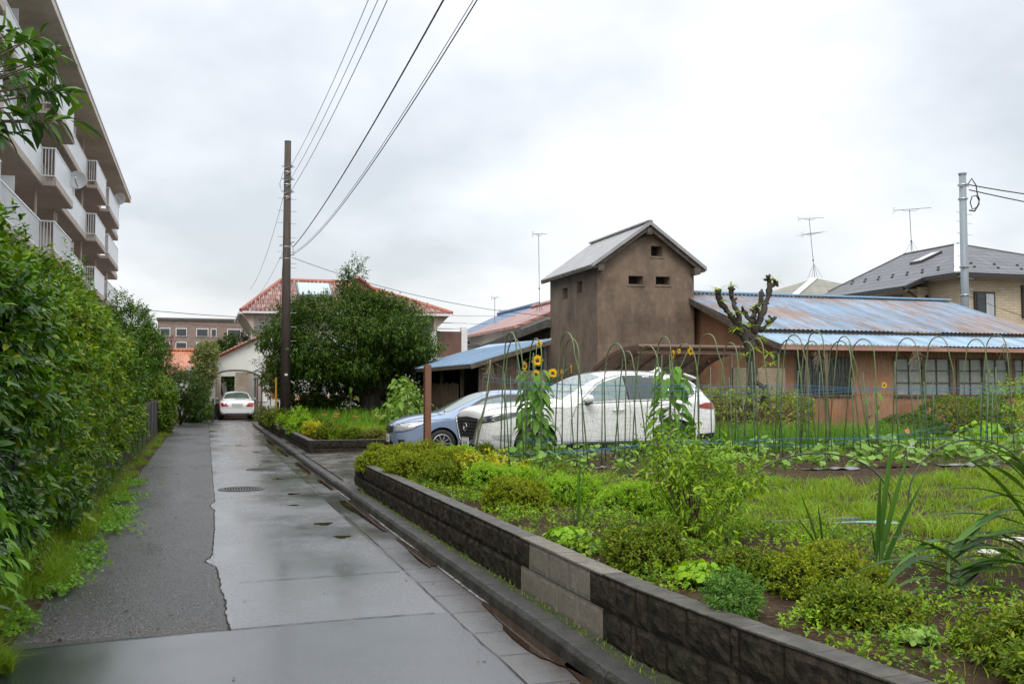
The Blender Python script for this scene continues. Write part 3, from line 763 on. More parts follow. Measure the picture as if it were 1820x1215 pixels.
# bamboo screen panel between tower and corner
b = LB()
for k in range(22): b.box(13.6,15.25,HY0-.3,HY0-.285,.95+k*.055,.95+k*.055+.045)
b.box(13.58,13.64,HY0-.3,HY0-.25,.3,2.5); 
o = b.build('slatted_blind', mat('blind_beige', (.33,.28,.19), .7, (.27,.22,.15), 3), None); tag(o, 'beige horizontally slatted blind hanging beside the corner of the low house', 'blind')
b = LB(); b.tube([(15.7,23.55,2.66),(15.7,23.55,.3)],.04,8); b.tube([(16.35,23.6,2.66),(16.35,23.6,.3)],.05,8); b.build('porch_post', mat('post_brown', (.16,.08,.06), .5), root)

# ---- carport ------------------------------------------------------------
M_brown = mat('carport_brown', (.16,.095,.07), .4, (.12,.07,.05), 4)
M_poly, t_, b_ = nm('smoked_polycarbonate'); b_.inputs['Base Color'].default_value = (.09,.035,.025,1); b_.inputs['Roughness'].default_value = .25; b_.inputs['Alpha'].default_value = .72
root = thing('carport', 'curved brown carport roof behind the white suv', 'carport', (10.5, 23, .25))
def arc(t): return (23 + 3.3*t, 2.66 - .62*t**1.9 + .10*math.sin(math.pi*t)*.4)
b = LB(); b.tube([(10.45,23,2.66),(13.75,23,2.66)], .055, 10); b.tube([(10.45,26.3,2.06),(13.75,26.3,2.06)], .05, 8)
b.beam((10.45,23.06,2.52),(13.75,23.06,2.52),.04,.09)
for k in range(6):
    x = 10.47 + 3.26*k/5; r_ = .07 if k in (0, 5) else .035
    pts = [(x, arc(t)[0], arc(t)[1]-.03) for t in np.linspace(0,1,10)]
    for p, q in zip(pts, pts[1:]): b.beam(p, q, .045, r_*1.6)
for x in (10.9, 13.3): b.beam((x,26.2,.2),(x,26.2,2.1),.1,.1); b.beam((x,26.1,1.5),(x,24.6,2.35),.06,.06)
b.build('frame', M_brown, root)
b = LB(); ts = np.linspace(0,1,11)
b.add([(x, arc(t)[0], arc(t)[1]+.012) for t in ts for x in (10.47,13.73)], [(2*i,2*i+1,2*i+3,2*i+2) for i in range(10)])
b.build('roof_panel', M_poly, root, smooth=True)

# ---- shed with blue lean-to roof ----------------------------------------
root = thing('wooden_shed', 'old wooden shed with blue sheet metal roof and a dark open doorway', 'shed', (7.9, 29, .15))
b = LB()
EX, ET, RX, RF = 7.56, 2.34, 10.15, 11.0; sl = .30
def shz(x): return ET + (x-EX)*sl
b.slab([(EX,28.7,ET),(EX,38.8,ET),(RF,38.8,shz(RF)),(RX,28.7,shz(RX))][::-1], .03)
for k in range(24): y = 28.75 + k*.435; b.beam((EX-.01,y,ET+.012),(RX,y,shz(RX)+.012),.02,.03)
b.build('roof', mat('sky_blue_tin', (.24,.38,.55), .35, (.30,.43,.56), 1.2, stretch=(.5,3,1), dirt=(.28,.30,.33), dirts=.9), root)
b = LB(); b.beam((EX+.02,28.66,ET-.10),(RX,28.66,shz(RX)-.10),.04,.13); b.beam((EX+.03,28.7,ET-.09),(EX+.03,38.8,ET-.09),.05,.1)
for k in range(12): y = 29 + k*.85; b.beam((EX+.1,y,ET-.08),(RX,y,shz(RX)-.12),.06,.08)
for x, y in ((8.0,29.1),(8.0,31.3),(8.0,34.2),(8.0,38.4),(9.15,29.05),(10.05,29.05)): b.beam((x,y,.1),(x,y,shz(x)-.1),.1,.1)
b.build('frame', M_woodtrim, root)
b = LB()
for k in range(30):
    y = 31.6 + k*.235
    b.box(7.94+.01*(k%3), 7.965+.01*(k%3), y, y+.22, .1, 1.75 + .02*(k%4))
b.build('plank_wall', M_wood, root); b = LB()
for k in range(8): x = 8.02+k*.145; b.box(x, x+.14, 29.02+.008*(k%3), 29.05, .1, shz(x)-.14)
b.build('plank_wall', M_wood, root)
b = LB(); corrug(b, (9.15,28.98,.1),(1,0,0),(0,0,1),.95,2.05,.09,.012); b.build('metal_wall', mat('grey_tin_wall', (.20,.18,.17), .6, (.12,.10,.09), 3, stretch=(4,1,.3)), root)
b = LB(); b.box(8.1,10.0,29.2,38.5,.05,.08); b.box(10.1,10.16,29.1,38.6,.1,3.05); b.box(8.1,10.1,38.4,38.5,.1,2.5); b.box(8.3,10.0,32.2,32.3,.1,2.45); b.build('interior', M_dark, root)

# concrete edged building behind the shed
root = thing('concrete_store', 'old flat roofed store with a grey concrete eave, behind the shed', 'storehouse', (12, 30, .2))
b = LB(); b.prism([(33.4,.1),(46,.1),(46,3.1),(33.4,3.75)], 11.9, 16, 'yz'); b.build('wall', M_wood, root)
b = LB(); b.slab([(11.5,33.0,4.02),(16,33.0,4.02),(16,47,3.15),(11.5,47,3.15)], .28); b.build('roof', M_conc, root)

# ---- white house with red tiles, left of centre --------------------------
M_redtile = tilemat('red_white_tiles', [(.20,.065,.04),(.26,.095,.06),(.29,.16,.12),(.34,.22,.18),(.22,.07,.045)], .28, .30, ('X','Z'), (.12,.03,.02), .12, .3)
M_redtrim = mat('red_tile_trim', (.28,.075,.05), .45, (.38,.14,.10), 6)
root = thing('white_house', 'white two storey house with mottled red tile roof behind the round tree', 'house', (2.0, 56, 0))
b = LB(); b.box(2.6,12.7,56.9,63.4,0,5.75); b.build('wall', M_white, root)
b = LB(); A_, B_ = (4.3,60.2,8.0),(8.6,60.2,8.0); c1,c2,c3,c4 = (1.9,56,5.85),(13.7,56,5.95),(13.7,64.4,5.95),(1.9,64.4,5.85)
b.add([c1,c2,c3,c4,A_,B_,(1.9,56,5.72),(13.7,56,5.80),(13.7,64.4,5.8),(1.9,64.4,5.72)], [(0,1,5,4),(1,2,5),(2,3,4,5),(3,0,4),(0,6,7,1),(1,7,8,2),(3,9,6,0),(6,9,8,7)])
rf = b.build('roof', M_redtile, root)
# rows of round tiles on the front slope
b = LB()
for k in range(50):
    x = 2.0 + k*.235
    if x > 13.6: break
    # top of slope at this x
    if x < 4.3: f = (x-1.9)/2.4
    elif x > 8.6: f = (13.7-x)/5.1
    else: f = 1
    b.tube([(x,55.96,5.9),(x,55.96+4.24*f,5.92+2.1*f)], .055, 5)
b.build('tile_rows', M_redtile, rf)
b = LB()
for p, q in ((A_,B_),(c1,A_),(c2,B_),(c4,A_)): b.tube([p, q], .13, 8)
b.build('ridge_tiles', M_redtrim, rf)
b = LB(); b.beam((1.95,55.9,5.75),(13.75,55.9,5.83),.12,.12); b.beam((1.82,56,5.72),(1.82,64,5.72),.12,.12); b.tube([(1.9,55.95,5.7),(2.5,56.8,5.2),(2.5,56.85,0)],.05,6); b.build('gutter', M_fwhite, root)
b = LB(); b.prism([(2.6,5.75),(1.95,5.75),(2.6,4.75)], 56.2, 63, 'xz'); b.build('eave_cove', M_beige, root); b = LB(); b.prism([(12.7,5.8),(13.6,5.8),(12.7,4.9)], 56.3, 63, 'xz'); b.build('eave_cove', M_beige, root)
b = LB(); b.slab([(5.05,57.1,6.86),(7.0,57.1,6.86),(7.0,58.9,7.78),(5.05,58.9,7.78)], .12); sp = b.build('solar_panel', mat('panel_frame', (.12,.16,.16), .4), root)
b = LB(); b.slab([(5.13,57.2,6.94),(6.92,57.2,6.94),(6.92,58.8,7.76),(5.13,58.8,7.76)], .02); b.build('panel_glass', mat('panel_glass', (.35,.42,.42), .08, spec=.9), sp)
b = LB(); b.prism([(7.6,7.1),(8.45,7.95),(9.6,7.1)], 57.3, 59.8, 'xz'); d = b.build('dormer', M_redtile, root); 
b = LB(); b.tube([(8.45,57.2,8.0),(8.45,59.8,8.0)],.1,6); b.tube([(7.5,57.2,7.05),(8.45,57.2,8.0),(9.7,57.2,7.05)],.1,6); b.build('dormer_trim', M_redtrim, d)
b = LB(); b.box(2.0,2.6,56.85,57.0,4.0,4.9) if False else None
b.box(13.0,14.5,57.0,57.08,3.4,4.95); bp = b.build('balcony_panel', mat('balcony_brown', (.17,.09,.07), .4, (.13,.07,.05), 2), root)
b = LB(); b.box(14.5,14.85,56.9,57.3,2.6,5.2); b.beam((12.7,56.95,5.45),(14.8,56.95,5.45),.06,.06); b.beam((13.0,56.95,5.1),(14.6,56.95,5.1),.05,.05); b.beam((12.9,56.95,3.3),(14.6,56.95,3.3),.08,.12); b.beam((13.0,56.95,3.3),(13.0,56.95,5.4),.06,.06)
b.build('balcony_frame', M_fwhite, root)
b = LB(); b.box(8.3,15,57.2,62,0,3.0); b.build('annex_wall', M_white, root)
for (x0,x1,z0,z1) in ((3.5,4.6,3.6,4.6),(9.7,11.2,1.0,2.2),(10.3,11.5,3.7,4.8)):
    f = LB(); 
    f.box(x0-.06,x1+.06,56.84,56.9,z0-.06,z1+.06); f2 = f.build('window', M_fwhite, root); g = LB(); g.box(x0,x1,56.82,56.835,z0,z1); g.build('pane', M_glass, f2)

# garage wing with the arch
GY = 54.2
root = thing('garage', 'white garage wing with a low arch and a red tiled slanting roof', 'garage', (.3, GY, 0))
xs = np.linspace(.34, 2.95, 25); b = LB()
def gtop(x): return 3.02 + (x-.34)*.50
def garch(x):
    u = (x-.34)/2.61*2-1; return 2.02 + .50*(max(0, 1-abs(u)**2.6))**.75
front = [(x, gtop(x)) for x in (.34, 3.0)] 
vs = []
for x in xs: vs += [(x,GY,garch(x)),(x,GY,gtop(x)),(x,GY+.25,garch(x)),(x,GY+.25,gtop(x))]
b.add(vs, [f for i in range(24) for f in ((4*i,4*i+4,4*i+5,4*i+1),(4*i+2,4*i+3,4*i+7,4*i+6))])
b.box(2.95,3.9,GY+.01,GY+.26,0.0,4.6); b.box(.34,.60,GY+.26,60,0.75,2.7)
b.box(.30,3.4,59.6,59.85,.75,2.0 ) if False else None
b.box(.30,.95,59.6,59.8,.75,3.2); b.box(1.72,4.2,59.6,59.8,.75,3.2); b.box(.95,1.72,59.6,59.8,2.3,3.2)
b.box(.62,1.02,57.2,57.3,.75,2.6) if False else None
w = b.build('wall', M_white, root)
b = LB(); vs = []
for x in xs: vs += [(x,GY-.03,garch(x)-.02),(x,GY-.03,garch(x)+.07),(x,GY+.30,garch(x)-.02)]
b.add(vs, [f for i in range(24) for f in ((3*i,3*i+3,3*i+4,3*i+1),(3*i,3*i+2,3*i+5,3*i+3))]); b.build('arch_trim', mat('arch_brown', (.20,.15,.11), .7, (.12,.09,.06), 2), root)
b = LB(); b.box(.3,3.3,GY+.3,GY+1.3,2.55,2.6); b.box(.605,.62,GY+.26,59.6,.75,2.54); b.box(1.75,3.9,59.57,59.6,.75,2.54); b.box(.62,.94,59.57,59.6,.75,2.54); b.build('lining', M_beige, root)  # ceiling stops short so that sky light reaches the interior
b = LB(); b.box(.28,.64,GY+.0,60,0,.75); b.box(.64,4.2,59.5,59.8,0,.75); b.build('foundation', mat('base_brown', (.06,.045,.035), .8), root)
b = LB()
for p in ((2.72,GY+.12),(2.93,GY-.05),(2.72,GY+2.5)): b.tube([(p[0],p[1],0),(p[0],p[1],2.15)],.045,8)
b.build('post', M_brown, root)
b = LB(); b.slab([(.16,GY-.2,2.99),(3.05,GY-.2,4.46),(3.05,GY+1.3,4.46),(.16,GY+1.3,2.99)], .1); g = b.build('roof', M_redtrim, root)  # slab shaped short, left open behind to let sky light into the garage
b = LB()
for k in range(16):
    x = .18 + k*.185; z = 3.0 + (x-.16)*.508; b.tube([(x,GY-.24,z+.03),(x+.16,GY-.24,z+.11)],.075,6)
b.build('verge_tiles', M_redtrim, g)
# wall seen through the garage opening
b = LB(); b.box(-1,5,66,66.2,0,3.0); o = b.build('back_wall', M_white); tag(o, 'pale wall seen through the opening at the back of the garage', 'wall')

# white boundary wall with orange coping and gatepost
M_or = mat('orange_tile', (.42,.15,.06), .4, (.52,.24,.12), 8)
root = thing('boundary_wall', 'low white garden wall with orange tile coping behind the round tree', 'wall', (4, 46.2, 0))
b = LB(); b.box(3.6,10.4,46.2,46.35,0,1.08); b.build('wall', M_white, root)
b = LB(); b.prism([(46.1,1.08),(46.45,1.08),(46.28,1.24)], 3.58, 10.42, 'yz'); b.build('coping', M_or, root)
root = thing('gatepost', 'white gatepost capped with orange barrel tiles beside the pole', 'gatepost', (3.0, 46, 0))
b = MB(); b.box(-.08,.42,0,.35,0,1.25); b.build('post', M_white, root)
b = MB()
for k in range(3): b.tube([(0+.17*k,-.08,1.30),(0+.17*k,.42,1.32)],.10,10)
b.build('cap_tiles', M_or, root)
b = MB(); b.box(.08,.26,-.02,0,.5,1.0); b.build('letter_slot', M_frame, root)
b = LB()
for k in range(7): b.tube([(2.62+.07*k,52,0),(2.62+.07*k,52,.95)],.012,5)
b.beam((2.6,52,.9),(3.1,52,.9),.02,.03); o = b.build('iron_gate', M_frame); tag(o, 'small dark iron railing between garage and gatepost', 'railing')

# ---- apartment block -----------------------------------------------------
M_apt = mat('apartment_beige', (.68,.62,.54), .8, (.62,.56,.49), 1, dirt=(.24,.20,.16), dirts=.6)
M_slab = mat('balcony_slab', (.52,.44,.39), .8, (.46,.39,.345), 1.5, dirt=(.37,.31,.27), dirts=.7)
M_soff = mat('soffit', (.66,.60,.52), .85, (.60,.54,.46), .8, dirt=(.40,.35,.29), dirts=.5)
M_rail = mat('railing_white', (.80,.83,.85), .35, (.72,.75,.78), 1.2)
root = thing('apartment_block', 'tall beige apartment block with rows of white balcony railings', 'apartment building', (-7, 45, 0))
b = LB(); b.box(-16,-6.9,8,72,0,14.35); b.build('wall', M_apt, root)
segs = []; 
edges = [(8,10.8,0),(10.8,15.0,1),(15.0,24.9,0),(24.9,29.1,1),(29.1,39.0,0),(39.0,43.9,1),(43.9,53.1,0),(53.1,58.2,1),(58.2,60.0,0),(60.0,66.6,1),(66.6,71.8,0)]
xf = lambda s: -5.2 if s else -5.65
b = LB(); b.box(-17,-4.96,7,72.8,14.35,14.62); b.build('roof', M_soff, root)
b = LB(); b.box(-17.02,-4.94,6.98,72.82,14.62,14.70); b.build('roof_edge', mat('roof_edge_grey', (.28,.29,.31), .5), root)
for k in range(1, 6):
    zf = 11.72 - (5-k)*2.65 + .0
    sb = LB()
    for y0, y1, s in edges:
        sb.prism([(-6.9, zf),( -6.9, zf-.16),(xf(s)-.05, zf-.16),(xf(s), zf-.13),(xf(s), zf+.14),(xf(s)-.12, zf+.14),(xf(s)-.12, zf)], y0+.002, y1-.002, 'xz')
    so_ = sb.build('balcony_slab', M_slab, root)
    for j, (y0, y1, s) in enumerate(edges):
        rb = LB(); x = xf(s)-.05; zb = zf+.20; ztp = zf+1.20
        rb.beam((x,y0,ztp),(x,y1,ztp),.05,.05); rb.beam((x,y0,zb),(x,y1,zb),.03,.04)
        gap = (k == 3 and 24 < y0 < 40) or (k == 4 and y0 > 60) or (k == 2 and y0 < 30)
        st = .16 if gap else .125; wd = .05 if gap else .105
        for q in range(int((y1-y0)/st)):
            yy = y0 + .03 + q*st; rb.box(x-.012, x+.008, yy, yy+wd, zb, ztp)
        if s:  # side returns: open bars facing along the building
            for ye in (y0, y1):
                rb.beam((-5.70,ye,ztp),(-5.24,ye,ztp),.05,.05); rb.beam((-5.70,ye,zb),(-5.24,ye,zb),.03,.04)
                for q in range(5): rb.box(-5.68+q*.105, -5.655+q*.105, ye-.012, ye+.012, zb, ztp)
        if j % 2 == 0:
            for q in (0,): rb.box(x-.9, x-.02, y0+4.9, y0+4.93, zf, ztp+.6) if y1-y0 > 6 else None
        rb.build('railing', M_rail, root)
        if y1-y0 > 4:
            dp = LB(); 
            for yy in ((y0+.25, y0+.85) if not s else (y0+.5,)): dp.tube([(-5.95,yy,zf+.0),(-5.95,yy,zf+2.5)],.06,8)
            if k < 6: dp.build('downpipe', M_beige, root)
            f = LB(); f.box(-6.93,-6.87,y0+.6,min(y0+2.7,y1-.3),zf+.1,zf+2.1); wd_ = f.build('window', M_fwhite, root)
            g = LB(); g.box(-6.885,-6.86,y0+.7,min(y0+2.6,y1-.4),zf+.18,zf+2.02); g.build('pane', M_glass, wd_)
def dish(label, x, y, z):
    root = thing('satellite_dish', label, 'satellite dish', (x, y, z), R(-12), 'satellite dishes on the apartment balconies')
    b = MB(); b.lathe([(0,0),(.12,-.02),(.24,-.06),(.36,-.12)], axis='y', n=24); b.lathe([(.36,-.12),(.37,-.11),(.24,-.04),(0,.03)], axis='y', n=24)
    b.build('reflector', M_fwhite, root, smooth=True)
    b = MB(); b.tube([(0,-.0,-.34),(.05,-.5,-.12),(.05,-.52,0)],.014,6); b.tube([(0,.05,0),(-.1,.15,-.1),(-.3,.2,-.25)],.025,6); b.tube([(-.05,.1,-.05),(-.05,.1,-.5)],.02,6)
    b.build('arm', M_conc, root)
    b = MB(); b.lathe([(.03,-.03),(.05,.02),(.03,.06)], (.05,-.52,.0), 'y', 12, True); b.build('receiver', M_fwhite, root)
dish('white satellite dish on the balcony corner of the apartment block, lower of the two', -4.98, 43.6, 10.05)
dish('white satellite dish under the far roof corner of the apartment block', -5.15, 66.0, 13.35)

# ---- distant buildings ---------------------------------------------------
M_brick = tilemat('far_brick', [(.21,.155,.135),(.25,.19,.165),(.18,.135,.12)], .6, .25, ('X','Z'), (.24,.18,.15), .08, .8)
root = thing('brick_apartments', 'distant brown brick apartment building above the garage', 'apartment building', (-6, 225, 0))
b = LB(); b.box(-9.5,8.9,225,240,0,16.2); b.box(8.9,11.2,226,238,0,12.4) ; b.box(8.9,12.2,225.5,236,8.8,11.2); b.build('wall', M_brick, root)
for k in range(4):
    z = 12.9 - k*2.95
    for x0, x1, sm in ((-8.4,-6.6,0),(-5.2,-3.2,1),(-1.0,1.2,0),(2.0,2.9,1),(7.2,-99,0)):
        if x1 < -90: x0, x1 = 6.0-.6, 8.2-.2
        x0 += -.5; x1 += -.5
        f = LB(); f.box(x0-.15,x1+.15,224.8,225.05,z-.15,z+1.6); f2 = f.build('window', M_fwhite, root)
        g = LB(); g.box(x0,x1,224.7,224.79,z,z+1.45); g.build('pane', M_glass, f2)
b = LB(); b.box(-9.8,9.2,224.6,240.3,16.2,16.7); b.build('parapet', M_conc, root)
def gable(name, label, x0, x1, y0, y1, ze, zr, wall, roof, cat='house', along='x', ov=.5, wins=(), ridge=None):
    root = thing(name, label, cat, (x0, y0, 0))
    b = LB()
    if along == 'x': ym = (y0+y1)/2; b.prism([(y0,0),(y1,0),(y1,ze),(ym,zr-.1),(y0,ze)], x0, x1, 'yz')
    else: xm_ = (x0+x1)/2; b.prism([(x0,0),(x1,0),(x1,ze),(xm_,zr-.1),(x0,ze)], y0, y1, 'xz')
    b.build('wall', wall, root); b = LB(); s = (zr-ze)/((y1-y0)/2 if along == 'x' else (x1-x0)/2)
    if along == 'x':
        for q, ye in ((1, y0-ov), (-1, y1+ov)):
            b.slab([(x0-ov,ye,ze-ov*s),(x1+ov,ye,ze-ov*s),(x1+ov,ym,zr),(x0-ov,ym,zr)][::q], .15)
        a_, b2_ = (x0-ov,ym,zr+.08),(x1+ov,ym,zr+.08)
    else:
        for q, xe in ((-1, x0-ov), (1, x1+ov)):
            b.slab([(xe,y0-ov,ze-ov*s),(xe,y1+ov,ze-ov*s),(xm_,y1+ov,zr),(xm_,y0-ov,zr)][::q], .15)
        a_, b2_ = (xm_,y0-ov,zr+.08),(xm_,y1+ov,zr+.08)
    rf = b.build('roof', roof, root); b = LB(); b.tube([a_, b2_], .16, 8); b.build('ridge_tiles', ridge or roof, rf)
    for (wx0,wx1,wz0,wz1) in wins:
        f = LB(); f.box(wx0-.06,wx1+.06,y0-.05,y0,wz0-.06,wz1+.06); f2 = f.build('window', M_frame, root); g = LB(); g.box(wx0,wx1,y0-.06,y0-.052,wz0,wz1); g.build('pane', M_glass, f2)
    return root
M_orroof = tilemat('orange_roof', [(.45,.15,.06),(.55,.24,.12),(.38,.12,.05)], .3, .35, ('X','Y'), (.2,.06,.03), .12, .5)
M_slate = tilemat('grey_slates', [(.105,.11,.125),(.125,.13,.145),(.09,.095,.11)], .6, .26, ('Y','Z'), (.05,.052,.06), .10, .5, bump=.4)
M_slateF = tilemat('grey_slates_front', [(.105,.11,.125),(.125,.13,.145),(.09,.095,.11)], .6, .26, ('X','Z'), (.05,.052,.06), .10, .5, bump=.4)
M_blueroof = tilemat('blue_tiles', [(.06,.13,.26),(.09,.18,.34),(.05,.11,.22)], .3, .3, ('Y','Z'), (.03,.06,.12), .12, .35)
M_redroof = tilemat('red_tiles', [(.30,.09,.06),(.40,.17,.13),(.45,.27,.23),(.26,.07,.05)], .3, .28, ('Y','Z'), (.12,.03,.02), .12, .35)
gable('tiled_house', 'far house with bright orange tile roof at the end of the lane', -8, -.6, 82, 92, 3.0, 4.7, M_white, M_orroof)
gable('slate_house', 'far house with blue grey slate roof left of the garage', -2.5, 6, 88, 98, 2.4, 4.9, M_white, M_slateF, along='y')
gable('red_roof_house', 'house with pinkish red tile roof behind the shed, beside the clay tower', 16.6, 25.6, 52, 63, 5.2, 7.0, M_white, M_redroof, along='y', wins=((18,19.5,3,4),))
gable('blue_roof_house', 'house with dark blue tile roof peeking out left of the red tile roof', 18.3, 26.2, 66, 75, 5.6, 7.4, M_white, M_blueroof, along='y')
gable('small_store', 'pale low building with flat brown roof edge between balcony and blue tiles', 15.6, 22, 60, 68, 4.3, 4.6, M_white, M_conc, cat='building')

# beige two-storey house on the right
M_siding = tilemat('beige_siding', [(.50,.42,.30),(.55,.47,.34),(.46,.38,.27)], .45, .12, ('X','Z'), (.36,.29,.20), .12, .8, bump=.4)
M_sidingL = tilemat('beige_siding_side', [(.50,.42,.30),(.55,.47,.34),(.46,.38,.27)], .45, .12, ('Y','Z'), (.36,.29,.20), .12, .8, bump=.4)
root = thing('beige_house', 'beige two storey house with grey slate hip roof and a skylight, behind the low house', 'house', (31, 35, .2))
b = LB(); b.box(31.5,43,35.6,44,.2,6.6); b.build('wall', M_siding, root)
b = LB(); b.box(30.9,31.48,37.6,44,.2,6.2); b.build('side_wall', M_sidingL, root)
er, rz_ = 6.60, 8.85; E1,E2,E3,E4 = (30.9,35,er),(43.6,35,er),(43.6,45,er),(30.9,44.3,er); R1,R2 = (36.2,41,rz_),(36.2,45,rz_)
b = LB(); b.add([E1,E4,R2,R1], [(0,3,2,1)]); b.add([(30.9,37.2,er),(30.9,44.3,er),(29.9,44.2,er-.42),(29.9,37.2,er-.42)], [(0,1,2,3)]); b.add([E2,E3,R2,R1],[(0,1,2,3)]); b.add([E3,E4,R2],[(0,1,2)])
rf = b.build('roof', M_slate, root)
b = LB(); b.add([E1,E2,R1],[(0,1,2)]); b.build('roof_front', M_slateF, rf)
b = LB(); b.beam(R1,E1,.34,.06); b.build('hip_flashing', mat('pale_flashing', (.52,.53,.54), .4), rf)
b = LB(); b.tube([R1,R2],.07,6); b.tube([R1,E2],.06,6); b.tube([R2,E4],.06,6); b.build('ridge_cap', M_frame, rf)
b = LB()
for k in range(8):
    for q, (dx, dz) in enumerate(((.75,.34),(1.2,.52))):
        y = 36 + k*1.05 + q*.5; b.box(30.9+dx-.03,30.9+dx+.03,y,y+.12,er+dz-.02,er+dz+.05)
for k in range(8):
    for q in (0, 1): x = 32.6 + k*1.3+q*.45; y = 36.0+q*.7; zz = er + (y-35)*.375; b.box(x,x+.12,y-.03,y+.03,zz,zz+.06)
b.build('snow_guard', M_frame, rf)
b = LB(); b.beam((30.85,34.95,er-.12),(43.6,34.95,er-.12),.14,.16); b.beam((30.85,34.95,er-.12),(30.85,37.2,er-.12),.14,.16); b.beam((29.85,37.2,er-.54),(29.85,44.3,er-.54),.14,.16); b.beam((30.85,37.15,er-.12),(29.85,37.15,er-.54),.1,.14)
b.tube([(31.2,35.1,er-.2),(31.55,35.5,er-.5),(31.6,35.5,.2)],.06,8); b.tube([(30.2,37.3,er-.65),(30.8,37.5,er-.9),(30.8,37.5,.2)],.06,8)
b.build('gutter', M_frame, root)
b = LB(); b.add([(30.95,35.05,er-.16),(43.5,35.05,er-.16),(43.5,35.6,er-.16),(31.5,35.6,er-.16),(31.5,37.2,er-.16),(30.95,37.2,er-.16)],[(0,1,2,3),(0,3,4,5)]); b.add([(29.95,37.22,er-.56),(31,37.22,er-.2),(31,37.22,er-.02),(29.95,37.22,er-.46)],[(0,1,2,3)]); b.add([(29.95,37.25,er-.56),(30.9,37.25,er-.56),(30.9,44.2,er-.56),(29.95,44.2,er-.56)],[(0,1,2,3)]); b.build('soffit', M_fwhite, root)
sk = LB(); s_ = (rz_-er)/(36.2-30.9)
def sp_(x, y, h): return (x, y, er + (x-30.9)*s_ + h)
sk.slab([sp_(33.6,40.6,.12),sp_(33.6,41.4,.12),sp_(34.9,41.4,.12),sp_(34.9,40.6,.12)][::-1], .2); so2 = sk.build('skylight', M_frame, root)
sk = LB(); sk.slab([sp_(33.68,40.68,.135),sp_(33.68,41.32,.135),sp_(34.82,41.32,.135),sp_(34.82,40.68,.135)][::-1], .012); sk.build('pane', mat('skylight_pane', (.5,.52,.53), .1, spec=.8), so2)
def bwin(x0, x1, z0, z1, curtain):
    f = LB(); f.box(x0-.1,x1+.1,35.5,35.6,z0-.1,z1+.1); f2 = f.build('window', M_frame, root)
    g = LB(); m_ = (x0+x1)/2; g.box(x0,m_-.04,35.47,35.495,z0,z1); g.build('pane', M_glass, f2)
    g = LB(); g.box(m_+.04,x1,35.47,35.495,z0,z1); g.build('pane', mat('curtained_pane', (.32,.35,.37), .15, (.45,.48,.5), 3, stretch=(6,6,.3)), f2)
bwin(32.3,33.2,4.3,5.75,1); bwin(34.9,37.4,4.85,6.1,1)
f = LB(); f.box(30.84,30.9,38.6,39.6,5.2,5.9); f2 = f.build('window', M_frame, root); g = LB(); g.box(30.82,30.838,38.7,39.5,5.25,5.85); g.build('pane', M_glass, f2)
b = LB(); b.lathe([(.09,-.03),(.11,0),(.09,.03)], (31.35,37.5,5.75),'x',12,True); b.build('vent_cap', M_frame, root)
# pale pyramid roof behind
root = thing('hip_roof_house', 'house with pale olive pyramid roof and a white hip strip, far right', 'house', (34, 48, 0))
b = LB(); b.box(30.5,41.5,47.5,58,0,6.0); b.build('wall', M_siding, root)
cx_, cy_, hw = 36.0, 53.0, 6.2; zb_, zt_ = 6.1, 8.4
b = LB(); c = [(cx_-hw,cy_-hw,zb_),(cx_+hw,cy_-hw,zb_),(cx_+hw,cy_+hw,zb_),(cx_-hw,cy_+hw,zb_)]; b.add(c+[(cx_,cy_,zt_)], [(0,1,4),(1,2,4),(2,3,4),(3,0,4)])
rf = b.build('roof', tilemat('olive_slates', [(.22,.22,.17),(.25,.25,.20),(.20,.20,.16)], .6, .2, ('X','Z'), (.12,.12,.09), .1, .6), root)
b = LB(); b.beam((cx_,cy_,zt_+.02),(cx_-hw,cy_-hw,zb_+.02),.38,.06); b.build('hip_flashing', M_fwhite, rf)
# ================================================================ CARS
M_tyre = mat('tyre', (.018,.018,.018), .75, bump=.2, bs=60)
M_plastic = mat('black_plastic', (.02,.02,.021), .45)
M_rim = mat('rim_alloy', (.42,.43,.45), .3, met=.7)
M_cglass = mat('car_glass', (.035,.045,.045), .03, spec=.8, coat=.3)
M_cglass2 = mat('car_glass_light', (.20,.26,.25), .04, spec=.8, coat=.3)
M_lamp = mat('headlamp', (.55,.57,.58), .08, (.25,.27,.28), 9, spec=.9, coat=1, met=.3)
M_lampd = mat('headlamp_dark', (.05,.055,.06), .08, (.3,.31,.33), 7, spec=.9, coat=1, pos=(.5,.7))
M_red = mat('red_lens', (.42,.012,.015), .12, (.25,.01,.01), 12, coat=1)
M_chrome = mat('chrome', (.6,.61,.62), .15, met=1)
M_plate = mat('number_plate', (.68,.70,.68), .45)
M_ink = mat('plate_green', (.02,.12,.07), .5)
def paint(name, c, met=.0, r=.25):
    m = mat(name, c, r, tuple(x*.93 for x in c), 1.5, met=met, coat=1.0); return m
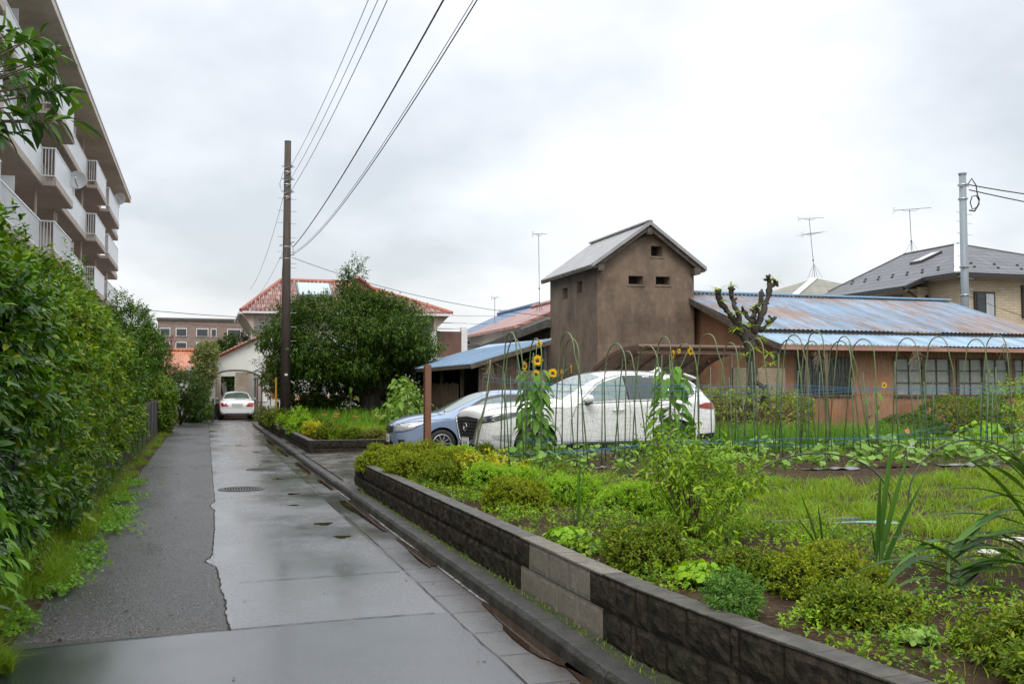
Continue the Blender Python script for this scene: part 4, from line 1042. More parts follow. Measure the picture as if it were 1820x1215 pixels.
def car_body(name, S, wheels, rw, m, parent, W2, arch=.07):
    """S: stations (x, zbot, wsill, zmid, wmid, zbelt, wbelt, zedge, wedge, ztop)"""
    vs, fs = [], []; k = 0
    for (x, zb, ws, zm, wm, zl, wl, ze, we, zt) in S:
        half = [(0,zb),(ws*.8,zb),(ws,zb+.05),(wm,zm),(wl+.006,zl-.03),(wl,zl+.02),(we+(wl-we)*.15,ze-(ze-zl)*.12),(we,ze),(we*.55,zt-(zt-ze)*.15),(0,zt)]
        ring = [(y, z) for y, z in half] + [(-y, z) for y, z in half[-2:0:-1]]
        k = len(ring); vs += [(x, y, z) for y, z in ring]
    for i in range(len(S)-1):
        for j in range(k): a = i*k+j; b2 = i*k+(j+1)%k; fs.append((a, b2, b2+k, a+k))
    fs.append(tuple(range(k))[::-1]); fs.append(tuple(range((len(S)-1)*k, len(S)*k)))
    me = bpy.data.meshes.new(name); me.from_pydata(vs, [], fs)
    o = link(name, me, m); recalc(o)
    sm = o.modifiers.new('s', 'SUBSURF'); sm.levels = 3; sm.render_levels = 3
    cb = MB()
    for xw in wheels:
        for s in (-1, 1): cb.lathe([(rw+arch, s*(W2+.1)), (rw+arch, s*(W2-.30))][::s], (xw, 0, rw), 'y', 40, True)
    cut = cb.build('cut', M_plastic); recalc(cut)
    bo = o.modifiers.new('b', 'BOOLEAN'); bo.object = cut; bo.solver = 'EXACT'; bo.material_mode = 'TRANSFER'
    dg = bpy.context.evaluated_depsgraph_get(); me2 = bpy.data.meshes.new_from_object(o.evaluated_get(dg), depsgraph=dg)
    o.modifiers.clear(); bpy.data.objects.remove(cut); old = o.data; o.data = me2; me2.name = name; o.parent = parent
    me2.shade_smooth(); me2.set_sharp_from_angle(angle=R(35))
    bvh = BVHTree.FromPolygons([v.co.copy() for v in me2.vertices], [tuple(p.vertices) for p in me2.polygons])
    return o, bvh
def patch(bvh, name, lo, hi, d, m, parent, off=.006, nu=14, nv=6, mirror=False, label=None):
    """panel lying on the body: lower/upper polylines projected along d onto the surface"""
    d = Vector(d).normalized(); out = []
    def at(pl, t):
        Ls = [(Vector(b)-Vector(a)).length for a, b in zip(pl, pl[1:])]; T = t*sum(Ls)
        for (a, b), l in zip(zip(pl, pl[1:]), Ls):
            if T <= l + 1e-9: return Vector(a).lerp(Vector(b), T/l if l else 0)
            T -= l
        return Vector(pl[-1])
    for s in ((1, -1) if mirror else (1,)):
        vs = []; dd = Vector((d.x, d.y*s, d.z))
        for j in range(nv+1):
            for i in range(nu+1):
                p = at(lo, i/nu).lerp(at(hi, i/nu), j/nv); p = Vector((p.x, p.y*s, p.z))
                h = bvh.ray_cast(p - dd*3, dd)
                if h[0] is None: h = bvh.find_nearest(p)
                vs.append(h[0] - dd*off)
        b = MB(); b.add(vs, [(j*(nu+1)+i, j*(nu+1)+i+1, (j+1)*(nu+1)+i+1, (j+1)*(nu+1)+i) for j in range(nv) for i in range(nu)])
        o = b.build(name, m, parent, smooth=True); out.append(o)
        if label: o['label'] = label
    return out
def wheel(parent, x, y, r, w, spokes, s, rimr=.66, style=0, paintm=M_rim):
    root = bpy.data.objects.new('wheel', None); col.objects.link(root); root.parent = parent; root.location = (x, y, r)
    b = MB(); R_ = r*rimr
    b.lathe([(R_, -w/2),(R_+.015,-w/2-.012),(r-.03,-w/2-.008),(r-.005,-w/2+.03),(r,0),(r-.005,w/2-.03),(r-.03,w/2+.008),(R_+.015,w/2+.012),(R_,w/2)], axis='y', n=48)
    b.build('tyre', M_tyre, root, smooth=True)
    b = MB(); ys = s*(w/2-.005)
    b.lathe([(R_, ys),(R_-.018, ys+s*.006),(R_-.03, ys-s*.012),(R_-.035,-s*w/2*.5)], axis='y', n=48)
    for k in range(spokes):
        a = 2*math.pi*k/spokes; da = .05 if style == 0 else .09; 
        for e in ((-da, da) if style else (0,)):
            p0 = (math.cos(a)*R_*.18, ys-s*.008, math.sin(a)*R_*.18); p1 = (math.cos(a+e)*(R_-.02), ys-s*.004, math.sin(a+e)*(R_-.02))
            b.beam(p0, p1, .028 if style == 0 else .022, .022)
    b.lathe([(.001, ys+s*.004),(R_*.2, ys+s*.0),(R_*.24, ys-s*.02)], axis='y', n=24)
    b.build('rim', paintm, root, smooth=False)
    b = MB(); b.lathe([(.001, ys-s*.05),(R_*.95, ys-s*.05)], axis='y', n=32); b.build('brake_shadow' if False else 'hub_shade_backing', M_plastic, root)  # black disc stands in for the shade behind the spokes
def plate(parent, x, z, s, text, w=.33, h=.165, y=0, rot=0):
    """number plate facing along s*x"""
    b = MB(); b.box(-.006, .006, -w/2, w/2, -h/2, h/2); o = b.build('number_plate', M_plate, parent); o.location = (x, y, z)
    cu = bpy.data.curves.new('plate_text', 'FONT'); cu.body = text; cu.size = .085; cu.align_x = 'CENTER'; cu.align_y = 'CENTER'; cu.extrude = .001
    tt = bpy.data.objects.new('plate_text', cu); dg = bpy.context.evaluated_depsgraph_get(); me = bpy.data.meshes.new_from_object(tt.evaluated_get(dg)) if False else tt.to_mesh().copy()
    bpy.data.objects.remove(tt); t = link('plate_text', me, None, o); me.materials.clear(); me.materials.append(M_ink)
    t.location = (s*.008, 0, -.015); t.rotation_euler = (R(90), 0, R(90) if s > 0 else R(-90)); return o
def lineset(bvh, name, segs, d, m, parent, w=.006, off=.004, mirror=True):
    b = MB()
    for s in ((1, -1) if mirror else (1,)):
        dd = Vector((d[0], d[1]*s, d[2]))
        for pl in segs:
            pts = []
            for a, c in zip(pl, pl[1:]):
                n = max(2, int((Vector(c)-Vector(a)).length/.06))
                for k in range(n): pts.append(Vector(a).lerp(Vector(c), k/n))
            pts.append(Vector(pl[-1])); q = []
            for p in pts:
                p = Vector((p.x, p.y*s, p.z)); h = bvh.ray_cast(p-dd*3, dd)
                if h[0] is not None: q.append(h[0]-dd*off)
            for p1, p2 in zip(q, q[1:]):
                if (p2-p1).length < .3: b.beam(p1, p2, w, w)
    return b.build(name, m, parent)
M_gap = mat('panel_gap', (.01,.01,.01), .7)

# ---------------- white suv -------------------------------------------------
M_wp = paint('pearl_white_paint', (.84,.85,.85), 0, .22)
suv = thing('suv', 'large white suv parked side-on behind the green hoops and sunflowers', 'car', (4.68, 17.95, .20), R(6.0)); suv.scale = (1.03, 1.0, 1.03)
#     x     zbot  ws   zmid wm    zbelt wbelt zedge wedge ztop
SS = [(.00, .34, .40, .55, .52,  .78, .56,  .86, .50,  .92),
      (.06, .28, .66, .55, .74,  .84, .74,  .96, .62,  1.00),
      (.22, .24, .80, .56, .87,  .88, .86,  1.00, .72, 1.06),
      (.55, .22, .86, .58, .91,  .94, .905, 1.04, .76, 1.10),
      (1.00, .22, .87, .60, .915, .98, .915, 1.07, .80, 1.13),
      (1.40, .22, .87, .60, .90,  1.01, .905, 1.10, .82, 1.16),
      (1.60, .22, .87, .60, .895, 1.03, .90, 1.18, .80, 1.25),
      (2.05, .22, .87, .60, .89,  1.05, .90, 1.44, .70, 1.53),
      (2.40, .22, .87, .60, .89,  1.06, .90, 1.58, .64, 1.66),
      (2.85, .22, .87, .60, .89,  1.07, .90, 1.64, .63, 1.715),
      (3.40, .22, .87, .60, .895, 1.08, .90, 1.64, .63, 1.715),
      (4.00, .23, .87, .62, .90,  1.10, .90, 1.60, .61, 1.68),
      (4.40, .25, .86, .64, .90,  1.12, .88, 1.52, .58, 1.62),
      (4.62, .28, .84, .66, .88,  1.10, .85, 1.35, .56, 1.46),
      (4.78, .33, .78, .66, .85,  1.04, .80, 1.14, .60, 1.20),
      (4.88, .40, .66, .66, .72,  .90, .68,  1.00, .55, 1.04)]
WX = (.98, 3.88); RW = .37
body, bv = car_body('body', SS, WX, RW, M_wp, suv, .92, .05)
side = (0, 1, 0)
patch(bv, 'side_window', [(1.86,-1,1.10),(2.3,-1,1.13),(2.83,-1,1.15)], [(1.95,-1,1.16),(2.30,-1,1.44),(2.83,-1,1.60)], side, M_cglass2, suv, mirror=True)
patch(bv, 'side_window', [(2.90,-1,1.15),(3.4,-1,1.165),(3.76,-1,1.18)], [(2.90,-1,1.60),(3.3,-1,1.615),(3.72,-1,1.60)], side, M_cglass, suv, mirror=True)
patch(bv, 'side_window', [(3.82,-1,1.18),(4.1,-1,1.21),(4.36,-1,1.27)], [(3.80,-1,1.60),(4.1,-1,1.57),(4.34,-1,1.46)], side, M_cglass, suv, mirror=True)
lineset(bv, 'window_trim', [[(1.80,-1,1.075),(2.3,-1,1.105),(2.85,-1,1.125),(3.8,-1,1.155),(4.2,-1,1.20),(4.42,-1,1.30)],[(1.9,-1,1.16),(2.25,-1,1.44),(2.5,-1,1.55),(2.85,-1,1.625),(3.4,-1,1.64),(3.9,-1,1.62),(4.3,-1,1.52),(4.42,-1,1.36)]], side, M_chrome, suv, .014)
patch(bv, 'windscreen', [(1.50,-.74,1.2),(1.44,0,1.2),(1.50,.74,1.2)], [(2.36,-.60,1.62),(2.36,0,1.64),(2.36,.60,1.62)], (.6,0,-.8), M_cglass2, suv, nu=16, nv=10)
patch(bv, 'rear_window', [(5,-.62,1.12),(5,.62,1.12)], [(5,-.5,1.42),(5,.5,1.42)], (-1,0,0), M_cglass, suv)
# wheel arch cladding and sill
def archclad(bv, xw, rw, w, m, parent, zc):
    vs = []; n = 22
    for k in range(n+1):
        a = math.pi*k/n*1.12 - .12*math.pi/2
        for r_ in (rw, rw+w):
            p = Vector((xw+math.cos(a)*r_, -1, zc+math.sin(a)*r_)); h = bv.ray_cast(p-Vector((0,3,0)), Vector((0,1,0)))
            y = h[0].y if h[0] is not None and h[0].y < -.6 else None
            vs.append([p.x, y, p.z])
    known = [v[1] for v in vs if v[1] is not None]; my = sum(known)/len(known)
    for s in (-1, 1):
        b = MB(); vv = [(v[0], -s*((v[1] if v[1] is not None else my)-.012)*1., v[2]) for v in vs]
        b.add(vv, [(2*i, 2*i+2, 2*i+3, 2*i+1) for i in range(n)]); b.build('arch_trim', m, parent, smooth=True)
for xw in WX: archclad(bv, xw, RW+.045, .085, M_plastic, suv, RW)
patch(bv, 'sill_trim', [(1.45,-1,.27),(3.42,-1,.27)], [(1.42,-1,.37),(3.44,-1,.37)], side, M_plastic, suv, mirror=True)
lineset(bv, 'sill_chrome', [[(1.5,-1,.40),(3.4,-1,.40)]], side, M_chrome, suv, .012)
patch(bv, 'bumper_trim', [(4.32,-1,.33),(4.78,-1,.40)], [(4.34,-1,.50),(4.80,-1,.52)], side, M_plastic, suv, mirror=True)
lineset(bv, 'door_seams', [[(1.78,-1,1.05),(1.66,-1,.8),(1.66,-1,.36)],[(2.87,-1,1.12),(2.87,-1,.36)],[(3.88,-1,1.15),(3.74,-1,.8),(3.5,-1,.45)],[(1.5,-1,1.02),(1.0,-1,1.0),(.55,-1,.93)],[(1.66,-1,.38),(3.5,-1,.38)]], side, M_gap, suv, .006)
for xx, zz in ((2.62,.96),(3.60,1.0)):
    for s in (-1, 1):
        b = MB(); b.tube([(xx-.11, s*.905, zz),(xx-.09,s*.94,zz+.004),(xx+.09,s*.94,zz+.012),(xx+.11,s*.905,zz+.012)], .014, 8); b.build('door_handle', M_wp, suv, smooth=True)
# grille, lamps, front
patch(bv, 'grille', [(-.2,-.30,.46),(-.2,0,.42),(-.2,.30,.46)], [(-.2,-.56,.83),(-.2,0,.86),(-.2,.56,.83)], (1,0,0), M_plastic, suv, off=.012, nu=20, nv=10)
b = MB()
for k in range(6):
    z = .50 + k*.058; w_ = .32 + k*.045; pts = []
    for t in np.linspace(-1, 1, 13):
        p = Vector((-.5, t*w_, z)); h = bv.ray_cast(p, Vector((1,0,0)))
        if h[0] is not None: pts.append(h[0]+Vector((-.022,0,0)))
    for p, q in zip(pts, pts[1:]): b.beam(p, q, .02, .018)
b.build('grille_bars', mat('grille_grey', (.10,.10,.105), .35, met=.5), suv)
b = MB(); pts = []
for p in [(-.5,-.84,.80),(-.5,-.62,.82),(-.5,-.50,.66),(-.5,-.36,.44),(-.5,-.2,.40),(-.5,0,.39),(-.5,.2,.40),(-.5,.36,.44),(-.5,.50,.66),(-.5,.62,.82),(-.5,.84,.80)]:
    h = bv.ray_cast(Vector(p), Vector((1,0,0)))
    if h[0] is not None: pts.append(h[0]+Vector((-.015,0,0)))
b.tube(pts, .022, 8); b.build('chrome_wing', M_chrome, suv, smooth=True)
b = MB(); b.tube([(-.035+.0, .085*math.cos(a), .67+.07*math.sin(a)) for a in np.linspace(0, 2*math.pi, 25)], .009, 6)
b.tube([(-.035,-.08,.68),(-.04,-.03,.665),(-.042,0,.635),(-.04,.03,.665),(-.035,.08,.68)], .009, 6); b.build('emblem', M_chrome, suv, smooth=True)
dg_ = (.55,.83,0)
patch(bv, 'headlight', [(.05,-.56,.76),(.20,-.82,.80),(.60,-1,.91)], [(.05,-.56,.85),(.22,-.82,.91),(.70,-1,.965)], dg_, M_lampd, suv, off=.01, mirror=True)
lineset(bv, 'headlight_trim', [[(.04,-.56,.755),(.2,-.82,.79),(.64,-1,.905)]], dg_, M_chrome, suv, .016)
patch(bv, 'lower_intake', [(-.2,-.55,.30),(-.2,.55,.30)], [(-.2,-.42,.37),(-.2,.42,.37)], (1,0,0), M_plastic, suv)
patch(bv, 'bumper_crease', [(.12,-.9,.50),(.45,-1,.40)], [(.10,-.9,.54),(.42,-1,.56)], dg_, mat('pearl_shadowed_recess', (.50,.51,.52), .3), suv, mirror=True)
b = MB(); lineset(bv, 'bonnet_line', [[(.12,-.66,1.2),(.6,-.74,1.2),(1.35,-.80,1.3)]], (0,0,-1), M_gap, suv, .006)
plate(suv, -.03, .40, -1, '31-05')
patch(bv, 'tail_light', [(4.42,-1,1.0),(4.60,-1,.98),(4.80,-.9,.97)], [(4.40,-1,1.04),(4.60,-1,1.09),(4.78,-.9,1.10)], (-.5,.86,0), M_red, suv, off=.012, mirror=True)
b = MB(); b.prism([(-.11,0),(.11,0),(.12,.012),(.04,.02),(-.03,.075),(-.09,.075)][::-1], -.022, .022, 'xz'); f = b.build('roof_fin', M_wp, suv, bevel=.006); f.location = (3.95, 0, 1.685); f.scale = (-1.1,1,1.2)
b = MB(); b.slab([(4.28,-.55,1.655),(4.62,-.50,1.56),(4.62,.50,1.56),(4.28,.55,1.655)][::-1], .035); b.build('spoiler', M_wp, suv, bevel=.012)
def mirror_(parent, x, y, z, s, m, sc=1):
    r0 = bpy.data.objects.new('wing_mirror', None); col.objects.link(r0); r0.parent = parent; r0.location = (x, y, z)
    b = MB(); b.lathe([(.001,-.115),(.05,-.105),(.075,-.06),(.083,0),(.078,.06),(.05,.10),(.001,.108)], axis='y', n=16)
    b.v = [(v[0]*.85*sc, v[1]*s*sc, v[2]*.95*sc+.04) for v in b.v]; recalc(b.build('mirror_housing', m, r0, smooth=True))
    b = MB(); b.beam((.01,-s*.13,-.06),(0,-s*.02,-.02),.09*sc,.035); b.box(-.045*sc,.05*sc,-.08,.08,-.045,-.028); b.build('mirror_base', M_plastic, r0)
for s in (-1, 1): mirror_(suv, 1.98, s*1.00, 1.13, s, M_wp)
b = MB(); b.beam((1.50,-.5,1.215),(1.64,.05,1.27),.014,.014); b.beam((1.49,.1,1.215),(1.62,.6,1.25),.014,.014); b.build('wiper', M_plastic, suv)
for xw in WX:
    for s in (-1, 1): wheel(suv, xw, s*.80, RW-.005, .23, 5, s, .68, 1)
patch(bv, 'b_pillar', [(2.835,-1,1.15),(2.895,-1,1.15)], [(2.835,-1,1.60),(2.895,-1,1.60)], side, M_plastic, suv, nu=2, off=.0065, mirror=True)

# ---------------- blue wagon -------------------------------------------------
M_bp = paint('light_blue_paint', (.27,.36,.52), .25, .28)
wag = thing('station_wagon', 'light metallic blue station wagon parked beyond the white suv, nose to the lane', 'car', (3.98, 22.15, .08))
SW = [(.00, .30, .38, .44, .44, .58, .46, .66, .40, .70),
      (.06, .24, .60, .44, .66, .62, .66, .72, .52, .77),
      (.22, .20, .74, .45, .79, .68, .78, .80, .62, .86),
      (.55, .18, .80, .46, .84, .76, .835, .88, .66, .93),
      (.95, .18, .81, .48, .85, .83, .845, .94, .70, .985),
      (1.20, .18, .81, .48, .84, .86, .84, .98, .71, 1.03),
      (1.50, .18, .81, .48, .84, .89, .84, 1.13, .66, 1.20),
      (1.90, .18, .81, .48, .84, .91, .84, 1.32, .59, 1.39),
      (2.25, .18, .81, .48, .84, .92, .84, 1.41, .57, 1.475),
      (2.70, .18, .81, .48, .84, .93, .84, 1.43, .57, 1.50),
      (3.30, .18, .81, .50, .84, .94, .84, 1.42, .56, 1.48),
      (3.90, .20, .80, .52, .83, .96, .82, 1.36, .54, 1.43),
      (4.20, .24, .76, .54, .80, .95, .78, 1.18, .54, 1.26),
      (4.38, .30, .64, .54, .72, .84, .68, .96, .52, 1.00),
      (4.43, .36, .56, .54, .62, .74, .58, .84, .48, .88)]
WX2 = (1.02, 3.62); RW2 = .315
body, bw = car_body('body', SW, WX2, RW2, M_bp, wag, .85, .045)
patch(bw, 'side_window', [(1.55,-1,.955),(2.0,-1,.965),(2.40,-1,.97)], [(1.62,-1,1.02),(2.0,-1,1.27),(2.40,-1,1.37)], side, M_cglass2, wag, mirror=True)
patch(bw, 'side_window', [(2.47,-1,.97),(3.0,-1,.98),(3.25,-1,.985)], [(2.47,-1,1.375),(3.0,-1,1.38),(3.22,-1,1.37)], side, M_cglass, wag, mirror=True)
patch(bw, 'side_window', [(3.32,-1,.99),(3.9,-1,1.02)], [(3.30,-1,1.36),(3.8,-1,1.30)], side, M_cglass, wag, mirror=True)
patch(bw, 'window_visor', [(1.72,-1,1.10),(2.02,-1,1.26),(2.42,-1,1.345),(3.2,-1,1.35)], [(1.68,-1,1.13),(2.0,-1,1.31),(2.40,-1,1.39),(3.2,-1,1.395)], side, mat('smoked_visor', (.10,.085,.08), .2), wag, off=.015, mirror=True)
patch(bw, 'mirror_corner', [(1.36,-1,.935),(1.56,-1,.95)], [(1.46,-1,.95),(1.60,-1,1.02)], side, M_plastic, wag, mirror=True, nu=4, nv=3)
patch(bw, 'windscreen', [(1.16,-.66,1.0),(1.08,0,1.0),(1.16,.66,1.0)], [(2.10,-.54,1.42),(2.05,0,1.44),(2.10,.54,1.42)], (.6,0,-.8), M_cglass2, wag, nu=16, nv=10)
lineset(bw, 'door_seams', [[(1.42,-1,.93),(1.36,-1,.75),(1.38,-1,.3)],[(2.44,-1,.96),(2.44,-1,.3)],[(3.30,-1,.96),(3.2,-1,.6),(3.1,-1,.4)],[(1.2,-1,.86),(.8,-1,.83),(.5,-1,.78)]], side, M_gap, wag, .006)
lineset(bw, 'bonnet_line', [[(.1,-.56,1.2),(.5,-.66,1.2),(1.1,-.72,1.2)],[(1.02,-.7,1.2),(.98,0,1.2)]], (0,0,-1), M_gap, wag, .006)
patch(bw, 'grille', [(-.2,-.36,.56),(-.2,0,.54),(-.2,.36,.56)], [(-.2,-.42,.69),(-.2,0,.70),(-.2,.42,.69)], (1,0,0), M_plastic, wag, off=.01, nv=5)
b = MB()
for z, w_ in ((.60,.37),(.65,.40)):
    pts = []
    for t in np.linspace(-1, 1, 13):
        h = bw.ray_cast(Vector((-.5, t*w_, z)), Vector((1,0,0)))
        if h[0] is not None: pts.append(h[0]+Vector((-.02,0,0)))
    for p, q in zip(pts, pts[1:]): b.beam(p, q, .012, .014)
b.build('grille_bars', M_chrome, wag)
patch(bw, 'headlight', [(.05,-.50,.58),(.22,-.74,.60),(.36,-.80,.64)], [(.05,-.46,.72),(.32,-.70,.78),(.70,-.84,.815)], dg_, M_lamp, wag, off=.01, mirror=True, nu=10)
lineset(bw, 'headlight_edge', [[(.05,-.50,.57),(.22,-.74,.59),(.36,-.81,.63),(.72,-.86,.82)],[(.05,-.46,.73),(.32,-.70,.79),(.72,-.84,.825)]], dg_, M_plastic, wag, .008)
patch(bw, 'lower_intake', [(-.2,-.36,.26),(-.2,.36,.26)], [(-.2,-.30,.36),(-.2,.30,.36)], (1,0,0), M_plastic, wag)
patch(bw, 'fog_recess', [(.1,-.60,.32),(.2,-.74,.33)], [(.1,-.60,.41),(.2,-.74,.41)], dg_, M_plastic, wag, mirror=True, nu=4, nv=3)
plate(wag, -.03, .42, -1, '75-20')
for s in (-1, 1): mirror_(wag, 1.66, s*.94, 1.0, s, M_bp, .95)
b = MB(); b.beam((1.12,-.6,1.03),(1.22,-.1,1.08),.014,.014); b.beam((1.10,0,1.03),(1.20,.5,1.08),.014,.014); b.build('wiper', M_plastic, wag)
for s in (-1, 1):
    for xx, zz in ((2.25,.84),(3.12,.85)):
        b = MB(); b.tube([(xx-.1,s*.84,zz),(xx-.08,s*.87,zz),(xx+.08,s*.87,zz),(xx+.1,s*.84,zz)], .012, 8); b.build('door_handle', M_bp, wag, smooth=True)
for xw in WX2:
    for s in (-1, 1): wheel(wag, xw, s*.735, RW2, .2, 10, s, .68, 0)
patch(bw, 'tail_light', [(4.16,-1,.80),(4.40,-.8,.76)], [(4.10,-1,1.0),(4.34,-.8,.96)], (-.5,.86,0), M_red, wag, off=.012, mirror=True)

# ---------------- white sedan ------------------------------------------------
sed = thing('sedan', 'white sedan seen from behind, half inside the arched garage', 'car', (1.66, 57.6, 0), R(-90))
SD = [(.00, .32, .42, .46, .50, .60, .52, .68, .46, .72),
      (.20, .20, .74, .46, .82, .70, .80, .82, .64, .88),
      (.90, .18, .84, .48, .89, .84, .88, .95, .74, 1.00),
      (1.45, .18, .84, .48, .89, .88, .885, 1.00, .74, 1.05),
      (1.95, .18, .84, .48, .89, .91, .885, 1.28, .62, 1.34),
      (2.35, .18, .84, .48, .89, .92, .885, 1.38, .60, 1.46),
      (3.10, .18, .84, .50, .89, .94, .885, 1.40, .60, 1.475),
      (3.60, .18, .84, .50, .89, .95, .88, 1.30, .58, 1.40),
      (4.10, .20, .84, .52, .89, .96, .87, 1.03, .66, 1.08),
      (4.50, .22, .83, .54, .88, .95, .85, 1.02, .68, 1.05),
      (4.74, .24, .80, .56, .86, .90, .82, .98, .66, 1.00),
      (4.82, .30, .76, .52, .84, .66, .80, .80, .66, .84),
      (4.85, .34, .70, .50, .76, .60, .74, .72, .60, .76)]
WX3 = (.95, 3.80); RW3 = .325
body, bs_ = car_body('body', SD, WX3, RW3, M_wp, sed, .89, .045)
patch(bs_, 'rear_window', [(4.08,-.66,1.06),(4.16,0,1.06),(4.08,.66,1.06)], [(3.50,-.53,1.38),(3.54,0,1.40),(3.50,.53,1.38)], (-.7,0,-.7), mat('tinted_rear_glass', (.05,.085,.07), .04, (.12,.17,.14), 2.5, spec=.8), sed, nu=14, nv=8)
patch(bs_, 'side_window', [(1.62,-1,.99),(3.9,-1,1.0)], [(2.05,-1,1.28),(3.5,-1,1.30)], side, M_cglass, sed, mirror=True)
patch(bs_, 'tail_light', [(6,-.87,.66),(6,-.42,.68)], [(6,-.85,.87),(6,-.56,.87)], (-1,0,0), M_red, sed, mirror=True, nu=8, nv=4)
patch(bs_, 'number_plate_recess', [(6,-.26,.66),(6,.26,.66)], [(6,-.26,.83),(6,.26,.83)], (-1,0,0), mat('recess_grey', (.45,.46,.46), .4), sed, nu=4, nv=3)
plate(sed, 4.86, .745, 1, '10-447')
patch(bs_, 'boot_chrome', [(6,-.26,.845),(6,.26,.845)], [(6,-.26,.87),(6,.26,.87)], (-1,0,0), M_chrome, sed, nu=6, nv=2, off=.02)
lineset(bs_, 'boot_line', [[(6,-.85,.62),(6,.85,.62)],[(6,-.50,.66),(6,-.52,.92),(6,-.50,.98)],[(6,.50,.66),(6,.52,.92),(6,.50,.98)]], (-1,0,0), M_gap, sed, .006, mirror=False)
b = MB(); b.tube([(6,0,0)]*2 if False else [(4.86,-.55,.25),(4.70,-.55,.25)], .04, 12); b.tube([(4.86,.55,.25),(4.70,.55,.25)], .04, 12); b.build('exhaust', M_plastic, sed)
patch(bs_, 'bumper_under', [(6,-.70,.30),(6,.70,.30)], [(6,-.72,.34),(6,.72,.34)], (-1,0,0), M_plastic, sed, nu=8, nv=2)
for s in (-1, 1): mirror_(sed, 1.75, s*.98, 1.0, s, M_wp, .95)
for xw in WX3:
    for s in (-1, 1): wheel(sed, xw, s*.77, RW3, .21, 8, s, .66, 0)
b = MB(); b.tube([(3.35,.1,1.44),(3.42,.1,1.50)], .008, 5); b.box(4.03,4.07,-.01,.01,1.1,1.14); b.build('aerial', M_plastic, sed)
# ================================================================ PLANTS
L_hedge = leafmat('hedge_leaf', [(.016,.048,.008),(.030,.085,.012),(.050,.125,.015),(.085,.17,.02),(.03,.08,.016),(.13,.22,.03),(.16,.18,.04)], .30, .2, .6)
L_hedge2 = leafmat('privet_leaf', [(.03,.075,.010),(.055,.13,.014),(.085,.17,.018),(.13,.22,.025),(.045,.10,.018),(.18,.26,.03),(.24,.24,.05)], .34, .22, .55)
L_dark = leafmat('camellia_leaf', [(.012,.035,.010),(.020,.055,.014),(.03,.08,.02),(.045,.10,.035)], .25, .15, .7)
L_vine = leafmat('vine_leaf', [(.10,.22,.05),(.14,.28,.06),(.18,.32,.09),(.08,.18,.04)], .45, .3)
L_tree = leafmat('round_tree_leaf', [(.013,.030,.009),(.024,.054,.013),(.038,.078,.017),(.060,.108,.021),(.09,.14,.028)], .4, .2, .5)
L_az = leafmat('azalea_leaf', [(.06,.10,.012),(.11,.17,.015),(.20,.26,.02),(.08,.12,.02),(.27,.29,.03),(.12,.09,.03)], .45, .28, .3)
L_azd = leafmat('azalea_leaf_green', [(.035,.065,.009),(.065,.115,.012),(.12,.18,.018),(.05,.09,.015),(.18,.23,.025),(.09,.07,.025)], .42, .22, .35)
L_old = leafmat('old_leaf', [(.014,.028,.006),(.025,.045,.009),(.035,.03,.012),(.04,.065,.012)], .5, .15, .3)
L_azy = leafmat('yellow_box_leaf', [(.30,.32,.03),(.42,.38,.05),(.2,.25,.03),(.5,.42,.08)], .42, .3)
L_lime = leafmat('lime_leaf', [(.12,.25,.03),(.18,.33,.035),(.25,.38,.05),(.10,.20,.03)], .4, .35)
L_grass = leafmat('grass_blade', [(.08,.16,.020),(.13,.235,.028),(.19,.29,.040),(.11,.18,.03),(.25,.28,.07)], .5, .35)
L_grassd = leafmat('dark_grass_blade', [(.05,.13,.018),(.08,.18,.025),(.12,.22,.03),(.06,.13,.03)], .5, .3)
L_sword = leafmat('sword_leaf', [(.025,.07,.02),(.04,.10,.025),(.065,.14,.035),(.03,.08,.025)], .36, .2)
L_squash = leafmat('squash_leaf', [(.13,.24,.08),(.18,.30,.11),(.24,.35,.16),(.10,.20,.05)], .5, .25)
L_blue = leafmat('blue_green_leaf', [(.04,.10,.03),(.07,.15,.045),(.10,.19,.06)], .5, .25)
L_nand = leafmat('nandina_leaf', [(.05,.11,.015),(.09,.18,.02),(.16,.27,.03),(.25,.35,.04),(.04,.09,.015)], .4, .3, .35)
L_sun = leafmat('sunflower_leaf', [(.08,.18,.035),(.11,.23,.05),(.15,.28,.07),(.06,.14,.03)], .5, .25)
L_pale = leafmat('pale_broad_leaf', [(.09,.17,.05),(.14,.24,.08),(.19,.29,.11),(.07,.13,.03)], .5, .35)
L_fern = leafmat('epiphyte_leaf', [(.20,.30,.05),(.32,.42,.07),(.14,.24,.04),(.42,.45,.14)], .45, .3)
L_dry = leafmat('dry_leaf', [(.16,.10,.05),(.22,.15,.07),(.12,.07,.035),(.30,.24,.10),(.18,.22,.05)], .6, .1, gain=False)
L_red = leafmat('pink_blossom', [(.30,.05,.07),(.38,.08,.11),(.22,.03,.05)], .6, .3, gain=False)
M_stem = mat('brown_stem', (.07,.045,.03), .8, (.12,.08,.055), 20)
M_stemg = mat('green_stem', (.10,.17,.045), .6, (.14,.22,.07), 20)
M_bark = mat('dark_bark', (.025,.02,.016), .85, (.07,.058,.045), 8, bump=.8, bs=30, stretch=(1,1,.4))

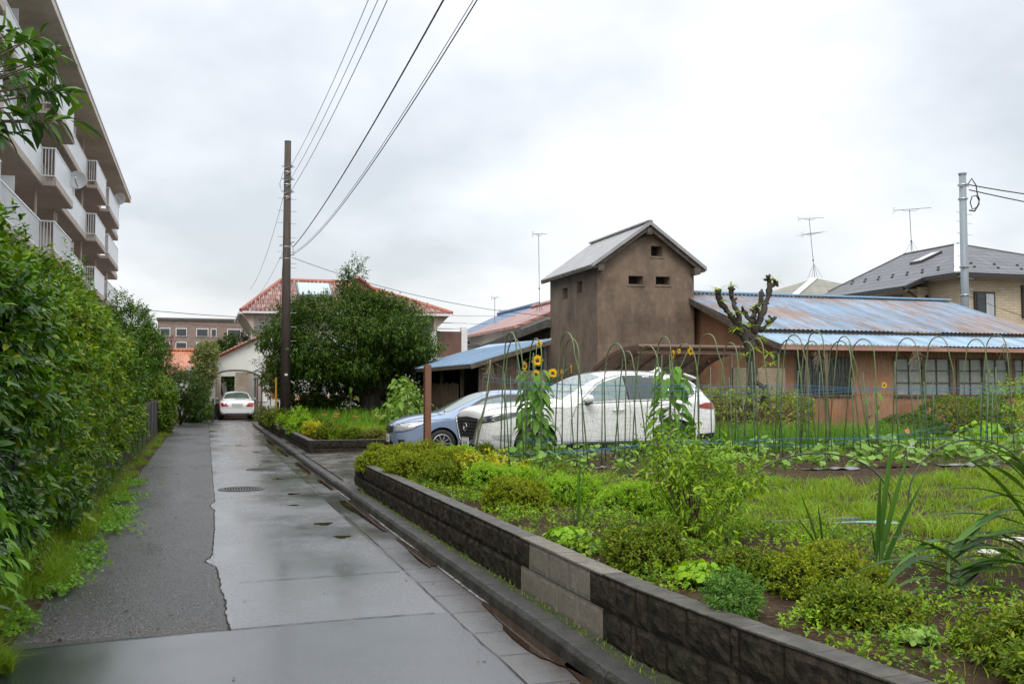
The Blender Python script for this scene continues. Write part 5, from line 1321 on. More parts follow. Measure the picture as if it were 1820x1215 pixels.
def stems(name, parent, base, tips, r0, r1, m=M_stem, n=5, seed=1, sag=.12):
    b = MB(); branches(b, base, tips, r0, r1, sag, n, random.Random(seed)); return b.build(name, m, parent, smooth=True)
def bush(name, label, cat, x, y, z, blobs, n, nl, L, m, group=None, Wr=.45, q=0, stem=.1, nst=9, sm=M_stem, fol='foliage', old=False, **k):
    """blobs relative to (x,y,z)"""
    root = thing(name, label, cat, (x, y, z), group=group); sd_ = int(abs(x*91+y*37)*10) % 9973
    foliage(fol, m, root, blobs, n, nl, L, Wr, stem, q, seed=sd_, **k)
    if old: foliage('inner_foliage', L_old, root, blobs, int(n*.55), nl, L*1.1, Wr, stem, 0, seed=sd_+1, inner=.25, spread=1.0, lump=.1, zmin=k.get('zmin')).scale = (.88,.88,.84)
    r = random.Random(sd_); tips = []
    for _ in range(nst):
        c = r.choice(blobs); tips.append((c[0]+r.uniform(-.7,.7)*c[3], c[1]+r.uniform(-.7,.7)*c[4], c[2]+r.uniform(-.1,.75)*c[5]))
    rad = max(.004, blobs[0][3]*.02)
    stems('stem', root, (0, 0, -.03), tips, rad*1.6, rad*.5, sm, seed=sd_)
    return root

# ---- hedge shrubs on the left --------------------------------------------
HG = 'tall shrubs of the roadside hedge'
hedge = [ # y, top, half length, leaf material, leaf length, label
 (6.6, 2.75, 1.5, L_dark, .098, 'darkest glossy hedge shrub, cut by the left edge of the picture'),
 (8.9, 3.0, 1.5, L_hedge, .092, 'dark green hedge shrub above the pale climbing vine'),
 (11.4, 3.30, 1.6, L_hedge, .090, 'tall bushy hedge shrub with upright shoots, below the lowest balcony railing'),
 (14.2, 3.18, 1.7, L_hedge2, .085, 'fresh green hedge shrub over the creeping weeds, nearer the middle of the hedge'),
 (17.2, 3.40, 1.8, L_hedge2, .085, 'yellow green hedge shrub whose top meets the far end of the apartment block'),
 (20.6, 3.15, 1.9, L_hedge2, .082, 'leafy hedge shrub hanging over the start of the dark fence'),
 (23.4, 3.25, 1.6, L_hedge, .085, 'last low shrub of the hedge, just before the tall sapling')]
for i, (y, top, hl, m, L, lab) in enumerate(hedge):
    fx = -2.42 if y > 9 else -2.30
    r_ = np.random.default_rng(50+i); bl = [(.05,0,top*.5-.1,.62,hl*.85,top*.42)]
    for _ in range(40):
        py = r_.uniform(-hl,hl); pz = top*(.12 + .80*r_.random()**.85); e_ = math.sqrt(max(.05, 1-(pz/top*1.6-.75)**2*.8)); px = .80*e_ + r_.uniform(-.25,.12) if _ % 5 else r_.uniform(-.6,.4)
        if pz < 1.1 and _ % 2: px = r_.uniform(.75,.98) if y < 22 else r_.uniform(.2,.6)
        if pz > top*.82: px *= .4
        rr = r_.uniform(.17,.36); bl.append((px, py, pz, rr, rr*r_.uniform(1,1.5), rr*r_.uniform(.6,1.)))
    q = 1 if y < 12 else 0
    ns = 40; ex = []; ed = []
    for _ in range(ns):
        px, py = r_.uniform(-.6,.6), r_.uniform(-hl*.9,hl*.9); h = r_.uniform(.1,.55) if _ % 3 else r_.uniform(.4,.75); dx, dy = r_.normal()*.12, r_.normal()*.15
        for t in range(5): ex.append((px + dx*t/4, py + dy*t/4, top*.86 + h*t/4)); ed.append((dx, dy, 1))
    bush('hedge_shrub', lab, 'shrub', fx, y, .05, bl, 3600 if y < 12 else 4000, 8, L, m, HG, .50 if m is not L_dark else .44, q, .13, 22, inner=.35, up=.3, extra=(np.array(ex), np.array(ed)), lump=.2, lf=3.6)
# sapling tree and others beyond
bush('sapling_tree', 'slender bright green tree rising above the far end of the hedge', 'tree', -2.45, 31.5, .05, [(.15,0,2.5,.95,1.3,1.1),(.35,.2,3.4,.55,.7,.6),(.0,-.3,1.9,.9,1.2,.6),(.75,.6,2.8,.5,.8,.6),(.1,0,4.0,.18,.2,.35),(.5,.3,3.8,.15,.2,.3),(.7,0,2.6,.5,.8,.7),(-.5,0,3.3,.4,.5,.5)], 3600, 8, .085, L_hedge, stem=.18, up=.5, Wr=.5, lump=.25)
bush('vine_shrub', 'bright green shrub overgrown with vines at the far end of the dark fence', 'shrub', -1.55, 38.5, 0, [(0,0,.8,.55,2.4,.95),(.1,-.6,1.4,.5,1.4,.55),(-.2,.8,1.7,.5,1.2,.5)], 3000, 7, .09, L_hedge2, Wr=.6, stem=.1, up=0, droop=.6)
bush('roadside_tree', 'dark green tree left of the garage at the end of the lane', 'tree', -.95, 47, 0, [(0,0,2.4,1.3,1.6,1.1),(-.8,.2,3.2,1.0,1.3,.8),(.55,-.3,1.7,.7,1.,.8),(-1.6,0,2.4,1.2,1.4,1.4)], 2600, 8, .12, L_tree, stem=.2, lump=.25).scale = (.85,.9,.66)
bush('roadside_bush', 'small round bush by the little gate, left of the garage', 'shrub', -.15, 49.5, 0, [(0,0,.55,.55,.7,.55),(-.5,.3,.4,.5,.6,.45)], 700, 8, .10, L_hedge, stem=.12)
bush('crape_myrtle', 'tree with a few dark pink blossoms behind the hedge sapling', 'tree', -2.6, 41, 0, [(.9,0,3.2,.8,1.,.8),(.2,.2,2.4,1.,1.2,1.)], 1300, 8, .11, L_tree, stem=.2).scale = (.8,.8,.9)
cm = [o for o in bpy.data.objects if o.name == 'crape_myrtle'][0]
foliage('blossom', L_red, cm, [(1.35,-.1,3.35,.28,.3,.3),(1.75,0,3.75,.22,.2,.25),(1.5,-.5,1.9,.2,.2,.3)], 60, 7, .07, .8, .1, seed=4)
bush('garage_tree', 'pale leaved small tree growing right at the left edge of the garage', 'tree', .05, 53.2, 0, [(0,0,2.6,.5,.7,.9),(.1,0,3.5,.45,.6,.4),(-.2,0,1.6,.4,.6,.7)], 700, 7, .16, leafmat('grey_leaf', [(.10,.14,.08),(.17,.20,.12),(.26,.27,.17),(.06,.10,.04)], .5), stem=.2)
bush('conifer_tree', 'dark tree showing between brick apartments and garage roof', 'tree', 1.6, 64, 0, [(0,0,3.2,2.2,1.5,1.2),(.5,0,4.3,1.3,1,.5)], 1100, 8, .2, L_tree, stem=.25)
bush('shrub_behind_garage', 'small tree seen through the garage opening', 'tree', 1.85, 63, 0, [(0,0,1.9,.35,.4,.9)], 200, 7, .14, L_tree, stem=.2)
# climbing vine near bottom left
rv = np.random.default_rng(3); vp = []; vd = []
for k in range(20):
    y0 = rv.uniform(6.6, 7.9); z0 = rv.uniform(.45, 1.45) - (y0-6.6)*.35; x0 = -1.36 + rv.uniform(-.08, .06)
    for t in range(5): vp.append((x0 + .035*t, y0 + .02*t*rv.normal(), z0 - .05*t)); vd.append((.8, rv.normal()*.6, -.45))
root = thing('climbing_vine', 'pale green climbing vine with pointed leaves on the near fence, bottom left', 'vine', (-1.35, 8, 0))
vp = np.array(vp) - np.array([[-1.35, 8, 0]])
a = sprays(vp, np.array(vd), 4, .12, .095, .42, .9, .5, .15, r=rv); V, T = leaf_arrays(*a, q=1, droop=.3)
npmesh('foliage', V, T, L_vine, root)
stems('stem', root, (-.05,.1,0), [tuple(p) for p in vp[::17]], .008, .003, M_stemg)
# dark metal fence
M_fence = mat('dark_fence', (.035,.030,.032), .45, (.055,.048,.048), 5)
root = thing('metal_fence', 'dark grey vertical slat fence along the left edge of the lane', 'fence', (-1.5, 5, .05))
b = MB(); y = 0
while y < 34.6: b.box(-.012, .012, y, y+.085, .06, 1.13); y += .105
b.build('slats', M_fence, root)
b = MB(); b.beam((0,-.05,1.14),(0,34.7,1.14),.05,.045); b.beam((.0,-.05,.10),(0,34.7,.10),.04,.04); b.build('rail', M_fence, root)
for k in range(18): b = MB(); b.box(-.035,.03,k*2.04-.03,k*2.04+.03,-.1,1.19); b.build('post', M_fence, root)
root = thing('small_gate', 'small black metal gate at the end of the lane, left of the garage', 'gate', (-.7, 50.3, 0))
b = MB()
for k in range(9): b.tube([(k*.13,0,.05),(k*.13,0,.95)], .012, 5)
b.beam((-.05,0,.92),(1.1,0,.92),.03,.03); b.beam((-.05,0,.15),(1.1,0,.15),.03,.03); b.build('bars', M_fence, root)
for k in (-.1, 1.15): b = MB(); b.box(k-.05,k+.05,-.05,.05,0,1.1); b.build('post', M_fence, root)

# verge grass and weeds (stuff)
r_ = np.random.default_rng(21)
def vedge(y): return -1.14 - .10*np.sin(y*1.9) - .08*np.sin(y*4.7+1) - np.where(y > 18, .10, 0)
n = 42000; yy = 6.2 + 32*r_.random(n)**1.9; xx = vedge(yy) - r_.random(n)**1.2*.85
P = np.stack([xx, yy, np.full(n, .02)], 1)
o = grass('verge_grass', P, .13, .006, .9, L_grass, seed=22); tag(o, 'bright green grass verge between the hedge and the lane', 'grass', kind='stuff')
n = 9000; yy = 6.0 + 6*r_.random(n)**1.4; xx = vedge(yy) - .10 - r_.random(n)*.55
P = np.stack([xx, yy, np.full(n, .03)], 1)
o = grass('tall_verge_grass', P, .27, .010, 1.2, L_grass, seed=23, seg=4); tag(o, 'longer arching grass at the near end of the verge', 'grass', kind='stuff')
# low weedy cover made of small leaves
C = []; 
for k in range(5200):
    y = 6.3 + 22*r_.random()**1.7; x = vedge(y) - .25 - r_.random()*.55; C.append((x, y, .05 + r_.random()*.42*min(1, (vedge(y)-x)/.5)))
C = np.array(C); a = sprays(C, np.array([[.5,0,.8]])+r_.normal(size=(len(C),3))*.3, 6, .07, .045, .5, 1.0, .1, r=r_); V, T = leaf_arrays(*a)
o = npmesh('verge_weeds', V, T, L_hedge); tag(o, 'low dark leafy weeds under the hedge', 'weeds', kind='stuff')
C = []
for k, (cy, cx, w_, n_) in enumerate([(9.6,-.98,.16,110),(12.2,-.95,.22,160),(13.4,-.92,.18,120),(8.6,-1.02,.14,90),(15.2,-1.0,.2,120),(7.4,-1.14,.12,60),(17.5,-1.0,.2,90),(10.5,-1.0,.15,80)]):
    for _ in range(n_): C.append((cx + r_.normal()*w_*.6-.05, cy + r_.normal()*w_*1.5, .015 + r_.random()*.06))
C = np.array(C); a = sprays(C, np.array([[0,0,1.]])+r_.normal(size=(len(C),3))*.5, 4, .03, .045, .75, 1.2, 0, r=r_); V, T = leaf_arrays(*a)
o = npmesh('creeping_weeds', V, T, L_vine); tag(o, 'pale round-leaved creeping weeds spilling onto the lane', 'weeds', kind='stuff')
# foxtail heads
root = thing('foxtail_grass', 'arching foxtail grass with fuzzy seed heads over the verge', 'grass', (-1.25, 7.5, 0))
heads = MB(); st = MB(); rq = random.Random(8)
for k in range(16):
    y = rq.uniform(-1.0, 3.6); x = rq.uniform(-.35, .12); h = rq.uniform(.22, .42); dx, dy = rq.uniform(.02,.16), rq.uniform(-.12,.12)
    pts = [(x + dx*t*t, y + dy*t*t, h*t*(1-.15*t)) for t in np.linspace(0, 1, 6)]
    st.tube(pts, .0018, 4); e = Vector(pts[-1]); q = [e + Vector((dx*.55*t, dy*.55*t, .02*t - .05*t*t)) for t in np.linspace(0, 1, 6)]
    heads.tube(q, [.002,.007,.009,.009,.007,.002], 6)
st.build('stalk', M_stemg, root); heads.build('seed_head', mat('foxtail', (.28,.32,.12), .9, bump=1, bs=300), root)
# fallen leaves on the lane
C = []; 
for _ in range(230):
    y = 6.9 + 22*r_.random()**1.3; x = -1.05 + abs(r_.normal())*.35
    C.append((x, y, .006))
for _ in range(40): C.append((r_.uniform(-.5,1.9), r_.uniform(5.5,30), .006))
C = np.array(C); n = len(C); D = r_.normal(size=(n,3)); D[:,2] = .08
V, T = leaf_arrays(C, D, np.tile([[.1,.1,1.]], (n,1)), r_.uniform(.025,.055,n), r_.uniform(.012,.025,n), 0, .0, .2)
o = npmesh('fallen_leaves', V, T, L_dry); tag(o, 'scattered small fallen leaves on the wet lane', 'leaves', kind='stuff')

# ---- tree whose branch reaches in at the upper left -------------------------
root = thing('overhanging_tree', 'tree with big glossy leaves whose branch reaches in at the top left corner', 'tree', (-2.1, 3.5, 0))
o0 = Vector((-2.1, 3.5, 0))
tw = [(-.58,3.31,2.68),(-.56,3.44,2.7),(-.5,3.37,2.71),(-.48,3.47,2.7),(-.54,3.48,2.65),(-.47,3.28,2.59),(-.45,3.26,2.6),(-.6,3.58,2.64),(-.5,3.32,2.53),(-.43,3.31,2.52),(-.43,3.65,2.61),(-.59,3.41,2.48),(-.55,3.58,2.51),(-.47,3.41,2.44),(-.58,3.49,2.42),(-.60,3.27,2.36),(-.45,3.49,2.47),(-.65,3.59,2.78),(-.67,3.44,2.55),(-.71,3.53,2.71),(-.72,3.5,2.44),(-.62,3.4,2.6),(-.52,3.5,2.58),(-.8,3.4,2.6),(-.9,3.6,2.5),(-1.0,3.4,2.8),(-1.2,3.5,2.5)]
C = np.array([(x+2.1, y-3.5, z) for x, y, z in tw]); hub = np.array([[1.25,-.05,2.42]])
D = unit(C - hub) + np.array([[.3,0,.15]])
rl = np.random.default_rng(12); D = D + rl.normal(size=D.shape)*.25; a = sprays(C - unit(D)*.08, D, 9, .10, .085, .40, 1.0, .4, .25, r=rl)
V, T = leaf_arrays(*a, q=1, droop=.22, fold=.16); npmesh('foliage', V, T, leafmat('glossy_leaf', [(.016,.045,.014),(.025,.07,.018),(.05,.12,.025),(.09,.18,.03)], .25, .25, 1.2), root, smooth=True)
b = MB(); b.tube([(0,0,0),(.05,0,1.2),(.25,0,2.0),(.7,0,2.3),(1.25,-.05,2.42)], [.07,.06,.04,.02,.008], 8)
branches(b, (1.1,-.03,2.40), [tuple(c) for c in C], .006, .002, .08, 5, random.Random(4)); b.build('trunk', M_stem, root, smooth=True)
bl = [(-.3,0,3.1,1.0,1.0,.8)]
foliage('foliage', L_hedge, root, bl, 500, 7, .10, .42, .15, 1, seed=5)

# ---- the round tree -------------------------------------------------------
root = thing('round_tree', 'large dense round dark green tree in front of the white house', 'tree', (6.10, 38.1, .3)); root.scale = (1.05, 1.0, 1.05)
r_ = np.random.default_rng(78); bl = [(-.8,0,2.9,2.5,2.2,1.4),(-.5,0,2.2,1.5,1.4,.9)]
for _ in range(62):
    a_ = r_.uniform(-math.pi, math.pi); e_ = r_.uniform(-.75,1); c_ = math.sqrt(max(0,1-e_*e_)); rr = r_.uniform(.35,.75)
    bl.append((-.85 + 2.75*c_*math.cos(a_), 2.3*c_*math.sin(a_), 2.95 + 1.55*e_, rr*1.25, rr, rr*.36))
bl += [(-3.4,-.3,1.9,.6,.7,.4),(1.9,0,2.0,.5,.6,.4),(-.75,0,4.85,.4,.4,.4),(-.65,0,5.45,.36,.35,.2),(-.45,0,5.85,.2,.2,.15),(-.9,0,5.15,.22,.2,.15)]
foliage('crown', L_tree, root, bl, 11500, 8, .118, .38, .30, 0, .35, .1, .85, .3, seed=77, lump=.30, lf=3.6)
b = MB(); b.tube([(.1,0,-.1),(.05,0,.5),(-.05,0,1.0)], [.50,.42,.38], 12)
branches(b, (0,0,.8), [(-1.6,.2,3.2),(1.3,0,3.0),(.2,.8,3.6),(-.4,-.7,3.4),(2.2,.3,2.7),(-2.6,0,2.4),(-.7,0,5.0)], .26, .04, .12, 8, random.Random(2))
branches(b, (-.8,0,3.4), [(-.8,0,5.9),(-1.5,0,4.6),(.2,0,4.6)], .05, .01, .08, 6, random.Random(3))
b.build('trunk', M_bark, root, smooth=True)
# small multi-stem shrubs below it
bush('shrub_tree', 'multi-stemmed dark shrub left of the round tree trunk', 'shrub', 3.75, 38.5, .3, [(0,0,1.35,1.1,1.1,.75),(.7,.3,1.1,.8,.9,.5),(-.7,0,1.6,.6,.7,.5)], 1200, 8, .12, L_tree, stem=.2, nst=16)
bush('shrub_tree', 'airy small tree by the wall right of the round tree trunk', 'tree', 8.05, 41, .3, [(0,0,2.0,.9,.9,.9),(-.5,0,1.2,.8,.8,.5),(.3,0,3.0,.7,.7,.5)], 800, 8, .13, L_tree, stem=.2, nst=12)
bush('shrub_tree', 'reddish tinged bush between garage post and gatepost', 'shrub', 3.05, 47.5, 0, [(0,0,2.0,.42,.5,.75),(.1,0,2.8,.35,.4,.35)], 420, 7, .12, leafmat('reddish_leaf', [(.10,.14,.04),(.16,.12,.06),(.07,.12,.03),(.20,.14,.08)], .5), stem=.15)
bush('tall_shrub', 'broad dark shrub behind the shed post and the round tree', 'shrub', 6.9, 40, .3, [(0,0,.9,1.2,.9,.7),(-1.3,0,.7,1.,.8,.5)], 900, 8, .12, L_tree, stem=.15)

# ---- broad leaved plants by the shed ---------------------------------------
def disc_leaf(C, Nn, Rr, r, lobes=0, n=9, cup=.15):
    """round or heart leaves: centre C, normal Nn, radius Rr"""
    m = len(C); Nn = unit(Nn); A = unit(np.cross(Nn, r.normal(size=(m,3)))); B = np.cross(Nn, A); V = [C]; 
    for k in range(n):
        t = 2*np.pi*k/n; q = (1 + (.13*np.cos(lobes*t) if lobes else 0) + (.12 if k == 0 else 0))*Rr
        V.append(C + (A*np.cos(t) + B*np.sin(t))*q[:,None]*(1) + Nn*(Rr*cup)[:,None]*(-1 if k % 2 else .6))
    V = np.stack(V, 1); T = np.array([[0,k+1,(k+1)%n+1] for k in range(n)])
    return V.reshape(-1,3), (T[None] + (np.arange(m)*(n+1))[:,None,None]).reshape(-1,3)
def broad(name, label, cat, x, y, z, n, R0, spread, h, m, seed, group=None, sm=M_stemg, lobes=3, zmin=.1, stemr=.01):
    root = thing(name, label, cat, (x, y, z), group=group); r = np.random.default_rng(seed)
    a = r.uniform(0, 2*np.pi, n); rr = spread*r.random(n)**.6; zz = h*(zmin + (1-zmin)*r.random(n)) * (1-.35*(rr/spread)**2)
    C = np.stack([rr*np.cos(a), rr*np.sin(a), zz], 1); Nn = np.stack([np.cos(a)*.7, np.sin(a)*.7, np.full(n,.8)], 1) + r.normal(size=(n,3))*.3
    D = np.stack([np.cos(a), np.sin(a), np.full(n,-.25)],1) + r.normal(size=(n,3))*.35; Ls = R0*2*r.uniform(.5,1.2,n)
    V, T = leaf_arrays(C - unit(D)*Ls[:,None]*.4, D, Nn, Ls, Ls*.78, 1, .3, .14) if not lobes or R0 > .06 else disc_leaf(C, Nn, R0*r.uniform(.6,1.15,n), r, lobes)
    npmesh('foliage', V, T, m, root)
    b = MB()
    for c in C[:: max(1, n//30)]: b.tube([(c[0]*.15,c[1]*.15,-.03),(c[0]*.5,c[1]*.5,c[2]*.6),tuple(c)], stemr, 4)
    b.build('stem', sm, root); return root
broad('fig_plant', 'big pale broad-leaved plant beside the left end of the shed', 'plant', 6.35, 31.5, .3, 300, .105, .7, 1.55, L_pale, 4)
broad('fig_plant', 'lower pale broad-leaved plant in front of the shed, next to a thin rusty stake', 'plant', 5.5, 29.5, .3, 200, .09, .65, 1.0, L_pale, 5)
broad('fig_plant', 'tallest pale leaved plant right of the round tree trunk', 'plant', 6.55, 34.5, .3, 120, .13, .45, 1.9, L_pale, 6, zmin=.4)
broad('leafy_plant', 'bright low plant growing at the foot of the shed wall, above the blue bonnet', 'plant', 6.3, 26.3, .2, 90, .09, .45, .75, L_lime, 9)
def sunflower(label, x, y, z, top, leaves, heads, seed, Rl=.135, group='sunflowers', lean=(0,0)):
    root = thing('sunflower', label, 'sunflower', (x, y, z), group=group); r = np.random.default_rng(seed)
    b = MB(); H_ = top; b.tube([(lean[0]*t*t, lean[1]*t*t, H_*t) for t in np.linspace(0,1,7)], [.017-.010*t for t in np.linspace(0,1,7)], 7)
    C = []; Nn = []
    for k in range(leaves):
        t = .12 + .83*k/leaves; a = k*2.4 + r.uniform(-.4,.4); L = Rl*(1.5 - .6*t)*r.uniform(.8,1.3); c = np.array([lean[0]*t*t + math.cos(a)*L*1.35, lean[1]*t*t + math.sin(a)*L*1.35, H_*t - L*.25])
        C.append(c); Nn.append((math.cos(a)*.85, math.sin(a)*.85, .75)); b.tube([(lean[0]*t*t,lean[1]*t*t,H_*t),(c[0]*.6,c[1]*.6,c[2]+L*.2),tuple(c)], .004, 4)
    for hx, hy, hz, hr, face in heads: b.tube([(lean[0]*.4, lean[1]*.4, H_*.72),(hx*.5, hy*.5, H_*.72+(hz-H_*.72)*.5),(hx, hy, hz)], .006, 5)
    b.build('stem', M_stemg, root, smooth=True)
    C = np.array(C); A = []
    # heart leaves as two-sided folded fans
    Nn = np.array(Nn); D = np.stack([Nn[:,0], Nn[:,1], r.uniform(-.9,-.1,len(C))],1); Ls = Rl*2*r.uniform(.6,1.1,len(C))
    V, T = leaf_arrays(C - unit(D)*Ls[:,None]*.35, D, Nn + r.normal(size=Nn.shape)*.25, Ls, Ls*.72, 1, .35, .16); npmesh('foliage', V, T, L_sun, root)
    for hx, hy, hz, hr, face in heads:
        hr *= .92; hy -= .13; h = bpy.data.objects.new('flower_head', None); col.objects.link(h); h.parent = root; h.location = (hx, hy, hz); h.rotation_euler = face
        m = MB(); m.lathe([(.001,-.02),(hr*.30,-.015),(hr*.36,.01),(.25*hr,.02),(.001,.012)], axis='y', n=16); m.build('disc', M_disc, h, smooth=True)
        n = 44; t = np.arange(n)*2*np.pi*2/n + (np.arange(n) >= n//2)*.07; P = np.stack([np.cos(t)*hr*.27, -.008*(np.arange(n) % 2), np.sin(t)*hr*.27], 1); D = np.stack([np.cos(t), r.uniform(-.35,.15,n), np.sin(t)], 1)
        V, T = leaf_arrays(P, D, np.tile([[0,-1.,0]],(n,1)), r.uniform(.55,.85,n)*hr, np.full(n,.24*hr), 0, .0, .1); npmesh('petals', V, T, M_petal, h)
    return root
M_disc = mat('sunflower_disc', (.045,.025,.008), .9, (.17,.13,.03), 60, bump=.8, bs=200)
M_petal = leafmat('petal', [(.85,.56,.01),(.88,.62,.02),(.80,.50,.01)], .5, .25, gain=False)
F = lambda a, b_=0: (R(b_), 0, R(a))
sunflower('tall sunflower with several yellow heads in front of the white suv bonnet', 5.15, 15.4, .38, 1.62, 74,
          [(0.0,-.02,1.67,.105,F(-20)),(-.20,0,1.58,.095,F(-75)),(-.04,-.05,1.45,.085,F(10)),(.27,0,1.47,.09,F(-10)),(.42,0,1.45,.10,F(60)),(.58,0,1.54,.095,F(70)),(.05,-.06,1.27,.07,F(-5)),(.04,0,1.95,.06,F(150))], 5)
sunflower('tall sunflower with a side-on yellow head in front of the rear of the white suv', 7.64, 15.5, .38, 1.7, 66,
          [(-.02,0,1.80,.10,F(80)),(.09,0,1.86,.05,F(20)),(.33,0,1.86,.085,F(-80))], 6, .15)
sunflower('small thin sunflower with one yellow head in front of the brown corrugated wall', 12.15, 16, .36, 1.30, 11, [(.10,0,1.30,.075,F(10))], 7, .08)
sunflower('young sunflower without a bloom, standing before the round tree trunk', 5.15, 36.5, .3, 1.75, 9, [], 8, .17)
# twine-wrapped stake tops etc come with the hoops

# ---- far flower bed ----------------------------------------------------------
AZ = 'clipped azalea bushes'
def azalea(label, x, y, r, h, n, m=L_az, z=.36, L=.032, q=0, group=AZ, nl=6, name='azalea_bush', rx=None):
    rx = rx or r
    q_ = random.Random(int(x*100+y*10)); bl = [(0,0,h*.34,rx*.8,r*.8,h*.5)]
    for _ in range(9): a_ = q_.uniform(0,6.28); d_ = q_.uniform(.3,.85); rr = q_.uniform(.24,.42); bl.append((rx*d_*math.cos(a_), r*d_*math.sin(a_), h*q_.uniform(.2,.72)*(1.1-.5*d_), rx*rr, r*rr, h*rr*1.1))
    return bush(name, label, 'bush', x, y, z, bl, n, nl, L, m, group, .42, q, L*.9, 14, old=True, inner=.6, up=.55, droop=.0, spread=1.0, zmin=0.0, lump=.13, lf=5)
azf = [(2.55,35.5,.6,.75,L_azd,'dark round azalea at the foot of the brown pole'),(2.45,38.5,.55,.7,L_az,'farthest azalea of the planter, by the gatepost'),
 (2.75,32.0,.55,.75,L_lime,'bright green leafy bush right of the pole base'),(2.62,28.6,.42,.55,L_lime,'bright green bush spilling over the planter wall'),
 (3.1,29.8,.5,.55,L_azd,'dark flat topped azalea behind the yellowish one'),(2.9,26.6,.34,.42,L_azy,'small yellow leaved bush on the planter edge'),
 (3.2,26.0,.35,.42,L_azd,'low azalea right of the small yellow bush'),(2.95,24.9,.30,.34,L_azd,'grey green azalea at the corner of the planter wall'),
 (3.45,24.4,.34,.36,L_azd,'brownish green azalea beside the planter corner'),(4.0,24.3,.36,.32,leafmat('dull_azalea', [(.09,.12,.04),(.13,.16,.05),(.16,.12,.06)], .5),'dull twiggy azalea in the middle of the planter front'),
 (4.5,24.5,.28,.22,L_lime,'flat bright weed clump before the blue wagon grille')]
for x, y, r, h, m, lab in azf: azalea(lab, x, y, r, h, 520, m, .30, .06, name='azalea_bush')
r_ = np.random.default_rng(31)
n = 15000; P = np.stack([r_.uniform(2.9,7.2,n), r_.uniform(24.3,40,n), np.full(n,.3)],1)
o = grass('flower_bed_grass', P, .34, .022, .8, L_grass, seed=32); tag(o, 'long grass and lily leaves filling the far flower bed', 'grass', kind='stuff')
n = 5000; P = np.stack([r_.uniform(3.2,7.2,n), r_.uniform(29,44,n), np.full(n,.3)],1)
o = grass('flower_bed_rushes', P, .62, .03, .6, L_grassd, seed=33); tag(o, 'taller dark strap leaves at the back of the far flower bed', 'grass', kind='stuff')
L_lily = leafmat('orange_lily', [(.70,.25,.08),(.75,.36,.16),(.6,.28,.12)], .5, .3, gain=False)
for i, (x, y, lab) in enumerate([(3.35,27.0,'orange daylily near the planter corner'),(3.9,27.2,'orange daylily in the middle of the far bed'),(4.55,27.4,'orange daylily nearest the blue wagon'),(3.75,29.8,'small orange daylily farther back in the bed'),(3.3,29.2,'small orange daylily behind the dark azaleas')]):
    root = thing('daylily', lab, 'flower', (x, y, .3), group='orange daylilies in the far bed'); b = MB(); b.tube([(0,0,0),(.02,0,.35),(.05,0,.52)], .006, 5); b.build('stem', M_stemg, root)
    k = 14; t = np.arange(k)*2.4; P = np.stack([.05+np.cos(t)*.02, np.sin(t)*.02, np.full(k,.52)+.01*t*0], 1); D = np.stack([np.cos(t), np.sin(t), r_.uniform(.5,1.6,k)],1)
    V, T = leaf_arrays(P, D, np.tile([[0,0,1.]],(k,1)), np.full(k,.10), np.full(k,.04), 0, .3, .1); npmesh('petals', V, T, L_lily, root)

# ---- garden bed azaleas, near ------------------------------------------------
azn = [ # x, y, r, rx, h, n, mat, L, q, label
 (2.72,15.1,.52,.50,.38,1500,L_az,.040,0,'yellow green azalea on the far corner of the garden wall'),
 (3.35,15.9,.50,.62,.36,1300,L_az,.040,0,'wide yellow green azalea in front of the blue wagon wheel'),
 (2.80,13.5,.50,.42,.38,1500,L_az,.038,0,'dense azalea second from the far corner along the wall'),
 (3.60,14.4,.50,.45,.34,1300,L_az,.038,0,'low azalea behind the wall row, beside the brown post'),
 (2.95,12.2,.48,.40,.36,1400,L_azd,.036,0,'browning azalea third from the far corner along the wall'),
 (3.95,15.7,.40,.40,.30,900,L_lime,.045,0,'loose lime green bush below the white suv grille'),
 (3.25,11.0,.50,.42,.38,1900,L_lime,.032,0,'round fresh green azalea in the middle of the wall row'),
 (2.95,9.5,.42,.40,.33,1900,L_az,.030,0,'low mound azalea close behind the wall, nearer than the round fresh one'),
 (3.65,9.9,.42,.42,.33,1700,L_lime,.030,0,'bright azalea mound left of the upright sword leaves'),
 (4.05,9.0,.46,.50,.34,1900,L_lime,.030,0,'wide flat azalea mound right of the upright sword leaves'),
 (2.86,6.15,.34,.32,.30,1900,L_azd,.028,0,'dark azalea at the wall behind the pale repaired blocks'),
 (3.28,5.55,.30,.30,.26,1400,L_azd,.026,0,'reddish tipped azalea below the bright nandina'),
 (3.62,5.25,.36,.36,.28,1900,L_az,.026,0,'wispy yellow green azalea in front of the sword leaves'),
 (3.22,4.42,.30,.32,.24,1500,L_azd,.030,1,'small dark leaved azalea close to the wall, lower right'),
 (3.62,3.38,.55,.58,.27,5600,L_azd,.030,1,'largest azalea, filling the bottom right corner')]
for x, y, r, rx, h, n, m, L, q, lab in azn: azalea(lab, x, y, r, h, n, m, gz(x, y)-.02, L, q, rx=rx, nl=7)
azalea('small azalea mound by the suv front bumper', 4.45, 16.1, .30, .34, 700, L_azd, .36, .04)
bush('variegated_shrub', 'sparse yellow leaved shrub with bare arching twigs behind the wall', 'shrub', 3.25, 12.0, .38, [(0,0,.22,.3,.35,.18),(.35,-.1,.25,.25,.2,.12)], 160, 6, .055, L_azy, stem=.08)
bush('spurge_plant', 'blue green bushy plant overhanging the wall top near the camera', 'plant', 2.72, 4.78, .40, [(0,0,.09,.13,.15,.11),(-.07,-.12,.06,.10,.10,.09)], 520, 9, .028, L_blue, Wr=.32, stem=.05, up=1.0, q=0)
broad('herb_plant', 'low fresh green plant with round lobed leaves behind the wall edge', 'plant', 2.93, 5.55, .41, 130, .030, .17, .13, L_lime, 14, lobes=3, stemr=.002)
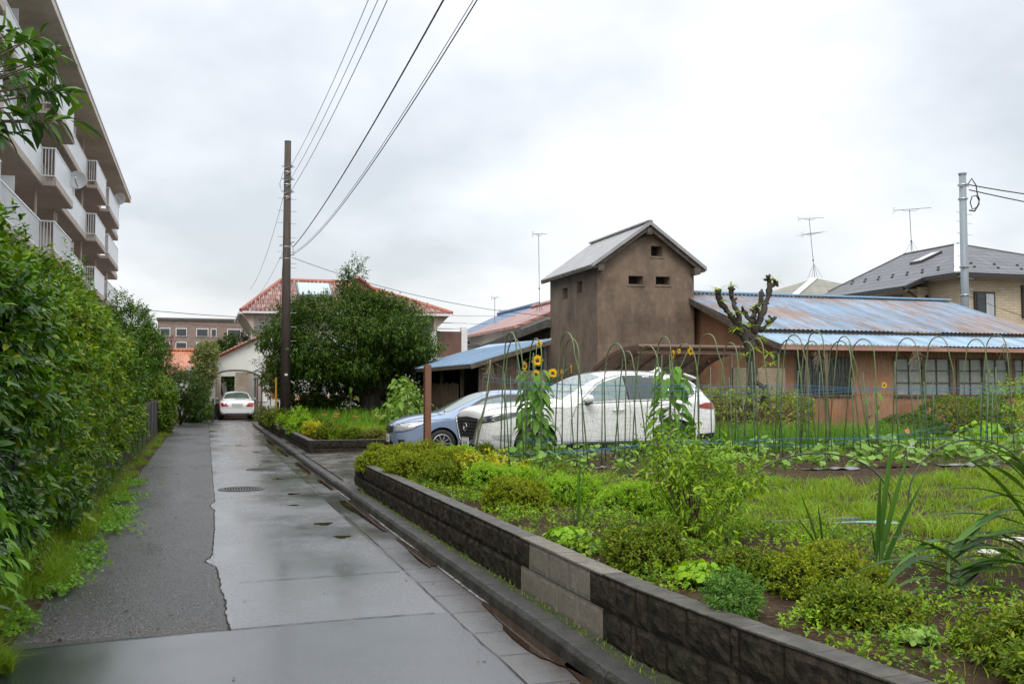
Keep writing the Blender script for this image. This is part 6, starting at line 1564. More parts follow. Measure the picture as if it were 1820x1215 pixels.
broad('herb_plant', 'pale seedling clump on bare soil near the wall, lower right', 'plant', 3.20, 3.95, .41, 90, .024, .12, .09, L_squash, 15, lobes=3, stemr=.002)
broad('herb_plant', 'small leafy weed clump behind the pale repaired blocks', 'plant', 2.72, 7.3, .41, 140, .026, .2, .12, L_lime, 16, lobes=3, stemr=.002)
broad('herb_plant', 'dark leafy weed clump on the wall edge above the pale blocks', 'plant', 2.70, 6.75, .41, 140, .024, .16, .12, L_hedge2, 17, lobes=3, stemr=.002)
bush('nandina', 'tall airy yellow green shrub rising in the middle of the garden', 'shrub', 3.68, 7.0, .38, [(.02,0,.42,.36,.36,.33),(-.30,-.02,.60,.20,.2,.20),(-.36,0,.82,.11,.12,.18),(.25,.05,.62,.30,.25,.15),(.58,.1,.52,.28,.14,.08),(.12,.05,.14,.32,.3,.16),(-.12,.1,.75,.2,.2,.12)], 620, 8, .058, L_nand, Wr=.36, stem=.14, q=1, inner=.35, up=.5, droop=.3, nst=26, lump=.3, sm=M_stem).scale = (.9,.9,.92)

# ---- sword leaved plants ------------------------------------------------------
def straps(items, seg=9):
    """items: (base, dir, length, width, droop) -> folded strap leaves"""
    Vs, Ts, o = [], [], 0
    for p, d, L, w, dr in items:
        p = np.array(p, float); d = np.array(d, float); d /= np.linalg.norm(d); s = np.cross(d, [0,0,1.]); s = s/max(np.linalg.norm(s), 1e-6)
        cur = p.copy(); dd = d.copy(); pts = []
        for k in range(seg+1):
            pts.append(cur.copy()); dd = dd + np.array([0,0,-dr/seg]); dd /= np.linalg.norm(dd); cur = cur + dd*L/seg
        V = []
        for k, c in enumerate(pts):
            t = k/seg; ww = w*.5*min(1, .45 + 2.2*t)*(1 - t**3); n = np.array([0,0,1.]) if abs(d[2]) < .9 else np.cross(s, d)
            V += [c - s*ww + n*ww*.35, c, c + s*ww + n*ww*.35]
        T = []
        for k in range(seg):
            a = 3*k; T += [[a,a+1,a+4],[a,a+4,a+3],[a+1,a+2,a+5],[a+1,a+5,a+4]]
        Vs.append(np.array(V)); Ts.append(np.array(T)+o); o += len(V)
    return np.concatenate(Vs), np.concatenate(Ts)
def swordplant(name, label, cat, x, y, items, m=L_sword, group=None, stem=None):
    root = thing(name, label, cat, (x, y, gz(x, y)-.01), group=group); V, T = straps(items); npmesh('leaves', V, T, m, root, smooth=True)
    if stem:
        b = MB(); b.tube(stem, .012, 7); b.build('stem', M_stemg, root)
    return root
SG = 'sword leaved plants in the garden'
swordplant('gladiolus', 'upright clump of sword leaves between the azalea mounds, left of the nandina', 'plant', 3.08, 8.05, [((0,0,0),(.12,0,1),.62,.03,.15),((.02,0,0),(.0,.1,1),.52,.028,.1),((-.02,0,0),(-.15,0,1),.42,.03,.2),((.03,0,0),(.3,0,1),.40,.03,.5),((0,.02,0),(.55,-.1,.8),.34,.03,.9),((0,0,0),(.08,.1,1),.70,.022,.1)], group=SG)
swordplant('gladiolus', 'short blue green sword leaves half hidden left of the nandina', 'plant', 3.35, 7.4, [((0,0,0),(.35,0,1),.36,.026,.2),((.02,0,0),(.5,.1,.9),.33,.026,.3),((0,0,0),(.15,0,1),.3,.026,.1)], group=SG)
swordplant('gladiolus', 'fan of dark sword leaves just behind the wispy azalea', 'plant', 4.42, 6.5, [((0,0,0),(-.32,0,1),.50,.035,.2),((0,0,0),(-.55,0,.9),.36,.04,.3),((.03,0,0),(.5,0,.9),.34,.035,.6),((.03,0,0),(-.1,0,1),.36,.035,.1),((.05,0,0),(.75,0,.5),.25,.035,.9),((0,0,0),(-.2,.1,1),.3,.04,.2)], group=SG)
swordplant('gladiolus', 'second dark fan of sword leaves beside the tallest clump', 'plant', 4.50, 5.95, [((0,0,0),(.1,0,1),.36,.035,.2),((0,0,0),(.35,0,1),.34,.035,.3),((.02,0,0),(.6,0,.8),.34,.035,.8),((0,0,0),(-.1,0,.9),.24,.03,.3),((0,0,0),(.9,0,.4),.26,.035,.6)], group=SG)
swordplant('gladiolus', 'tallest clump of sword leaves arching right over the grass', 'plant', 4.05, 5.35, [((0,0,0),(.16,0,1),.86,.045,.1),((0,.01,0),(.33,.05,1),.92,.05,.25),((.01,0,0),(.05,0,1),.70,.05,.1),((.02,0,0),(.45,0,1),.72,.05,.35),((0,0,.06),(.22,.1,1),.95,.035,.3),((-.02,0,0),(.0,0,1),.42,.04,.6),((.03,0,0),(.8,.1,.6),.35,.04,.9),((-.02,0,0),(-.8,0,.35),.22,.035,.6)], group=SG, stem=[(0,0,0),(.04,0,.25)])
gi = random.Random(9); it = []
for k in range(26):
    s = -1 if k < 8 else 1; zz = .04 + .30*(k % 8)/8; it.append(((.02*(k%5), 0, zz), (s*gi.uniform(.75,1), gi.uniform(-.35,.35), gi.uniform(.15,.75)), gi.uniform(.42,.70), gi.uniform(.05,.068), gi.uniform(.5,1.2)))
swordplant('lily_clump', 'broad dark arching leaves of a fallen lily clump at the right', 'plant', 4.12, 4.80, it[:26], L_sword, stem=[(0,0,0),(.0,0,.15),(.01,0,.3)])
swordplant('lily_clump', 'long arching leaves swept sideways at the right edge of the picture', 'plant', 4.85, 4.95, [((.0,0,.05+.03*k),(gi.uniform(-1,-.5) if k % 3 else gi.uniform(.4,1),gi.uniform(-.3,.3),gi.uniform(.2,.9)),gi.uniform(.5,.8),.056,gi.uniform(.6,1.1)) for k in range(24)], L_sword, stem=[(0,0,0),(.02,0,.3)])
swordplant('leek_plant', 'pale spiky plant at the far edge of the garden, by the azaleas', 'plant', 3.9, 12.4, [((0,0,0),(math.cos(k*2.4)*.8,math.sin(k*2.4)*.8,.7),.34,.03,.5) for k in range(9)], L_pale)

# ---- garden grass ---------------------------------------------------------------
r_ = np.random.default_rng(41)
def gzv(x, y): return np.array([gz(a, b_) for a, b_ in zip(x, y)])
n = 62000; xx = 4.15 + 9*r_.random(n)**1.1; yy = 6.0 + 5.7*r_.random(n)**.95
cl = np.array([hnoise(a, b_, 1.7, 7) + .7*hnoise(a, b_, 5.5, 2) for a, b_ in zip(xx, yy)]); keep = (cl + .12*r_.normal(size=n) > -.10) & (yy > 6.6 - .0*xx) & (yy < 11.4 + .4*np.sin(xx*1.3)) & (xx > 4.1 + .35*np.sin(yy*2))
xx, yy = xx[keep], yy[keep]; P = np.stack([xx, yy, gzv(xx, yy)-.01], 1)
sel = hn2 = np.array([hnoise(a, b_, 2.3, 14) for a, b_ in zip(xx, yy)]) > .05
V1 = blade_arrays(P[~sel], .10*r_.uniform(.5,1.3,(~sel).sum()), .007*r_.uniform(.7,1.3,(~sel).sum()), 1.25, np.random.default_rng(42)); V2 = blade_arrays(P[sel], .20*r_.uniform(.4,1.3,sel.sum()), .010*r_.uniform(.7,1.3,sel.sum()), 1.35, np.random.default_rng(43))
o = npmesh('garden_grass', *merge([V1, V2]), L_grass); tag(o, 'patch of bright fresh grass in the middle of the garden', 'grass', kind='stuff')
n = 7000; xx = r_.uniform(2.65, 6.5, n); yy = 3.4 + 11*r_.random(n); keep = (hn := np.array([hnoise(a, b_, 1.3, 9) for a, b_ in zip(xx, yy)])) > .06
xx, yy = xx[keep], yy[keep]; P = np.stack([xx, yy, gzv(xx, yy)-.01], 1)
o = grass('garden_weeds', P, .085, .006, 1.0, L_grass, seed=43); tag(o, 'thin tufts of weeds on the garden soil', 'weeds', kind='stuff')
n = 5200; xx = 4.2 + 11*r_.random(n); yy = r_.uniform(4.5, 7.2, n); keep = xx > 4.3 + (7.2-yy)*.2; xx, yy = xx[keep], yy[keep]; P = np.stack([xx, yy, gzv(xx, yy)-.01], 1)
o = grass('sparse_grass', P, .14, .007, 1.1, L_grass, seed=44); tag(o, 'sparse tall grass behind the lily leaves', 'grass', kind='stuff')
# low broad weeds between the azaleas
for gname, gm, cnt_, LL, hh, thr, sd2, lab in (('ground_cover', L_lime, 4200, .026, .06, .0, 3, 'small leafy weeds covering the soil between the azaleas'),
        ('ground_cover', L_hedge2, 4200, .034, .11, .02, 11, 'darker taller leafy weeds scattered through the bed'), ('ground_cover', L_azd, 3000, .024, .09, .08, 19, 'olive tinted small shrubby growth between the azalea mounds')):
    C = []
    for k in range(cnt_*2):
        x = r_.uniform(2.52, 5.2); y = 3.2 + 12.2*r_.random()
        if x < wallx(y) + .16 or (x > 4.3 and y < 5.2): continue
        v_ = hnoise(x, y, 1.9, sd2)
        if v_ > thr + (.14 if y < 6.3 else 0): C.append((x, y, gz(x, y) + .008 + r_.random()*hh*min(1, .3 + (v_-thr)*4)))
        if len(C) >= cnt_: break
    C = np.array(C); a = sprays(C, np.array([[0,0,1.]])+r_.normal(size=(len(C),3))*.45, 6, .035, LL, .55, 1.1, 0, r=r_); V, T = leaf_arrays(*a)
    o = npmesh(gname, V, T, gm); tag(o, lab, 'weeds', kind='stuff')
C = np.stack([r_.uniform(2.6,4.6,420), r_.uniform(2.8,6.5,420), np.zeros(420)], 1); C[:,2] = gzv(C[:,0], C[:,1]) + .008; D = r_.normal(size=(420,3)); D[:,2] = .1
V, T = leaf_arrays(C, D, np.tile([[0,0,1.]],(420,1)), r_.uniform(.02,.04,420), r_.uniform(.006,.014,420), 0, 0, .3)
o = npmesh('soil_litter', V, T, L_dry); tag(o, 'dead leaf scraps on the dark garden soil', 'leaf litter', kind='stuff')

# ---- vegetable rows ---------------------------------------------------------------
def veg(seed, R0=.052, n=16):
    r = np.random.default_rng(seed); a = r.uniform(0,2*np.pi,n); rr = .05+.17*r.random(n); C = np.stack([rr*np.cos(a), rr*np.sin(a), .06+.15*r.random(n)],1)
    Nn = np.stack([np.cos(a)*.5, np.sin(a)*.5, np.full(n,1.)],1)+r.normal(size=(n,3))*.3
    root = thing('squash_plant', 'x', 'vegetable plant'); V, T = disc_leaf(C, Nn, R0*r.uniform(.6,1.2,n), r, 5, 15, .10); npmesh('leaves', V, T, L_squash, root)
    b = MB()
    for c in C: b.tube([(0,0,-.02),(c[0]*.5,c[1]*.5,c[2]*.8),tuple(c)], .003, 4)
    b.build('stem', M_stemg, root); return root
pr = [veg(60+k) for k in range(4)]; rq = random.Random(6); cnt = 0
rows = [(12.9,5.6,14.5,.85,'pale leaved squash seedling in the nearest vegetable row'),(14.0,4.7,15.6,.50,'pale leaved squash plant at the near foot of the hoops'),(15.0,4.5,16.5,.50,'pale leaved squash plant under the hoops'),(16.1,4.9,17.5,.6,'pale leaved squash plant in the farthest vegetable row')]
for yr, xa, xb, dx, lab in rows:
    x = xa
    while x < xb:
        X_ = x + rq.uniform(-.15,.15); Y_ = yr + rq.uniform(-.15,.15); s = rq.uniform(.8,1.5)
        if cnt < 4: o = pr[cnt]; o.location = (X_, Y_, gz(X_, Y_)); o.rotation_euler = (0,0,rq.uniform(0,6)); o.scale = (s,)*3
        else: o = dup(pr[cnt % 4], (X_, Y_, gz(X_, Y_)), rq.uniform(0,6), None, s)
        o['label'] = lab; o['group'] = 'squash plants: ' + lab.split('squash ')[1]; cnt += 1; x += dx*rq.uniform(.75,1.25)
n = 5000; xx = r_.uniform(4.6,16,n); yy = r_.uniform(12.4,17.2,n); keep = np.array([hnoise(a, b_, 1.1, 5) for a, b_ in zip(xx, yy)]) > .12; xx, yy = xx[keep], yy[keep]
P = np.stack([xx, yy, gzv(xx, yy)], 1); o = grass('row_weeds', P, .10, .010, 1.1, L_grass, seed=46); tag(o, 'weeds between the vegetable rows', 'weeds', kind='stuff')

# ---- plants in front of the low house ------------------------------------------------
bush('clipped_hedge', 'straggly clipped hedge with reddish twigs behind the rear of the white suv', 'hedge', 12.0, 20.3, .3, [(0,0,.62,1.55,.5,.62),(-.9,0,.75,.7,.45,.5),(1.0,0,.68,.6,.45,.5)], 1700, 7, .075, leafmat('clipped_hedge_leaf', [(.12,.20,.03),(.20,.28,.04),(.08,.13,.03),(.16,.10,.05),(.30,.33,.06)], .45), nst=40, stem=.1, inner=.8, sm=mat('red_twig', (.13,.06,.04), .8))
n = 6500; P = np.stack([r_.uniform(9.9,14.6,n), r_.uniform(17.3,19.6,n), np.full(n,.27)],1)
o = grass('tall_garden_grass', P, .62, .022, .7, L_grassd, seed=51, seg=4); tag(o, 'tall strap-leaved grass in front of the clipped hedge', 'grass', kind='stuff')
bush('round_bush', 'large dark green clipped dome against the brown corrugated wall', 'bush', 17.9, 20.6, .3, [(0,0,.45,1.0,.7,.62)], 1500, 7, .07, L_azd, stem=.07, inner=.85, lump=.06)
bush('round_bush', 'lower dark clipped bush left of the largest dome', 'bush', 16.2, 20.0, .3, [(0,0,.26,.85,.6,.38)], 1000, 7, .07, leafmat('dark_box_leaf', [(.03,.07,.012),(.05,.10,.018),(.08,.12,.03)], .5), stem=.07, inner=.85, lump=.08)
bush('round_bush', 'dark clipped bush right of the largest dome', 'bush', 19.3, 21.0, .3, [(0,0,.50,.7,.7,.55)], 900, 7, .07, L_hedge, stem=.07, inner=.85, lump=.08)
broad('lettuce_plant', 'bright yellow green leafy mound in front of the dark domes', 'plant', 16.6, 18.2, .3, 150, .10, .5, .62, L_lime, 31)
bush('weedy_bank', 'tangled light green weeds and vines filling the right edge below the windows', 'shrub', 20.7, 20.6, .2, [(0,0,.8,1.5,1.4,.95),(1.8,.3,1.0,1.5,1.3,1.1),(-.9,-1.0,.4,1.0,1.0,.6),(1.0,-1.6,.4,1.4,1.,.6),(3.2,1,1.3,1.2,1,.6)], 3000, 7, .09, leafmat('weed_leaf', [(.12,.22,.03),(.18,.30,.04),(.25,.36,.06),(.09,.16,.03),(.20,.17,.07)], .5), stem=.15, lump=.25)
n = 7000; xx = r_.uniform(13.5,21,n); yy = r_.uniform(16.8,18.6,n); P = np.stack([xx, yy, np.full(n,.27)],1)
o = grass('border_grass', P, .30, .018, .9, L_grass, seed=53); tag(o, 'light grass along the far border of the garden', 'grass', kind='stuff')
n = 2600; xx = r_.uniform(12.5,30,n); yy = r_.uniform(12,18,n); P = np.stack([xx, yy, np.full(n,.27)],1)
root = thing('tomato_flower', 'single salmon pink rose bloom near the right edge of the rows', 'flower', (13.35, 16.6, .35)); b = MB(); b.tube([(0,0,0),(0,0,.38)], .006, 5); b.build('stem', M_stemg, root)
V, T = disc_leaf(np.array([[0,0,.4],[.01,0,.42],[0,.01,.41]]), np.array([[0,-1,.3],[.3,-1,.2],[-.3,-1,.4]]), np.array([.05,.04,.045]), r_, 3); npmesh('petals', V, T, L_lily, root)
bpy.data.objects['tomato_flower'].name = 'rose'

# ---- pruned tree -------------------------------------------------------------------
root = thing('pruned_tree', 'gnarled pruned tree with stubby limbs and tufts of epiphytes before the low house', 'tree', (12.15, 20.5, .25))
b = MB(); o_ = Vector((12.15, 20.5, .25)); G_ = lambda *p: tuple(Vector(p) - o_)
def limb(pts, rs):
    r2 = random.Random(int(pts[-1][0]*100)); q = []; rr2 = []
    P_ = [Vector(p)-o_ for p in pts]
    for i, (a, c) in enumerate(zip(P_, P_[1:])):
        for k in range(4): q.append(a.lerp(c, k/4) + Vector([r2.uniform(-.02,.02) for _ in range(3)])); rr2.append((rs[i]+(rs[i+1]-rs[i])*k/4)*r2.uniform(.58,.98))
    q.append(P_[-1]); rr2.append(rs[-1]*.95); b.tube(q, rr2, 9)
    for _ in range(5):
        p_ = r2.choice(q[4:]); d_ = Vector([r2.uniform(-1,1) for _ in range(3)]).normalized(); b.tube([p_, p_+d_*.10, p_+d_*.14], [.035,.032,.02], 6)
limb([(12.15,20.5,.2),(12.12,20.5,1.2),(12.2,20.5,2.0),(12.12,20.5,2.7)], [.17,.15,.16,.15])
limb([(12.12,20.5,2.6),(11.85,20.5,3.05),(11.62,20.5,3.35),(11.38,20.5,3.6),(11.28,20.4,3.85)], [.13,.10,.085,.08,.09])
limb([(11.85,20.5,3.0),(11.80,20.4,3.35),(11.72,20.5,3.62),(11.66,20.5,3.95)], [.09,.075,.075,.08])
limb([(12.12,20.5,2.7),(12.35,20.5,3.0),(12.5,20.5,3.4),(12.62,20.5,3.7),(12.72,20.5,4.05)], [.13,.10,.085,.08,.10])
limb([(12.3,20.5,2.95),(12.28,20.6,3.25),(12.42,20.5,3.55),(12.47,20.5,3.85)], [.08,.065,.06,.07])
limb([(12.25,20.5,2.9),(12.15,20.4,3.15),(11.98,20.5,3.4)], [.08,.07,.07])
limb([(12.3,20.5,3.1),(12.22,20.4,3.3),(12.22,20.4,3.48)], [.05,.05,.06])
limb([(12.4,20.5,2.95),(12.6,20.4,3.1),(12.68,20.4,3.2)], [.07,.06,.07])
limb([(11.95,20.5,2.85),(11.75,20.4,2.9),(11.68,20.4,3.05)], [.07,.06,.07]); limb([(12.72,20.5,4.0),(12.86,20.5,4.1)], [.07,.08]); limb([(12.72,20.5,4.0),(12.66,20.5,4.15)], [.06,.07]); limb([(12.1,20.5,1.9),(12.4,20.3,1.6),(12.3,20.3,1.2)], [.08,.06,.04])
b.build('trunk', M_bark, root, smooth=True)
tuft = [(11.28,20.4,3.85),(11.66,20.45,3.97),(11.45,20.4,3.6),(12.0,20.3,3.05),(11.72,20.4,3.35),(12.25,20.4,3.5),(12.35,20.35,2.75),(12.6,20.4,3.1),(12.15,20.3,2.5),(12.5,20.3,2.4),(12.75,20.45,4.12),(11.7,20.3,2.95),(11.9,20.3,2.35),(12.55,20.3,2.15)]
it = []
for t in tuft:
    t = Vector(t)-o_
    for k in range(13):
        a = gi.uniform(0, 6.28); it.append(((t.x+gi.uniform(-.05,.05), t.y+gi.uniform(-.05,.05), t.z), (math.cos(a)*.9, math.sin(a)*.9, gi.uniform(-.1,.9)), gi.uniform(.16,.34), .034, gi.uniform(.3,1.2)))
V, T = straps(it, 4); npmesh('epiphyte_tufts', V, T, L_fern, root)
stems('hanging_roots', root, (.1,-.15,1.8), [(.1,-.2,.4),(.0,-.2,.7),(.18,-.18,.9)], .01, .004, M_bark)
# ================================================================ POLES, WIRES, GARDEN STRUCTURES
M_pole = mat('brown_pole', (.048,.036,.029), .75, (.075,.058,.047), 3, bump=.3, bs=25, stretch=(3,3,.5))
M_galv = mat('galvanised', (.38,.39,.40), .4, met=.6)
M_wire = mat('black_wire', (.012,.012,.013), .6)
M_gpole = mat('grey_pole', (.18,.22,.25), .5, (.23,.27,.30), 2, stretch=(1,1,.3))
root = thing('utility_pole', 'tall brown concrete utility pole beside the lane, with step bolts', 'utility pole', (2.76, 36, 0))
b = MB(); b.tube([(0,0,-.1),(0,0,10.38)], [.185,.115], 20); b.build('pole', M_pole, root, smooth=False).data.shade_smooth()
b = MB(); b.lathe([(.118,10.36),(.118,10.42),(.001,10.43)], n=16); b.build('cap', M_conc, root)
b = MB()
for z in (9.3, 8.85, 8.4, 6.62, 6.2, 4.2, 2.2): b.lathe([(.16-z*.003,z-.02),(.165-z*.003,z),(.16-z*.003,z+.02)], n=16)
for z in (9.5, 9.05, 8.6): b.beam((-.2,-.02,z),(.24,-.02,z),.03,.04); b.lathe([(.02,z-.05),(.045,z-.03),(.045,z+.03),(.02,z+.05)], (.14,-.1,0),'z',10,True); b.tube([(-.13,-.12,z-.1),(.05,-.16,z-.02),(.1,-.14,z-.2),(-.05,-.15,z-.3)],.012,5)
for z in (6.75, 6.3): b.beam((-.26,-.02,z-.1),(.26,-.02,z+.06),.03,.05)
b.tube([(-.15,0,9.3),(-.26,0,8.9),(-.20,0,8.6),(-.3,0,8.9)], .008, 5); b.tube([(.12,-.1,6.8),(.22,-.1,6.55),(.2,-.1,6.4)], .012, 5)
b.build('bracket', M_galv, root)
b = MB(); z = 2.6
for k, z in enumerate([8.35,7.92,7.48,6.98,6.45,5.9,6.05,5.3,4.8,4.3,3.8,3.3]):
    r_p = .185 - z*.0068
    if z > 6.2: b.tube([(-r_p,0,z),(-r_p-.2,0,z)], .009, 5)
    b.tube([(r_p,0,z-.02),(r_p+.2,0,z-.02)], .009, 5)
b.build('step_bolt', M_galv, root)
b = MB(); b.box(-.04,.06,-.19,-.165,2.05,2.12); b.build('number_tag', M_fwhite, root)
root = thing('guy_guard', 'thin yellow guard on the guy wire left of the brown pole', 'guy guard', (2.5, 36.6, 0))
b = MB(); b.tube([(0,0,.2),(-.02,0,2.0)], .035, 10); b.build('sleeve', mat('guard_yellow', (.55,.33,.04), .5), root)
b = MB(); b.tube([(-.02,0,2.0),(.14,-.6,6.4)], .008, 5); b.build('guy_wire', M_wire, root)
def wire(label, a, c, sag, r, n=28, group=None, name='overhead_wire', r2=None):
    a, c = Vector(a), Vector(c); pts = []
    for k in range(n+1):
        t = k/n; p = a.lerp(c, t); p.z -= sag*4*t*(1-t); pts.append(p)
    b = MB(); b.tube(pts, r, 6); o = b.build(name, M_wire); tag(o, label, 'wire', group); return o
G1 = 'wires along the lane'
wire('leftmost overhead wire from the top of the brown pole', (2.86,35.9,9.50), (2.70,-4,9.6), .85, .007, group=G1)
wire('second overhead wire from the top of the brown pole', (2.88,35.9,9.08), (2.84,-4,9.5), .80, .007, group=G1)
wire('third overhead wire, lowest of the upper three on the brown pole', (2.88,35.9,8.62), (2.88,-4,9.2), .75, .008, group=G1)
w4 = wire('thick twisted overhead cable, upper of the lower bundle', (2.98,35.9,6.62), (2.72,-4,7.4), .62, .013, group=G1)
b = MB(); 
for k in range(1, 70):
    t = k/70; p = Vector((2.98,35.9,6.62)).lerp(Vector((2.72,-4,7.4)), t); p.z -= .62*4*t*(1-t); b.tube([p + Vector((0,-.04,.022)), p + Vector((0,.04,-.022))], .006, 5)
o = b.build('cable_lashing', M_wire, w4)
wire('thin lower overhead wire, left one of the close pair', (2.98,35.9,6.42), (2.42,-4,6.5), .95, .005, group=G1)
wire('lowest overhead wire along the lane, right one of the close pair', (2.98,35.9,6.36), (2.46,-4,6.5), .95, .008, group=G1)
wire('service wire dropping leftward from the brown pole to the white house', (2.62,36,8.4), (2.35,55.9,7.0), .5, .007)
wire('second thin wire dropping from the brown pole to the white house eave', (2.62,36,6.4), (2.1,55.9,5.9), .3, .006)
wire('service wire running right from the brown pole over the shed to the clay tower', (2.95,36,6.25), (12.2,34.5,4.25), .35, .010)
wire('upper distant wire crossing the sky above the brick apartments', (-9,95,9.0), (14,95,8.2), .4, .03)
wire('lower distant wire crossing the sky above the brick apartments', (-9,95,7.9), (14,95,7.4), .4, .018)
wire('distant wire right of the white house balcony, upper', (13.2,62,6.3), (24,62,6.6), .15, .012)
wire('distant wire right of the white house balcony, lower', (13.2,70,6.4), (27,70,6.5), .15, .010)
# grey pole on the right
root = thing('utility_pole', 'grey metal utility pole behind the low house on the right', 'utility pole', (28.1, 31.5, .2))
b = MB(); b.tube([(0,0,0),(0,0,9.75)], [.165,.13], 20); b.build('pole', M_gpole, root).data.shade_smooth()
b = MB(); b.lathe([(.155,9.7),(.16,9.76),(.001,9.78)], n=16)
for z in (9.3, 8.75, 6.1, 5.0): b.lathe([(.175,z-.03),(.185,z),(.175,z+.03)], n=16)
b.beam((-.25,-.1,9.25),(.2,-.1,9.25),.04,.05); b.beam((-.2,-.15,6.1),(.25,-.15,6.1),.05,.05); b.build('bracket', M_galv, root)
b = MB()
for z in (8.2,7.85,7.4,7.0,6.5,5.7,5.3,4.5):
    b.tube([(-.17,0,z),(-.36,-.05,z+.03)], .009, 5); b.tube([(.17,0,z-.04),(.36,-.05,z-.06)], .009, 5)
b.build('step_bolt', M_galv, root)
b = MB(); b.tube([(.15,-.1,9.3),(.35,-.1,9.55),(.55,-.1,9.3),(.6,-.1,8.95),(.7,-.1,8.75),(.6,-.1,8.45),(.35,-.1,8.35),(.25,-.1,8.6),(.35,-.1,8.85),(.55,-.1,8.9),(.68,-.1,8.7)], .022, 6); b.tube([(.2,-.1,8.3),(.45,-.1,8.28),(.68,-.1,8.6)], .03, 6); b.build('cable_loop', M_wire, root)
wire('upper thick cable leaving the grey pole to the right', (28.3,31.4,9.5), (46,26,9.6), .9, .022)
wire('lower thick cable leaving the grey pole to the right', (28.3,31.4,9.3), (44,24,6.6), .5, .022)
wire('thin wire from the grey pole toward the beige house windows', (28.3,31.6,5.2), (37.6,35.4,4.2), .1, .010)
wire('thin service wire rising from the blue roof to the right of the grey pole', (30.2,30.5,3.9), (38,31,6.2), .1, .010)

def antenna(label, x, y, z, h, L, az, elements, tripod=.5, lean=0, second=None, arr=1):
    root = thing('tv_antenna', label, 'antenna', (x, y, z), group='tv antennas')
    b = MB(); b.tube([(0,0,0),(lean,0,h)], .018, 6); 
    for k in range(4 if tripod else 0):
        a = k*math.pi/2 + .6; b.tube([(lean*.15,0,tripod*1.1),(math.cos(a)*tripod*.6, math.sin(a)*tripod*.6, 0)], .010, 5)
    b.lathe([(.04,h*.3-.06),(.05,h*.3),(.04,h*.3+.06)], (lean*.3,0,0),'z',8,True); b.build('mast', M_gal2, root)
    for (hz, LL, n_, w0, w1, tilt) in [(h, L, elements, .34, .16, .18)] + ([second] if second else []):
        b = MB(); ca, sa = math.cos(az), math.sin(az); cx = lean*hz/h
        P = lambda t, s=0, u=0: (cx + ca*t - sa*s, sa*t + ca*s, hz + u + tilt*t*.5)
        b.tube([P(-LL*.42), P(LL*.58)], .014, 5)
        for k in range(n_):
            t = -LL*.40 + LL*.96*k/(n_-1); w = w0 + (w1-w0)*k/(n_-1); b.tube([P(t,-w/2), P(t,w/2)], .006, 4)
        b.tube([P(-LL*.42,-.2,.14), P(-LL*.42,.2,.14)], .006, 4); b.tube([P(-LL*.42,-.2,-.14), P(-LL*.42,.2,-.14)], .006, 4); b.tube([P(-LL*.42,0,-.14), P(-LL*.42,0,.14)], .008, 4)
        b.tube([P(-LL*.2,0,0), P(-LL*.12,0,-.09), P(LL*.18,0,-.09), P(LL*.24,0,0)], .010, 4)
        b.build('yagi', M_gal2, root)
    return root
M_gal2 = mat('antenna_grey', (.13,.13,.135), .5)
antenna('tv antenna on the grey slate ridge of the beige house', 36.2, 44.4, 8.75, 2.45, 2.1, R(-12), 14, .7, -.1)
antenna('two tier tv antenna on the pale olive pyramid roof', 36.0, 53.0, 8.4, 3.7, 1.9, R(5), 14, .8, -.35, (2.75, 1.5, 6, 1.4, 1.2, .3))
antenna('tall tv antenna on the pinkish red roof, left of the clay tower', 19.05, 56, 6.15, 4.65, 1.0, R(15), 16, .5, -.05)
antenna('thin bare mast between the white house balcony and the blue tiles', 18.6, 64, 4.5, 3.2, .5, R(0), 4, 0, 0)
antenna('small distant tv antenna above the dark blue tile roof', 22.4, 74, 6.2, 1.5, 1.3, R(8), 7, 0, 0)

# brown post in front of the cars
root = thing('square_post', 'square brown metal post standing in front of the blue wagon', 'post', (3.70, 16.9, .18), R(8))
b = MB(); b.box(-.055,.055,-.05,.05,0,1.83); b.build('post', mat('post_rust', (.17,.075,.042), .5, (.21,.10,.06), 3), root, bevel=.004)
b = MB()
for k in range(30): z = .1 + k*.057; b.box(-.0575,-.054,-.035,.035,z,z+.022)
b.build('slot', M_frame, root)
b = MB(); b.tube([(4.78,24.2,.2),(4.80,24.2,1.45)], .014, 6); o = b.build('rusty_stake', mat('rusty_rod', (.10,.05,.03), .7)); tag(o, 'thin rusty stake at the corner by the blue wagon nose', 'stake')

